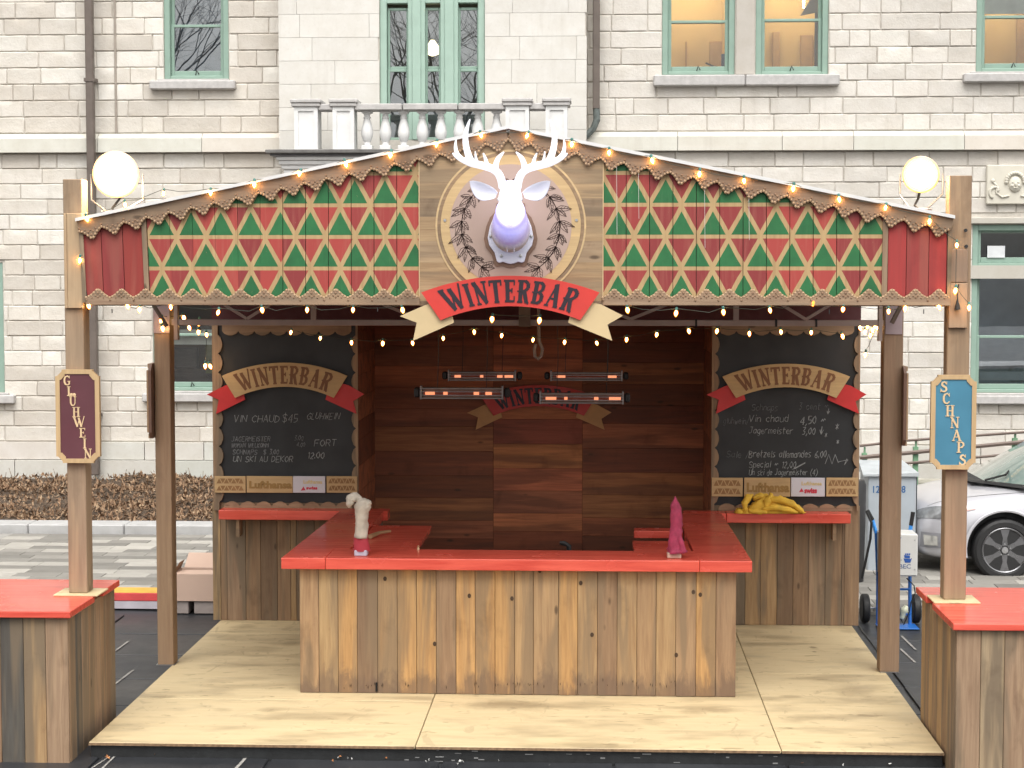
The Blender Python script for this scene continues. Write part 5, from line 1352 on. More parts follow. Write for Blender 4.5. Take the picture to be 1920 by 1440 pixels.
# scalloped trims
def lace_prof(t, H=1.0):
    """three rounded steps climbing to a point, then a flat valley"""
    d = abs(t - .5)
    if d > .40: return .0
    q = (1 - d / .40) * 3.2
    k = min(3, math.floor(q)); f = min(1, (q - k) / (1 if k < 3 else .2))
    return H * (k + (1 - (1 - f) ** 2) ** .5 * (1 if k < 3 else .35)) / 3.35
def lace(A, B, period, H, body, side, Y0, color, name='scalloped_trim', flip=1):
    """A to B baseline (x, z); body below it, lobes on the other side by flip"""
    A, B = Vector(A), Vector(B); L = (B - A).length; d = (B - A) / L; nrm = Vector((-d.y, d.x)) * flip
    n = max(1, round(L / period)); K = 22
    line = []
    for i in range(n):
        for k in range(K):
            t = k / K; line.append((A + d * (L * (i + t) / n), lace_prof(t, H)))
    line.append((B, 0))
    def strip_mesh(e0, extra, y0, y1):
        mb = MB()
        for p, h in line:
            q = p + nrm * (h + extra); r = p - nrm * body
            mb.v += [(q.x, y0, q.y), (r.x, y0, r.y), (q.x, y1, q.y), (r.x, y1, r.y)]
        for i in range(len(line) - 1):
            a = 4 * i; b = a + 4
            F = [(a, a + 1, b + 1, b), (a, b, b + 2, a + 2), (a + 1, a + 3, b + 3, b + 1)]
            if flip < 0: F = [f[::-1] for f in F]
            mb.f += F
        mb.f += [(0, 2, 3, 1), (4 * (len(line) - 1), 4 * (len(line) - 1) + 1, 4 * (len(line) - 1) + 3, 4 * (len(line) - 1) + 2)]
        mb.m = [0] * len(mb.f); return mb
    tr = strip_mesh(0, 0, Y0 - .010, Y0 - .0).build(name, WX, gs, color=color)
    strip_mesh(0, .010, Y0 + .0005, Y0 + .006).build('trim_edge', CREAM, tr)
    # carved ornament: small raised drops under every peak
    mb = MB(); mc = MB()
    for i in range(n):
        for t_, hh, r_ in ((.5, .62, .009), (.40, .30, .007), (.60, .30, .007), (.26, .05, .006), (.74, .05, .006), (.5, .12, .007), (0.02, -.25, .008)):
            p = A + d * (L * (i + t_) / n) + nrm * hh * H; mb.ball((p.x, Y0 - .011, p.y), r_, .005, r_, 6, 4)
        for t_ in [k / 9 for k in range(9)]:
            p = A + d * (L * (i + t_) / n) + nrm * (lace_prof(t_, H) + .002); mc.ball((p.x, Y0 - .006, p.y), .0105, .008, .0105, 6, 4)
    o = mb.build('carved_drops', plain('carved drop wood', (.25, .155, .095), .8), tr); o['kind'] = 'stuff'
    o = mc.build('carved_beads', CREAM, tr); o['kind'] = 'stuff'
    return tr
TC = (.38, .265, .175)
yb = YG - .024
zL = aty(960, 559, yb).z
lace((aty(162, 560, yb).x, zL), (aty(787, 560, yb).x, zL), .158, .056, .046, 0, yb, TC)
lace((aty(1130, 560, yb).x, zL), (aty(1782, 560, yb).x, zL), .158, .056, .046, 0, yb, TC)
MB().box(aty(162, 560, yb).x, yb + .007, zL - .052, aty(1782, 560, yb).x, YG - .013, zL - .02).build('bottom_rail', WX, gs, color=(.30, .22, .15))
off = .078
for A, B in ((gl, gp), (gp, gr)):
    a, b = (A.x + (.02 if A is gl else 0), A.z - off), (B.x - (.02 if B is gr else 0), B.z - off)
    # lobes hang downwards
    lace(a, b, .158, .066, off - .012, 0, yb, (.31, .21, .14), flip=-1)
    s = (B - A).normalized()
    MB().add([(A.x, yb - .03, A.z - .012), (B.x, yb - .03, B.z - .012), (B.x, yb - .03, B.z + .010), (A.x, yb - .03, A.z + .010), (A.x, YG + .12, A.z - .012), (B.x, YG + .12, B.z - .012), (B.x, YG + .12, B.z + .010), (A.x, YG + .12, A.z + .010)],
             [(0, 1, 2, 3), (3, 2, 6, 7), (0, 4, 5, 1), (4, 7, 6, 5), (0, 3, 7, 4), (1, 5, 6, 2)]).build('white_edge_strip', plain('white roof edge', (.66, .66, .66), .5, var=.03), gs)

# medallion
mc_ = aty(957.5, 423, YG - .012); kk = YG / F_PX
def disc(r, y0, y1, mat, name, parent, color=None, r2=None, n=72):
    mb = MB(); c = (mc_.x, 0, mc_.z)
    if r2 is None: mb.lathe((mc_.x, y0, mc_.z), [(0.001, 0), (r, 0), (r, y1 - y0)], n, 'y')
    else: mb.lathe((mc_.x, y0, mc_.z), [(r2, y1 - y0), (r2, 0), (r, 0), (r, y1 - y0)], n, 'y')
    return mb.build(name, mat, parent, color=color)
med = disc(141 * kk, YG - .0135, YG - .010, WCLEAN, 'medallion', gs, (.60, .44, .24))
disc(137.5 * kk, YG - .0145, YG - .013, WX, 'medallion_groove', med, (.36, .25, .15))
ring = disc(131 * kk, YG - .020, YG - .013, WCLEAN, 'medallion_ring', med, (.60, .43, .22))
MAUVE = plain('mauve brown disc paint', (.44, .32, .265), .6, var=.06, nscale=3)
disc(114 * kk, YG - .0225, YG - .019, MAUVE, 'medallion_disc', med)
for s in (-1, 1): MB().lathe((mc_.x + s * 123 * kk, YG - .024, mc_.z + 10 * kk), [(.001, 0), (.010, 0), (.010, .006)], 10, 'y').build('screw', METAL, med)
# laurel sprays: stems with leaves
rr = random.Random(21); mb = MB(); y0 = YG - .0237
def leaf(mb, x, z, ang, L, wd):
    d = Vector((cos(ang), sin(ang))); n_ = Vector((-d.y, d.x)); P = Vector((x, z))
    ring_ = [P, P + d * L * .3 + n_ * wd, P + d * L * .65 + n_ * wd * .8, P + d * L, P + d * L * .65 - n_ * wd * .8, P + d * L * .3 - n_ * wd]
    inn = [P + (q - P) * .8 + d * L * .05 for q in ring_]
    # outlined leaf: rim bars plus a midrib, as in a pen drawing
    for a, b in zip(ring_, ring_[1:] + ring_[:1]):
        e = (b - a).normalized(); m_ = Vector((-e.y, e.x)) * .0015
        mb.prism([(a + m_)[:], (a - m_)[:], (b - m_)[:], (b + m_)[:]], y0, y0 + .001)
    m_ = n_ * .0020
    mb.prism([(P + m_)[:], (P - m_)[:], (P + d * L * .9 - m_)[:], (P + d * L * .9 + m_)[:]], y0, y0 + .001)
    for f in (.3, .5, .7):
        a = P + d * L * f; b = a + (d * .7 + n_) * wd * .8; e = (b - a).normalized(); m_ = Vector((-e.y, e.x)) * .0012
        mb.prism([(a + m_)[:], (a - m_)[:], (b - m_)[:], (b + m_)[:]], y0, y0 + .001)
rad = 92 * kk
for s in (-1, 1):
    prev = None
    for k in range(25):
        a = R(58 - 122 * k / 24) if True else 0
        an = pi / 2 - s * (pi / 2 - a) 
        x, z = mc_.x + s * rad * cos(a), mc_.z + rad * sin(a) - .01
        if prev:
            e = Vector((x - prev[0], z - prev[1])).normalized(); m_ = Vector((-e.y, e.x)) * .003
            mb.prism([(prev[0] + m_.x, prev[1] + m_.y), (prev[0] - m_.x, prev[1] - m_.y), (x - m_.x, z - m_.y), (x + m_.x, z + m_.y)], y0, y0 + .001)
            if k % 3 == 1:
                up = math.atan2(z - prev[1], x - prev[0])
                for da in (.95, .4, -.45, -1.0): leaf(mb, x, z, up + da + rr.uniform(-.2, .2), rr.uniform(.075, .112), rr.uniform(.014, .020))
        prev = (x, z)
for s in (-1, 1):
    for k in range(3): leaf(mb, mc_.x + s * .01 * (k + 1), mc_.z + rad - .03, pi / 2 - s * 1.3 + .3 * k, .04, .008)
mb.build('laurel_drawing', plain('burnt dark brown line', (.045, .022, .018), .8), med)['kind'] = 'stuff'

# main WINTERBAR ribbon
ribbon('big red ribbon sign lettered WINTERBAR below the deer head', 957, 517, 1, 1, YG - .075, REDS, TAILP, LETTER_D)

# ================================================================== DEER HEAD
def deer_mat(name, kind):
    m, t, b, o = newmat(name)
    b.inputs['Base Color'].default_value = (.60, .60, .66, 1); b.inputs['Roughness'].default_value = .35
    b.inputs['Subsurface Weight'].default_value = 0
    if kind == 'head':
        ps = nd(t, 'ShaderNodeNewGeometry').outputs['Position']; c = aty(956, 380, YG - .42)
        d = nd(t, 'ShaderNodeVectorMath', operation='MULTIPLY_ADD'); lk(t, ps, d.inputs[0]); sc_ = (1.05, .45, .72)
        d.inputs[1].default_value = sc_; d.inputs[2].default_value = (-c.x * sc_[0], -c.y * sc_[1], -c.z * sc_[2])
        ln = nd(t, 'ShaderNodeVectorMath', operation='LENGTH'); lk(t, d.outputs[0], ln.inputs[0])
        f = ramp(t, ln.outputs['Value'], (.085, 1), (.135, 0)); f2 = ramp(t, ln.outputs['Value'], (.12, 1), (.24, 0))   # glow painted to dim outwards from the brow; no lamp inside
        n = nd(t, 'ShaderNodeMix', data_type='RGBA'); lk(t, f, n.inputs[0]); n.inputs[6].default_value = (.26, .22, 1, 1); n.inputs[7].default_value = (.90, .93, 1, 1)
        lk(t, n.outputs[2], b.inputs['Emission Color'])
        lk(t, math_(t, 'ADD', math_(t, 'MULTIPLY', f, 1.1), math_(t, 'MULTIPLY', f2, .5)), b.inputs['Emission Strength'])
    elif kind == 'antler': b.inputs['Emission Color'].default_value = (.9, .92, 1, 1); b.inputs['Emission Strength'].default_value = .45
    else: b.inputs['Emission Color'].default_value = (.7, .7, 1, 1); b.inputs['Emission Strength'].default_value = .10
    return m
deer = thing('deer_head', 'glowing white plastic stag head with tall antlers mounted on the gable', 'deer head', tuple(aty(957, 430, YG - .03)))
kd = 12.1 / F_PX
DX = lambda u, v, y: Vector((aty(u, v, y).x, y, aty(u, v, y).z))
# shield plaque
half = [(0, 386), (22, 386), (24, 400), (33, 410), (39, 425), (43, 446), (40, 460), (30, 474), (26, 490), (22, 493), (14, 491), (6, 494), (0, 495)]
pts = [(957.5 - a, v) for a, v in half] + [(957.5 + a, v) for a, v in half[::-1][1:]]
Q = [DX(u, v, YG - .04) for u, v in pts]
o = MB().prism([(p.x, p.z) for p in Q], YG - .052, YG - .030).build('mounting_shield', deer_mat('glowing shield plastic', 'shield'), deer)
m = o.modifiers.new('bevel', 'BEVEL'); m.width = .008; m.segments = 2
Q2 = [DX(957.5 + (u - 957.5) * 1.17, 440 + (v - 440) * 1.12 + 1, YG - .03) for u, v in pts]
MB().prism([(p.x, p.z) for p in Q2], YG - .0295, YG - .0238).build('shield_backboard', plain('brown shield board', (.22, .13, .09), .7), deer)
for u, v in ((920, 443), (996, 443), (940, 480), (976, 480)):
    p = DX(u, v, YG - .055); MB().lathe(tuple(p), [(.001, -.006), (.011, -.004), (.0115, .004)], 10, 'y').lathe((p.x, p.y - .007, p.z), [(.001, 0), (.005, .001)], 6, 'y').build('bolt', METAL, deer)
# body of the head: one skin
mb = MB()
def ell(u, v, y, rx, ry, rz, tilt=0): mb.ball(tuple(DX(u, v, y)), rx, ry, rz, 20, 12, Matrix.Rotation(tilt, 3, 'X'))
ell(957, 432, YG - .13, .133, .12, .150)            # chest against the shield
ell(957, 420, YG - .19, .122, .12, .145)
ell(957, 402, YG - .25, .104, .10, .12)            # neck
ell(957, 372, YG - .34, .078, .10, .09)             # skull
ell(957, 352, YG - .34, .072, .07, .05)
ell(957, 390, YG - .42, .066, .085, .085, R(20))    # face
ell(956, 408, YG - .46, .048, .07, .062, R(25))     # muzzle
ell(956, 417, YG - .49, .036, .045, .035)
head = mb.build('head', deer_mat('glowing head plastic', 'head'), deer, smooth='full')
m = head.modifiers.new('remesh', 'REMESH'); m.mode = 'VOXEL'; m.voxel_size = .009; m.use_smooth_shade = True
m = head.modifiers.new('smooth', 'SMOOTH'); m.factor = .6; m.iterations = 8
# chest ridges
mr = MB()
for u0, u1 in ((952, 951), (963, 964)):
    mr.tube([DX(u0, 436, YG - .245), DX((u0 + u1) / 2, 452, YG - .235), DX(u1, 472, YG - .17)], [.002, .004, .004], 6)
mr.build('chest_ridge', deer_mat('ridge plastic', 'shield'), head, smooth=True)
AN = deer_mat('glowing antler plastic', 'antler')
for s in (-1, 1):
    mx = lambda u: u if s < 0 else 1912.5 - u
    # eye and nostril
    mb = MB(); e = DX(mx(935), 374, YG - .40); mb.ball(tuple(e), .010, .012, .012, 10, 6); mb.build('eye', plain('pale moulded eye', (.6, .6, .66), .3), head, smooth=True)
    # ear: cupped leaf
    base, tip = DX(mx(931), 366, YG - .33), DX(mx(881), 340, YG - .37)
    d = tip - base; L = d.length; dn = d.normalized(); up = Vector((0, 0, 1)); upn = (up - dn * up.dot(dn)).normalized(); bk = dn.cross(upn)
    if bk.y < 0: bk = -bk
    mb = MB(); N_, M_ = 12, 8; vs = []; fs = []
    for layer in (0, 1):
        for i in range(N_ + 1):
            t_ = i / N_; wd = .058 * (sin(pi * min(1, t_ * .93 + .07)) ** .75) * (1 - t_ * .12) + .002
            droop = -.022 * sin(pi * t_)
            for j in range(M_ + 1):
                a = -1 + 2 * j / M_
                p = base + dn * L * t_ + upn * (a * wd + droop) + bk * ((1 - a * a) * .028 * sin(pi * min(1, t_ + .1)) + layer * .008)
                vs.append(p)
    W_ = M_ + 1; T_ = (N_ + 1) * W_
    for i in range(N_):
        for j in range(M_):
            a = i * W_ + j; fs += [(a, a + 1, a + W_ + 1, a + W_), (T_ + a, T_ + a + W_, T_ + a + W_ + 1, T_ + a + 1)]
    for i in range(N_): 
        a = i * W_; fs += [(a, a + W_, T_ + a + W_, T_ + a)]; a += M_; fs += [(a, T_ + a, T_ + a + W_, a + W_)]
    mb.add(vs, fs).build('ear', deer_mat('glowing ear plastic', 'antler2'), deer, smooth='full')
    # antler: beam and tines
    mb = MB()
    def tine(pts, rs):
        P = [DX(mx(u), v, y) for u, v, y in pts]
        # smooth the path by subdividing
        out, ro = [], []
        for i in range(len(P) - 1):
            p0, p1, p2, p3 = P[max(i - 1, 0)], P[i], P[i + 1], P[min(i + 2, len(P) - 1)]
            for t_ in (0, .33, .66):
                out.append(.5 * ((2 * p1) + (p2 - p0) * t_ + (2 * p0 - 5 * p1 + 4 * p2 - p3) * t_ ** 2 + (3 * p1 - p0 - 3 * p2 + p3) * t_ ** 3)); ro.append(rs[i] + (rs[i + 1] - rs[i]) * t_)
        out.append(P[-1]); ro.append(rs[-1]); mb.tube(out, ro, 10)
    Ya = YG - .34
    tine([(943, 352, Ya), (940, 338, Ya), (934, 325, Ya - .02), (922, 316, Ya - .05), (902, 310, Ya - .08), (884, 306, Ya - .10), (868, 300, Ya - .10), (858, 295, Ya - .09), (851, 290, Ya - .07)], [.029, .027, .026, .026, .026, .025, .020, .014, .007])
    tine([(929, 322, Ya - .04), (930, 308, Ya - .06), (935, 296, Ya - .08), (945, 285, Ya - .09)], [.020, .019, .016, .004])
    tine([(913, 312, Ya - .07), (911, 300, Ya - .09), (906, 287, Ya - .10)], [.016, .012, .004])
    tine([(897, 308, Ya - .08), (893, 300, Ya - .11), (891, 284, Ya - .13)], [.014, .010, .003])
    tine([(886, 306, Ya - .10), (878, 290, Ya - .08), (873, 268, Ya - .04), (874, 247, Ya + .0), (881, 224, Ya + .04)], [.022, .022, .020, .015, .004])
    tine([(866, 299, Ya - .10), (857, 288, Ya - .08), (854, 275, Ya - .05), (855, 262, Ya - .03)], [.017, .014, .011, .004])
    tine([(860, 297, Ya - .09), (853, 292, Ya - .1), (849, 287, Ya - .1)], [.012, .009, .005])
    mb.build('antler', AN, deer, smooth='full')
# ================================================================== LIGHTS
FLOOD_L = emit('glowing floodlight lens', (1, .84, .55), 30); FLOOD_R = emit('glowing floodlight lens pale', (1, .93, .82), 14)
def floodlight(label, u, v, Y, r, lens, aim, mount, W):
    c = aty(u, v, Y); t = thing('floodlight', label, 'floodlight', tuple(c), 'round floodlights behind the gable ends')
    d = Vector(aim).normalized(); rot = d.to_track_quat('Z', 'Y').to_matrix()
    def loc(prof, name, mat, n=28):
        mb = MB().lathe((0, 0, 0), prof, n); mb.v = [tuple(c + rot @ Vector(p)) for p in mb.v]
        return mb.build(name, mat, t, smooth=True)
    loc([(.04, -.16), (.06, -.155), (.085, -.09), (r * .96, -.01), (r, .0), (r * 1.02, .01), (r * .97, .014), (r * .94, .0)], 'lamp_shell', plain('lamp shell enamel', (.5, .47, .42), .4, .3))
    loc([(r * .78, .022), (r * .5, .034), (.001, .04)], 'lens', lens)
    loc([(r * .95, .004), (r * .86, .016), (r * .775, .023)], 'lens_edge', emit('warm lens edge', (1, .60, .24), 1.5 if W > 12 else .95))
    loc([(r * 1.0, .015), (r * .93, .022), (r * .86, .02)], 'lens_rim', emit('amber lens rim', (1, .50, .16), 1.6 if W > 12 else .6))
    e1, e2 = [c + rot @ Vector((s * (r + .02), 0, -.02)) for s in (-1, 1)]
    b = Vector(mount)
    MB().tube([e1, e1 + Vector((0, 0, -r * 1.1)), b + Vector((-.05, 0, 0))], .007, 6).tube([e2, e2 + Vector((0, 0, -r * 1.1)), b + Vector((.05, 0, 0))], .007, 6).build('yoke', METAL, t)
    P = [c + rot @ Vector((0, 0, -.15)), c + Vector((0, .1, -.16)), b + Vector((-.02, .03, .03)), b]
    MB().tube(P, .009, 6).build('cable', DARKM, t)
    MB().tube([b + Vector((-.09, 0, 0)), b + Vector((.09, 0, 0))], .012, 6).build('clamp', METAL, t)
    ld = bpy.data.lights.new('floodlight_glow', 'POINT'); ld.energy = W; ld.color = (1, .62, .28); ld.shadow_soft_size = .12
    lo = bpy.data.objects.new('floodlight_glow', ld); COL.objects.link(lo); lo.location = c + d * .16; attach(lo, t)
    return t
floodlight('blazing warm floodlight above the red panel by the GLÜHWEIN post', 218, 327, 12.62, .162, FLOOD_L, (.05, -1, -.12), tuple(aty(214, 398, 12.62)), 16)
floodlight('pale round floodlight on a wire yoke by the SCHNAPS post', 1727, 327, 12.6, .125, FLOOD_R, (-.32, -1, -.18), tuple(aty(1722, 393, 12.6)), 9)

bulb_meshes = {}
def make_bulb_meshes():
    g_ = MB().lathe((0, 0, 0), [(.001, -.052), (.006, -.048), (.015, -.034), (.0185, -.018), (.015, -.004), (.010, .004)], 10).build('b', BULB_GLASS, smooth='full', origin=(0, 0, 0))
    c_ = MB().lathe((0, 0, 0), [(.001, -.042), (.005, -.036), (.0105, -.024), (.0110, -.016), (.006, -.004), (.001, .0)], 8).build('c', BULB_CORE, smooth='full', origin=(0, 0, 0))
    s_ = MB().lathe((0, 0, 0), [(.010, .002), (.012, .004), (.012, .026), (.007, .032)], 8).build('s', SOCK, origin=(0, 0, 0))
    r = (g_.data, c_.data, s_.data)
    for o in (g_, c_, s_): bpy.data.objects.remove(o)
    return r
BG, BC, BS = make_bulb_meshes()
def string_lights(label, spots, Y, group='strings of warm bulbs', sag=.03, scale=1.0, tilt=0, cordpts=None, cord=True):
    """spots: (u, v[, Y]) pixel of each bulb"""
    P = [aty(s[0], s[1], s[2] if len(s) > 2 else Y) for s in spots]
    t = thing('string_lights', label, 'string lights', tuple(P[0]), group)
    rr = random.Random(len(spots))
    pts = []
    for i, p in enumerate(P):
        hd = p + Vector((0, .004, .038)) 
        pts.append(hd)
        if i + 1 < len(P):
            q = P[i + 1] + Vector((0, .004, .038)); 
            for f in (.3, .7): pts.append(hd.lerp(q, f) + Vector((0, .006, -sag * rr.uniform(.3, 1.2))))
    if cord: MB().tube(pts, .0022, 5).build('cord', CORD, t)
    for p in P:
        rot = (rr.uniform(-.25, .25), rr.uniform(-.35, .35), rr.uniform(0, 3)); k = scale * rr.uniform(.70, .86)
        b = inst('bulb', BG, t, p + Vector((0, 0, .022)), rot=rot, scale=(k, k, k))
        for nm, me in (('bulb_core', BC), ('socket', BS)):
            o = bpy.data.objects.new(nm, me); COL.objects.link(o); o.parent = b
    return t
YS = YG - .06
string_lights('string of warm bulbs climbing the two slopes of the gable top', [(162, 412), (234, 386), (307, 365), (395, 364), (477, 348), (563, 328), (647, 310), (733, 293), (819, 273), (901, 256), (990, 257), (1072, 272), (1142, 288), (1222, 303), (1312, 328), (1395, 341), (1488, 355), (1573, 376), (1661, 392), (1743, 417), (1794, 462), (1792, 547), (1817, 579)], YS, sag=.02)
string_lights('string of warm bulbs along the bottom edge of the gable sign', [(150, 490), (165, 575), (238, 577), (262, 582), (320, 578), (410, 588), (491, 583), (576, 583), (662, 583), (754, 583)], YG - .02)
string_lights('string of warm bulbs below the red WINTERBAR ribbon', [(923, 600), (1012, 602)], YG + .1, scale=1.1, sag=.005)
string_lights('string of warm bulbs under the gable sign on the SCHNAPS side', [(1176, 583), (1268, 589), (1356, 587), (1443, 584), (1525, 569), (1581, 582), (1666, 586), (1698, 580), (1759, 578)], YG - .02)
string_lights('string of warm bulbs draped across the dark bar interior', [(546, 625), (601, 636), (659, 644), (718, 645), (773, 645), (831, 636), (889, 624), (941, 631), (1000, 639), (1059, 643), (1118, 645), (1175, 638), (1232, 629), (1291, 622), (1345, 622), (1405, 627), (1464, 624), (1521, 625), (1579, 632)], 14.9, sag=.015)
string_lights('tangle of warm bulbs bunched at the inner post by the GLÜHWEIN side', [(304, 617, 14.2), (303, 602, 14.2), (344, 597, 14.5), (354, 616, 14.8), (374, 606, 14.6), (372, 624, 15.0), (387, 629, 15.2), (385, 687, 15.9), (393, 688, 15.9)], 14.6, sag=.02, scale=1.15)
string_lights('tangle of warm bulbs bunched at the inner post by the SCHNAPS side', [(1612, 616, 14.7), (1622, 624, 14.8), (1628, 613, 14.6), (1636, 620, 14.8), (1640, 612, 14.5), (1633, 630, 15), (1645, 617, 14.6), (1623, 666, 15.9)], 14.6, sag=.02, scale=1.15)
# lit bulbs' white drips: thin icicle cables seen on the right triangles
for u, v0, v1 in ((1156, 298, 440), (1197, 322, 410), (1321, 345, 465), (1404, 360, 450)):
    p, q = aty(u, v0, YG - .03), aty(u + 1, v1, YG - .03); MB().tube([p, q], .0016, 4).build('white_drip_line', plain('white paint drip', (.6, .58, .55), .6), gs)
# small clips hanging below the bottom edge
clips = MB()
for u, v in ((210, 579), (1732, 580), (708, 576), (1555, 580)):
    p = aty(u, v, YG - .03); clips.tube([p, p + Vector((0, 0, -.03))], .004, 4)
clips.build('hanging_clips', DARKM, gs)
# black plug on right post
t = thing('power_plug', 'black power plug hanging on the SCHNAPS post below the bulbs', 'plug', tuple(aty(1795, 572, YPR - .12)))
p = aty(1795, 575, YPR - .115); MB().lathe((p.x, p.y, p.z - .02), [(.020, 0), (.018, .02), (.008, .05), (.004, .075)], 10).build('plug_body', BLACKP, t, smooth=True)
MB().tube([p + Vector((0, 0, .05)), p + Vector((-.004, 0, .1)), p + Vector((.008, .0, .15))], .004, 5).build('cable', BLACKP, t)

# ================================================================== HEATERS
HSHELL = plain('brushed heater housing', (.22, .19, .18), .4, .6); HGLOW = emit('hot filament end', (1, .34, .16), .55); HTUBE = plain('ruby quartz tube', (.32, .10, .07), .25); HREF = plain('copper reflector', (.30, .15, .11), .35, .4)  # reflector has an even copper brown base colour
def heater(label, u0, u1, v0, v1, Y, tiltv, glow):
    a, b = aty(u0, v0 + (tiltv if tiltv < 0 else 0), Y), aty(u1, v0, Y); z0, z1 = aty(u0, v1, Y).z, aty(u0, v0, Y).z; X0, X1 = a.x, b.x; H = z1 - z0
    t = thing('heater', label, 'heater', ((X0 + X1) / 2, Y, z0), 'infrared heater bars under the canopy')
    front = H > .08
    # trough housing open to the front
    MB().box(X0, Y, z0, X1, Y + .08, z0 + .014, .003).box(X0, Y, z1 - .014, X1, Y + .08, z1, .003).box(X0, Y + .07, z0 + .014, X1, Y + .085, z1 - .014).build('housing', HSHELL, t)
    MB().box(X0 + .012, Y + .05, z0 + .016, X1 - .012, Y + .066, z1 - .016).build('reflector', HREF, t)
    zc_ = (z0 + z1) / 2
    MB().tube([(X0 + .02, Y + .03, zc_), (X1 - .02, Y + .03, zc_)], H * .2, 8).build('heating_tube', HTUBE, t)
    for X in glow:
        x = aty(X[0], v0, Y).x; w_ = X[1] / F_PX * Y
        MB().tube([(x - w_ / 2, Y + .018, zc_), (x + w_ / 2, Y + .018, zc_)], H * .16, 6).build('glowing_end', HGLOW, t)
    for x, s in ((X0, -1), (X1, 1)):
        MB().box(x - .008, Y - .004, z0 - .004, x + .008, Y + .09, z1 + .016, .002).build('end_cap', HSHELL, t)
        MB().box(min(x + s * .012, x + s * .06), Y + .02, z0 + .01, max(x + s * .012, x + s * .06), Y + .10, z1 - .002, .012).build('end_block', BLACKP, t)
    # wire guard across the mouth
    mb = MB()
    for f in (.35, .65): mb.tube([(X0, Y - .006, z0 + H * f), (X1, Y - .006, z0 + H * f)], .0015, 4)
    mb.build('guard_wire', METAL, t)
    for f in (.2, .8):
        x = X0 + (X1 - X0) * f; MB().tube([(x, Y + .04, z1), (x + .01, Y + .04, z1 + .3), (x, Y + .04, zl + .35)], .0028, 5).build('hanging_chain', BLACKP, t)
heater('nearer heater bar overlapping the W of the back ribbon', 789, 942, 727, 748, 15.0, 0, [(806, 18), (835, 8), (893, 10), (916, 12)])
heater('nearer heater bar overlapping the last letters of the back ribbon', 1013, 1168, 737, 757, 15.0, 0, [(1033, 20), (1061, 6), (1118, 8), (1153, 22)])
heater('farther heater bar hanging above the start of the back ribbon', 841, 966, 697, 714, 16.3, 0, [(858, 12), (903, 6), (937, 10), (954, 16)])
heater('farther heater bar hanging above the end of the back ribbon', 1033, 1166, 698, 714, 16.3, 0, [(1052, 16), (1148, 16)])

# ================================================================== THINGS ON THE BAR
def blobtube(pts, rs, n=12, seed=1, amp=.08, flat=1.0):
    """tube with crumpled skin"""
    mb = MB(); rr = random.Random(seed); P, Q = [], []
    for i in range(len(pts) - 1):
        for k in range(5):
            f = k / 5; P.append(Vector(pts[i]).lerp(Vector(pts[i + 1]), f)); Q.append(rs[i] + (rs[i + 1] - rs[i]) * f)
    P.append(Vector(pts[-1])); Q.append(rs[-1]); mb.tube(P, Q, n)
    c = [P[min(i // n, len(P) - 1)] for i in range(len(mb.v))]
    nv = []
    for v, cc in zip(mb.v, c):
        d = Vector(v) - cc; k = 1 + amp * 2 * noise.noise(Vector(v) * 28 + Vector((seed, 0, 0))) + amp * noise.noise(Vector(v) * 70)
        nv.append(tuple(cc + d * k))
    mb.v = nv; return mb
YK = 13.42; ks = YK / F_PX
t = thing('wrapped_beer_tap', 'beer tap wrapped in a cream cloth with a red cuff on the bar', 'beer tap', tuple(aty(677, 1037, YK)), 'wrapped beer taps on the bar')
base = aty(677, 1040, YK); zt_ = ZC1 + .001
MB().box(base.x - .048, YK - .03, zt_, base.x + .048, YK + .06, zt_ + .045, .006).build('tap_base', plain('lilac white base', (.45, .45, .55), .5), t)
A = lambda u, v, dy=0: tuple(aty(u, v, YK + dy))
bt = MB(); w0, w1 = .062, .048; z0, z1 = zt_ + .035, aty(677, 1004, YK).z
vs = []; n = 16; L_ = 6
for i in range(L_ + 1):
    f = i / L_; z = z0 + (z1 - z0) * f
    for k in range(n):
        a = 2 * pi * k / n; r = (w0 + (w1 - w0) * f) * (1 + .10 * sin(3 * a + i) * (1 - f * .5) + .04 * sin(7 * a)); vs.append((base.x + r * cos(a) * (1.05), YK + .015 + r * .8 * sin(a), z))
fs = [(i * n + k, i * n + (k + 1) % n, (i + 1) * n + (k + 1) % n, (i + 1) * n + k) for i in range(L_) for k in range(n)]
bt.add(vs, fs).build('red_cuff', plain('dark red cloth', (.34, .03, .045), .8, bmp=.3), t, smooth='full')
o = blobtube([A(677, 1008, .015), A(678, 985, .015), A(678, 965, .015), A(680, 948, .015), A(681, 938, .015), A(681, 934, .015)], [.052, .046, .050, .062, .052, .012], 16, 3, .10).build('cloth_wrap', CLOTHC, t, smooth='full')
blobtube([A(676, 940, .015), A(667, 932, .01), A(658, 935, .0), A(655, 946, -.01), A(655, 952, -.01)], [.028, .036, .036, .026, .008], 12, 5, .12).build('cloth_droop', CLOTHC, t, smooth='full')
blobtube([A(683, 950, .01), A(692, 944, .0), A(696, 946, .0)], [.035, .03, .01], 10, 6, .12).build('cloth_fold', CLOTHC, t, smooth='full')
t = thing('wrapped_beer_tap', 'beer tap wrapped in a pointed magenta cloth on the bar', 'beer tap', tuple(aty(1266, 1040, YK)), 'wrapped beer taps on the bar')
base = aty(1264, 1042, YK)
MB().box(base.x - .052, YK - .03, zt_, base.x + .052, YK + .06, zt_ + .042, .006).build('tap_base', plain('pale pink wood base', (.52, .36, .28), .6), t)
o = blobtube([A(1268, 1036, .015), A(1266, 1015, .015), A(1268, 990, .015), A(1267, 960, .015), A(1266, 948, .015), A(1266, 931, .015)], [.066, .052, .046, .044, .036, .004], 9, 9, .13).build('cloth_wrap', MAG, t, smooth='full')
blobtube([A(1272, 990, -.01), A(1276, 1015, -.02), A(1281, 1036, -.01)], [.012, .022, .03], 8, 11, .2).build('cloth_fold', MAG, t, smooth='full')
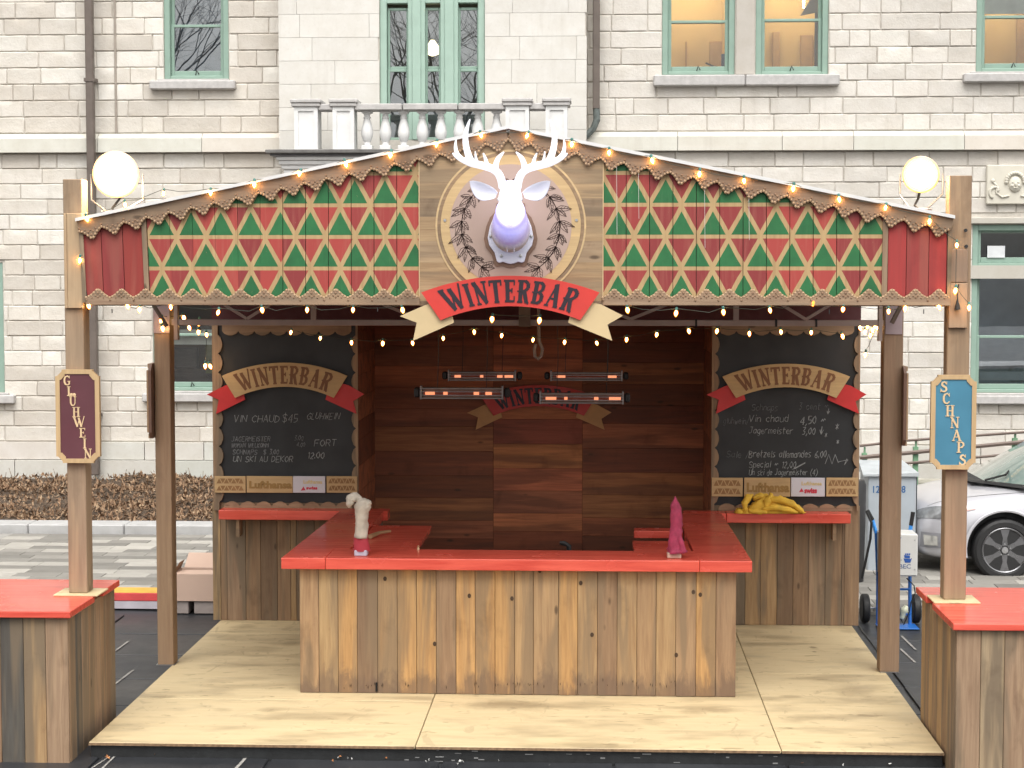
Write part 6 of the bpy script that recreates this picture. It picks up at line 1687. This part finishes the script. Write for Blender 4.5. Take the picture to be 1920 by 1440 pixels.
# wooden paddle lying on the flap
p0, p1, p2 = atz(694, 1006, ZC1 + .01), atz(712, 999, ZC1 + .01), atz(732, 996, ZC1 + .01)
t = MB().tube([p0, p1, p2], [.020, .014, .011], 6).build('wooden_scraper', plain('tan worn wood stick', (.36, .22, .11), .7)); tag(t, 'short tan wooden stick lying on the red flap beside the cream tap', 'stick')
p = aty(781, 1034, 13.6); t = thing('small_brass_hook', 'tiny pale brass hook at the front edge of the bar opening', 'hook', (p.x, 13.74, ZC1))
MB().lathe((p.x, 13.74, ZC1 + .0005), [(.010, 0), (.010, .014), (.004, .018), (.009, .026), (.002, .034)], 10).build('hook_body', plain('pale brass', (.7, .55, .35), .3, .6), t, smooth=True)
p = aty(1058, 1026, 13.95); t = thing('black_handle', 'black rubber handle poking up behind the middle of the bar', 'handle', (p.x, 13.95, ZC0))  # black rubber handle standing up behind the bar
MB().tube([(p.x + .05, 13.98, ZC0 - .1), (p.x + .035, 13.96, ZC1 + .005), (p.x + .0, 13.95, ZC1 + .025), (p.x - .035, 13.95, ZC1 + .03)], [.012, .02, .02, .014], 8).build('grip', BLACKP, t, smooth=True)
MB().box(p.x - .04, CIY + .002, ZP, p.x + .09, 14.05, ZC0 - .1).build('bin_below', BLACKP, t)
# yellow cloth on the back shelf
YC = 16.03; t = thing('yellow_cloth', 'crumpled yellow cloth bag heaped on the shelf under the chalkboard', 'cloth', tuple(aty(1450, 965, YC)))
def hump(a0, a1, hz, seed, sx, name, yy=0, lean=0):
    c = aty((a0 + a1) / 2, 966, YC); W_ = (a1 - a0) / 2 * YC / F_PX; mb = MB(); NU, NV = 36, 18; vs = []
    for i in range(NU + 1):
        for j in range(NV + 1):
            u = i / NU * 2 - 1; v = j / NV
            h = hz(u) * YC / F_PX
            a = pi * v
            p = Vector((c.x + u * W_ * (1 - .05 * sin(a)) + lean * sin(a) * h, YC + yy - cos(a) * .085 * (1 - u ** 4) ** .5, ZC1 + .003 + sin(a) ** .8 * h * (1 - u ** 6)))
            n_ = noise.noise(Vector((u * 2.2 + seed, v * 6 + u * 2.5, seed))) * .034 + abs(noise.noise(Vector((u * 5 + v * 4, v * 3 - u * 4, seed + 9)))) * -.050
            p += Vector((0, -.4, .8)) * n_ * (sin(a) ** .5) * (1 - u ** 4)
            p.z = max(p.z, ZC1 + .002); vs.append(p)
    fs = [(i * (NV + 1) + j, (i + 1) * (NV + 1) + j, (i + 1) * (NV + 1) + j + 1, i * (NV + 1) + j + 1) for i in range(NU) for j in range(NV)]
    return mb.add(vs, fs).build(name, YEL, t, smooth='full')
hump(1392, 1512, lambda u: 23 * math.exp(-((u + .25) / .72) ** 2) + 6, 1, 1, 'cloth_heap')
V_ = lambda u, v, dy: tuple(aty(u, v, YC + dy))
for k_, (pp, rr_) in enumerate((
    ([(1398, 956, -.07), (1396, 944, -.06), (1403, 932, -.03), (1412, 928, .0)], [.020, .030, .030, .010]),
    ([(1436, 952, -.07), (1440, 940, -.05), (1446, 930, -.02), (1444, 924, .0)], [.022, .034, .026, .008]),
    ([(1412, 936, .03), (1425, 930, .04), (1440, 932, .04)], [.020, .034, .022]),
    ([(1444, 938, -.05), (1462, 937, -.06), (1484, 944, -.07), (1502, 957, -.07), (1508, 962, -.07)], [.024, .034, .032, .022, .008]),
    ([(1430, 955, -.08), (1455, 952, -.10), (1480, 956, -.10), (1496, 961, -.09)], [.018, .028, .024, .010]),
    ([(1404, 958, -.09), (1420, 960, -.10), (1438, 960, -.10)], [.016, .024, .014]))):
    blobtube([V_(*q) for q in pp], rr_, 12, 20 + k_, .20).build('cloth_fold', YEL, t, smooth='full')
hump(1376, 1416, lambda u: 9, 6, 1, 'cloth_tail', -.02)

# ================================================================== YARD THINGS, WEST
# cardboard carton on pale blocks
t = thing('cardboard_carton', 'open pinkish cardboard carton standing behind the inner post', 'carton', tuple(atz(365, 1130, .10)))
CARD = plain('pale pink cardboard', (.60, .43, .34), .8, var=.04, nscale=3)
YCB = 17.05; x0, x1 = aty(322, 1090, YCB).x, aty(430, 1090, YCB).x; z1_ = aty(365, 1077, YCB).z; z0_ = aty(365, 1127, YCB).z
MB().box(x0, YCB, z0_, x1, YCB + .006, z1_).box(x0, YCB + .4, z0_, x1, YCB + .406, z1_).box(x0, YCB + .007, z0_, x0 + .006, YCB + .399, z1_).box(x1 - .006, YCB + .007, z0_, x1, YCB + .399, z1_).box(x0, YCB + .007, z0_, x1, YCB + .399, z0_ + .006).build('carton_body', CARD, t)
MB().add([(x0 + .03, YCB + .405, z1_ + .001), (x1, YCB + .405, z1_ + .001), (x1, YCB + .52, z1_ + .13), (x0 + .05, YCB + .52, z1_ + .13)], [(0, 1, 2, 3)]).build('rear_flap', CARD, t)
MB().add([(x0, YCB + .03, z1_), (x0 + .002, YCB + .38, z1_), (x0 + .06, YCB + .30, z1_ + .10), (x0 + .055, YCB + .1, z1_ + .10)], [(0, 1, 2, 3)]).build('side_flap', plain('brown carton inside', (.34, .2, .12), .8), t)
MB().add([(x0 + .01, YCB + .004, z1_ + .001), (x1, YCB + .004, z1_ + .001), (x1, YCB + .2, z1_ + .01), (x0 + .02, YCB + .2, z1_ + .01)], [(0, 1, 2, 3)]).build('front_flap', CARD, t)
for k, (a, b) in enumerate(((318, 353), (363, 420))):
    xa2, xb2 = aty(a, 1140, YCB).x, aty(b, 1140, YCB).x
    o = MB().box(xa2, YCB + .02, .005, xb2, YCB + .35, z0_ - .003, .008).build('support_block', plain('pinkish concrete block', (.34, .29, .27), .85, bmp=.3))
    tag(o, ('pale block under the carton, the narrower one beside the post', 'pale block under the carton, the wider one beside the plank wall')[k], 'block', 'blocks under the carton')
# painted low barrier
YBR = 17.25; z1_ = aty(255, 1112, YBR).z; z0_ = 0
t = thing('painted_kerb', 'low painted kerb with yellow top, red band and white foot', 'kerb', (-4.4, YBR, 0))
xa2, xb2 = aty(120, 1120, YBR).x, aty(322, 1120, YBR).x; zm_ = aty(255, 1127, YBR).z
MB().box(xa2, YBR, .018, xb2, YBR + .3, zm_ - .001).build('white_foot', plain('pale lilac paint', (.50, .47, .52), .7, bmp=.2), t)
MB().box(xa2, YBR - .004, zm_, xb2, YBR + .304, z1_, .006).build('red_band', plain('faded red paint', (.66, .075, .075), .6), t)
mb = MB(); N_ = 40; zy = z1_ + .003
for i in range(N_ + 1):
    x = xa2 + (xb2 - xa2) * i / N_; mb.v += [(x, YBR - .002 + .018 * abs(noise.noise(Vector((x * 9, 0, 0)))), zy + .004 * noise.noise(Vector((x * 14, 2, 0)))), (x, YBR + .3, zy)]
for i in range(N_): mb.f.append((2 * i, 2 * i + 2, 2 * i + 3, 2 * i + 1)); mb.m.append(0)
mb.build('yellow_top', plain('yellow paint', (.70, .40, .06), .6), t)

# ================================================================== YARD THINGS, EAST
YCA = 19.6
t = thing('utility_cabinet', 'grey metal utility cabinet with sloped lid and blue numbers', 'cabinet', tuple(atz(1675, 1075, 0)))
x0, x1 = aty(1627, 1000, YCA).x, aty(1719, 1000, YCA).x; zf = aty(1675, 893, YCA).z
MB().box(x0, YCA, .0, x1, YCA + .6, zf, .01).build('cabinet_body', GREYP, t)
MB().add([(x0 - .06, YCA - .03, zf + .001), (x1 + .01, YCA - .03, zf + .001), (x1 + .01, YCA - .03, zf + .04), (x0 - .06, YCA - .03, zf + .02), (x0 - .02, YCA + .66, zf + .001), (x1 - .04, YCA + .66, zf + .001), (x1 - .06, YCA + .62, zf + .11), (x0 - .02, YCA + .62, zf + .11)],
         [(0, 1, 2, 3), (3, 2, 6, 7), (1, 5, 6, 2), (0, 3, 7, 4), (4, 7, 6, 5), (0, 4, 5, 1)]).build('lid', plain('paler grey lid', (.40, .43, .45), .5), t)
NUM = plain('blue stencil', (.02, .10, .26), .6)
type_mesh('12', 1637, 911, 1650, 924, YCA - .003).build('stencil_number', NUM, t); type_mesh('08', 1682, 911, 1698, 924, YCA - .003).build('stencil_number', NUM, t)
MB().box(x1 - .012, YCA - .006, .02, x1 - .004, YCA - .001, zf - .01).build('door_gap', BLACKP, t)
# dark drum behind the plank wing
t = thing('black_bin', 'tall black rounded bin between the plank wing and the cabinet', 'bin', tuple(atz(1614, 1080, 0)))
p = aty(1602, 980, 18.9); zt2 = aty(1602, 898, 18.9).z
MB().lathe((p.x, 18.9, 0), [(.09, 0), (.10, .02), (.115, zt2 * .6), (.118, zt2 - .06), (.10, zt2 - .01), (.001, zt2)], 16).build('bin_body', plain('sooty black plastic', (.03, .03, .032), .5), t, smooth=True)
# hand truck with a white box
YH = 16.75
t = thing('hand_truck', 'blue two-wheeled hand truck behind the inner post', 'hand truck', tuple(atz(1670, 1190, 0)))
H_ = lambda u, v, dy=0: aty(u, v, YH + dy)
for u0, u1, nm in ((1646, 1643, 'rail'), (1706, 1706, 'rail')):
    MB().tube([H_(u0, 1184), H_(u0, 1080, .05), H_(u1, 1000, .12)], .017, 8).build('rail', BLUEP, t, smooth=True)
for v in (1105, 1152): MB().tube([H_(1646, v, .02), H_(1706, v, .02)], .011, 6).build('crossbar', BLUEP, t)
for P in ([(1643, 1000), (1636, 975), (1626, 957)], [(1706, 1000), (1708, 985), (1712, 960)]):
    MB().tube([H_(u, v, .14) for u, v in P], .018, 8).build('handle', plain('bright blue grip', (.05, .30, .80), .35), t, smooth=True)
    MB().tube([H_(u, v, .137) for u, v in P[1:]], [.0185, .02], 8).build('grip', BLACKP, t)
a = H_(1641, 1186); b = H_(1716, 1186); MB().box(a.x, YH - .22, .022, b.x, YH + .02, .032, .003).build('toe_plate', BLUEP, t)
for u in (1622, 1717):
    p = H_(u, 1160, .1); wr_ = .135
    wh = MB().lathe((p.x - .035, YH + .12, wr_ + .02), [(wr_ * .55, 0), (wr_ * .9, 0), (wr_, .014), (wr_, .056), (wr_ * .9, .07), (wr_ * .55, .07)], 20, 'x').build('wheel', BLACKP, t, smooth=True)
    MB().lathe((p.x - .03, YH + .12, wr_ + .02), [(.001, 0), (wr_ * .54, .004), (wr_ * .54, .056), (.001, .06)], 14, 'x').build('hub', plain('grey wheel hub', (.2, .2, .2), .4), wh)
pa, pb = H_(1622, 1160, .1), H_(1717, 1160, .1); MB().tube([(pa.x, YH + .12, .155), (pb.x, YH + .12, .155)], .01, 6).build('axle', METAL, t)
c1, c2 = aty(1642, 1095, YH - .1), aty(1713, 1120, YH - .1)
t = thing('white_metal_box', 'white metal box with a blue ship emblem strapped on the hand truck', 'box', tuple(H_(1680, 1085, -.1)))
YX = YH - .16; x0, x1 = aty(1652, 1040, YX).x, aty(1721, 1040, YX).x; z0_, z1_ = aty(1690, 1081, YX).z, aty(1690, 1001, YX).z
MB().box(x0, YX, z0_, x1, YX + .28, z1_, .012).build('box_body', WHITEP, t)
for u, v in ((1715, 1013), (1715, 1068), (1690, 1050)):
    p = aty(u, v, YX); MB().lathe((p.x, YX - .003, p.z), [(.001, 0), (.007, .0), (.007, .003)], 8, 'y').build('screw', METAL, t)
mb = MB(); S_ = lambda u, v: (aty(u, v, YX).x, aty(u, v, YX).z)
mb.prism([S_(*p) for p in ((1694, 1047), (1697, 1055), (1707, 1055), (1710, 1046), (1707, 1048))], YX - .003, YX - .001)
mb.prism([S_(*p) for p in ((1696, 1046), (1706, 1047), (1706, 1042), (1695, 1041))], YX - .003, YX - .001)
for u in (1697, 1700.5, 1704): mb.prism([S_(*p) for p in ((u, 1041), (u + 2.6, 1040.5), (u + 2.6, 1037), (u, 1038))], YX - .003, YX - .001)
mb.prism([S_(*p) for p in ((1684, 1012), (1690, 1007), (1688, 1012), (1685, 1019))], YX - .003, YX - .001)
mb.build('ship_emblem', plain('blue ship print', (.02, .09, .36), .5), t)
type_mesh('BEC', 1686, 1058, 1708, 1066, YX - .002).build('box_lettering', plain('slate blue print', (.12, .17, .3), .5), t)
# black cables slung on the truck
t = thing('cable_coil', 'loose black cable and clear plastic bundle hanging on the hand truck', 'cable', tuple(H_(1690, 1140, -.06)))
MB().tube([H_(u, v, -.04) for u, v in ((1700, 1084), (1714, 1098), (1716, 1112), (1708, 1130), (1704, 1150), (1694, 1172), (1689, 1160), (1686, 1146))], .006, 5).build('cable', BLACKP, t)
blobtube([H_(1690, 1160, -.06), H_(1695, 1145, -.06), H_(1700, 1136, -.06)], [.02, .035, .02], 8, 4, .3).build('plastic_bundle', plain('pale plastic wrap', (.5, .52, .4), .3), t, smooth='full')
MB().tube([H_(1625, 960, .1), H_(1634, 980, .05), H_(1632, 1010, .05), H_(1616, 1085, .0)], .012, 6).build('black_hose', BLACKP, t)

# parked minivan -----------------------------------------------------
CARP = None
def carpaint():
    m, t, b, o = newmat('silver car paint'); v, p, oi = coords(t, (1, 1, 1), False)
    b.inputs['Base Color'].default_value = (.56, .56, .60, 1); b.inputs['Metallic'].default_value = .35; b.inputs['Roughness'].default_value = .3
    b.inputs['Coat Weight'].default_value = .8; b.inputs['Coat Roughness'].default_value = .05; return m
CARP = carpaint()
carX, carY = 3.42, 20.28     # nose tip and centre line
car = thing('parked_minivan', 'silver parked minivan with dark alloy wheel nosing in behind the SCHNAPS post', 'minivan', (carX + 2.5, carY, 0))
stn = [  # x, zbottom, z hood edge, z top centre, half width
 (-.03, .34, .60, .66, .30), (.02, .27, .66, .76, .62), (.10, .22, .72, .83, .80), (.28, .19, .80, .90, .92), (.60, .19, .86, .96, .97), (.95, .20, .92, 1.01, .985), (1.30, .22, .97, 1.05, .99), (2.2, .22, 1.0, 1.06, .99), (3.4, .22, 1.02, 1.07, .99), (4.5, .22, 1.03, 1.08, .98), (4.95, .3, 1.02, 1.06, .90), (5.05, .45, .95, 1.0, .6)]
vs = []; fs = []
for (x, zb_, ze_, zt3, w_) in stn:
    ring_ = [(0, zb_), (w_ * .85, zb_), (w_ * .97, zb_ + .07), (w_, zb_ + .3), (w_ * .995, ze_ - .18), (w_ * .96, ze_ - .05), (w_ * .84, ze_ + (zt3 - ze_) * .35), (w_ * .45, zt3 - .01), (0, zt3)]
    full = ring_ + [(-a, z) for a, z in ring_[-2:0:-1]]
    vs += [(carX + x, carY + y, z) for y, z in full]
n = len(full)
for i in range(len(stn) - 1):
    for k in range(n): fs.append((i * n + k, (i + 1) * n + k, (i + 1) * n + (k + 1) % n, i * n + (k + 1) % n))
fs.append(tuple(range(n))); fs.append(tuple((len(stn) - 1) * n + k for k in range(n - 1, -1, -1)))
body = MB().add(vs, fs).build('body', CARP, car, smooth='full')
m = body.modifiers.new('subsurf', 'SUBSURF'); m.levels = 3; m.render_levels = 3
cut = MB()
WX_, WR_ = aty(1884, 1030, carY - .97).x, .335
for xx in (WX_, WX_ + 3.03):
    cut.lathe((xx, carY - 1.2, WR_ + .01), [(.40, 0), (.40, .5)], 40, 'y'); cut.lathe((xx, carY + .7, WR_ + .01), [(.40, 0), (.40, .5)], 40, 'y')
bm_ = bpy.data.meshes.new('arch'); bm_.from_pydata(cut.v, [], cut.f)
cme = bm_
# cut the arches into the body once, so nothing hidden stays in the scene
cobj = bpy.data.objects.new('arch_cutter', cme); COL.objects.link(cobj)
bo = body.modifiers.new('arches', 'BOOLEAN'); bo.operation = 'DIFFERENCE'; bo.object = cobj; bo.solver = 'EXACT'
wloc = body.matrix_world
# cutter verts are in world space while body sits at its own offset: same world frame, so evaluate directly
bpy.context.view_layer.update()
dg = bpy.context.evaluated_depsgraph_get(); nm_ = bpy.data.meshes.new_from_object(body.evaluated_get(dg))
body.modifiers.clear(); old = body.data; body.data = nm_; nm_.materials.clear(); nm_.materials.append(CARP)
nm_.polygons.foreach_set('material_index', [0] * len(nm_.polygons))
nm_.set_sharp_from_angle(angle=R(35))
bpy.data.objects.remove(cobj)
for xx in (WX_, WX_ + 3.03):
    MB().box(xx - .42, carY - .80, .24, xx + .42, carY - .78, .80).build('wheel_housing', BLACKP, car)
# arch lip
for xx in (WX_, WX_ + 3.03):
    mb = MB(); P = [(xx + .415 * cos(a), carY - .985, WR_ + .01 + .415 * sin(a)) for a in [R(-12 + 204 * k / 30) for k in range(31)]]
    mb.tube(P, .018, 6).build('arch_lip', CARP, car, smooth=True)
# wheels
RIM = plain('dark machined alloy', (.20, .20, .21), .3, .8); RIMB = plain('brake black', (.02, .02, .02), .6);  # black for brake parts, one even colour
def wheel(xc, yf, s):
    w_ = MB().lathe((xc, yf + (.0 if s < 0 else 0), WR_), [(.235, .02), (.255, .0), (.30, .0), (.325, .02), (.333, .05), (.333, .17), (.32, .2), (.25, .21)], 44, 'y').build('wheel', BLACKP, car, smooth=True)
    MB().lathe((xc, yf, WR_), [(.238, .05), (.245, .012), (.236, .006), (.226, .012), (.222, .16)], 44, 'y').build('rim', RIM, w_, smooth=True)
    MB().lathe((xc, yf + .10, WR_), [(.001, 0), (.20, .0), (.20, .02)], 30, 'y').build('brake_disc', plain('brake disc', (.10, .09, .09), .5, .5), w_)
    mb = MB()
    for k in range(6):
        a = pi / 2 + k * pi / 3; d = Vector((cos(a), sin(a))); n_ = Vector((-d.y, d.x))
        pts = [(d * .045 + n_ * .030), (d * .13 + n_ * .022), (d * .228 + n_ * .050), (d * .228 - n_ * .050), (d * .13 - n_ * .022), (d * .045 - n_ * .030)]
        mb.prism([(xc + p.x, WR_ + p.y) for p in pts], yf + .018, yf + .05)
    mb.build('spokes', RIM, w_)
    MB().lathe((xc, yf + .008, WR_), [(.001, 0), (.034, .002), (.042, .02), (.055, .03)], 20, 'y').build('hub_cap', METAL, w_, smooth=True)
    nb = MB()
    for k in range(5): a = pi / 2 + k * 2 * pi / 5; nb.ball((xc + .062 * cos(a), yf + .022, WR_ + .062 * sin(a)), .009, .012, .009, 8, 5)
    nb.build('wheel_nuts', METAL, w_)
    q = MB().box(xc + .08, yf + .07, WR_ - .03, xc + .15, yf + .11, WR_ + .03, .01); q.build('brake_caliper', plain('dull red caliper', (.30, .05, .05), .5), w_)
for xx in (WX_, WX_ + 3.03): wheel(xx, carY - .99, -1)
# cabin: glass shell with roof and pillars
GL = plain('tinted car glass', (.17, .23, .21), .05, .0, 1.0, var=.25, nscale=2)
cw = [(.78, .62, 1.0), (1.20, .90, 1.0)]
def C3(x, y, z): return (carX + x, carY + y, z)
bot_ = [C3(.78, -.45, 1.005), C3(1.22, -.88, 1.01), C3(4.85, -.86, 1.06), C3(4.85, .86, 1.06), C3(1.22, .88, 1.01), C3(.78, .45, 1.005)]
top_ = [C3(1.95, -.40, 1.66), C3(2.05, -.70, 1.62), C3(4.6, -.70, 1.66), C3(4.6, .70, 1.66), C3(2.05, .70, 1.62), C3(1.95, .40, 1.66)]
MB().add([bot_[5], bot_[0], top_[0], top_[5], bot_[1], top_[1], bot_[4], top_[4]], [(0, 1, 2, 3), (1, 4, 5, 2), (6, 0, 3, 7)]).build('windshield', GL, car, smooth='full')
MB().add([bot_[1], bot_[2], top_[2], top_[1], bot_[4], bot_[3], top_[3], top_[4]], [(0, 1, 2, 3), (7, 6, 5, 4), (1, 5, 6, 2)]).build('side_glass', GL, car)
rf = MB().add(top_ + [(x, y, z + .05) for x, y, z in top_], [(0, 1, 2, 3, 4, 5), (11, 10, 9, 8, 7, 6)] + [(i, i + 6, (i + 1) % 6 + 6, (i + 1) % 6) for i in range(6)]).build('roof', CARP, car)
for a, b in ((bot_[1], top_[1]), (bot_[4], top_[4]), (bot_[2], top_[2]), (bot_[3], top_[3])): MB().tube([a, b], .035, 8).build('pillar', CARP, car, smooth=True)
for x in (2.35, 3.4): MB().tube([C3(x, -.875, 1.04), C3(x + .05, -.70, 1.64)], .025, 6).build('door_pillar', BLACKP, car)
# cowl and wiper
MB().add([C3(.66, -.42, 1.002), C3(1.12, -.90, .985), C3(1.25, -.90, 1.015), C3(.80, -.44, 1.02)], [(0, 1, 2, 3)]).add([C3(.66, .42, 1.002), C3(.66, -.42, 1.002), C3(.80, -.44, 1.02), C3(.80, .44, 1.02)], [(0, 1, 2, 3)]).build('cowl', BLACKP, car)
MB().tube([C3(.80, -.5, 1.03), C3(1.0, -.60, 1.10), C3(1.22, -.2, 1.22)], .012, 5).build('wiper', BLACKP, car)
def patch(name, P4, mat, off=.006, res=8, th=0):
    """a curved panel laid on the body between four corners"""
    mb = MB(); P4 = [Vector(C3(*p)) for p in P4]
    for i in range(res + 1):
        for j in range(res + 1):
            u, v = i / res, j / res; mb.v.append(tuple((P4[0] * (1 - u) + P4[1] * u) * (1 - v) + (P4[3] * (1 - u) + P4[2] * u) * v))
    for i in range(res):
        for j in range(res): a = i * (res + 1) + j; mb.f.append((a, a + res + 1, a + res + 2, a + 1)); mb.m.append(0)
    o = mb.build(name, mat, car, smooth='full')
    m = o.modifiers.new('lay', 'SHRINKWRAP'); m.target = body; m.wrap_method = 'NEAREST_SURFACEPOINT'; m.wrap_mode = 'ABOVE_SURFACE'; m.offset = off
    return o
HLM = plain('headlight lens', (.30, .31, .32), .08, .5, 1.0, var=.4, nscale=9)
patch('headlight', [(.0, -.50, .60), (.30, -.93, .66), (.55, -1.0, .80), (.04, -.62, .74)], HLM, .008)
patch('headlight_reflector', [(.42, -.96, .74), (.60, -1.0, .79), (.62, -1.0, .815), (.40, -.97, .80)], plain('pinkish lamp reflector', (.60, .40, .38), .2, .2), .012)
patch('grille', [(-.05, -.46, .50), (-.05, .46, .50), (-.03, .5, .68), (-.03, -.5, .68)], BLACKP, .006)
for k in range(5): patch('grille_bar', [(-.06, -.44, .52 + .035 * k), (-.06, .44, .52 + .035 * k), (-.06, .44, .528 + .035 * k), (-.06, -.44, .528 + .035 * k)], METAL, .012, 6)
patch('lower_grille', [(-.05, -.5, .27), (-.05, .5, .27), (-.03, .55, .38), (-.03, -.55, .38)], BLACKP, .006)
patch('fog_light', [(.10, -.78, .36), (.22, -.90, .36), (.22, -.90, .47), (.10, -.78, .47)], plain('bright fog lamp', (.75, .75, .72), .15, .6), .014)
patch('fog_surround', [(.06, -.72, .33), (.26, -.94, .33), (.24, -.94, .50), (.08, -.74, .50)], plain('grey fog recess', (.25, .25, .27), .4), .007)  # flat grey panel laid around the fog lamp
patch('hood_seam', [(.12, -.70, .80), (1.15, -.90, .985), (1.15, -.893, .987), (.12, -.693, .802)], BLACKP, .003, 10)
patch('door_seam', [(1.42, -1.0, .25), (1.428, -1.0, .25), (1.428, -1.0, .98), (1.42, -1.0, .98)], BLACKP, .003, 10)

# ================================================================== BARE TREES BEHIND THE CAMERA (they mirror in the upstairs glass)
BARK = plain('grey bark', (.17, .145, .125), .9, var=.3, bmp=.4)
def bare_tree(x, y, h, seed, label):
    t = thing('bare_tree', label, 'tree', (x, y, 0), 'bare winter trees across the square')
    rr = random.Random(seed); br = MB(); tk = MB()
    top = Vector((x + rr.uniform(-.3, .3), y, h * .42)); tk.tube([(x, y, 0), (x + .05, y, h * .2), top], [h * .018, h * .014, h * .010], 8); tk.build('trunk', BARK, t)
    def grow(p, d, L, r, lv):
        q = p + d * L * .5 + Vector((rr.gauss(0, .04), rr.gauss(0, .04), rr.gauss(0, .02))) * L; e = p + d * L
        br.tube([p, q, e], [r, r * .8, r * .6], 5 if lv < 3 else 3, False)
        if lv >= 5: return
        for k in range(3 if lv < 4 else 2):
            nd_ = (d + Vector((rr.gauss(0, .5), rr.gauss(0, .5), rr.gauss(.12, .3)))).normalized(); grow(e if k else q, nd_, L * rr.uniform(.62, .82), r * .58, lv + 1)
    for k in range(5):
        a = k * 2 * pi / 5 + rr.uniform(-.3, .3); grow(top, Vector((cos(a) * .6, sin(a) * .6, 1)).normalized(), h * .2, h * .0045, 0)
    br.build('branches', BARK, t)
bare_tree(-17.5, -15, 17, 3, 'bare grey tree across the square, mirrored in the single upstairs window')
bare_tree(-6.2, -16, 16, 5, 'bare grey tree across the square, mirrored in the tall green windows')
bare_tree(-2.0, -19, 15, 8, 'smaller bare tree beside the one mirrored in the tall green windows')
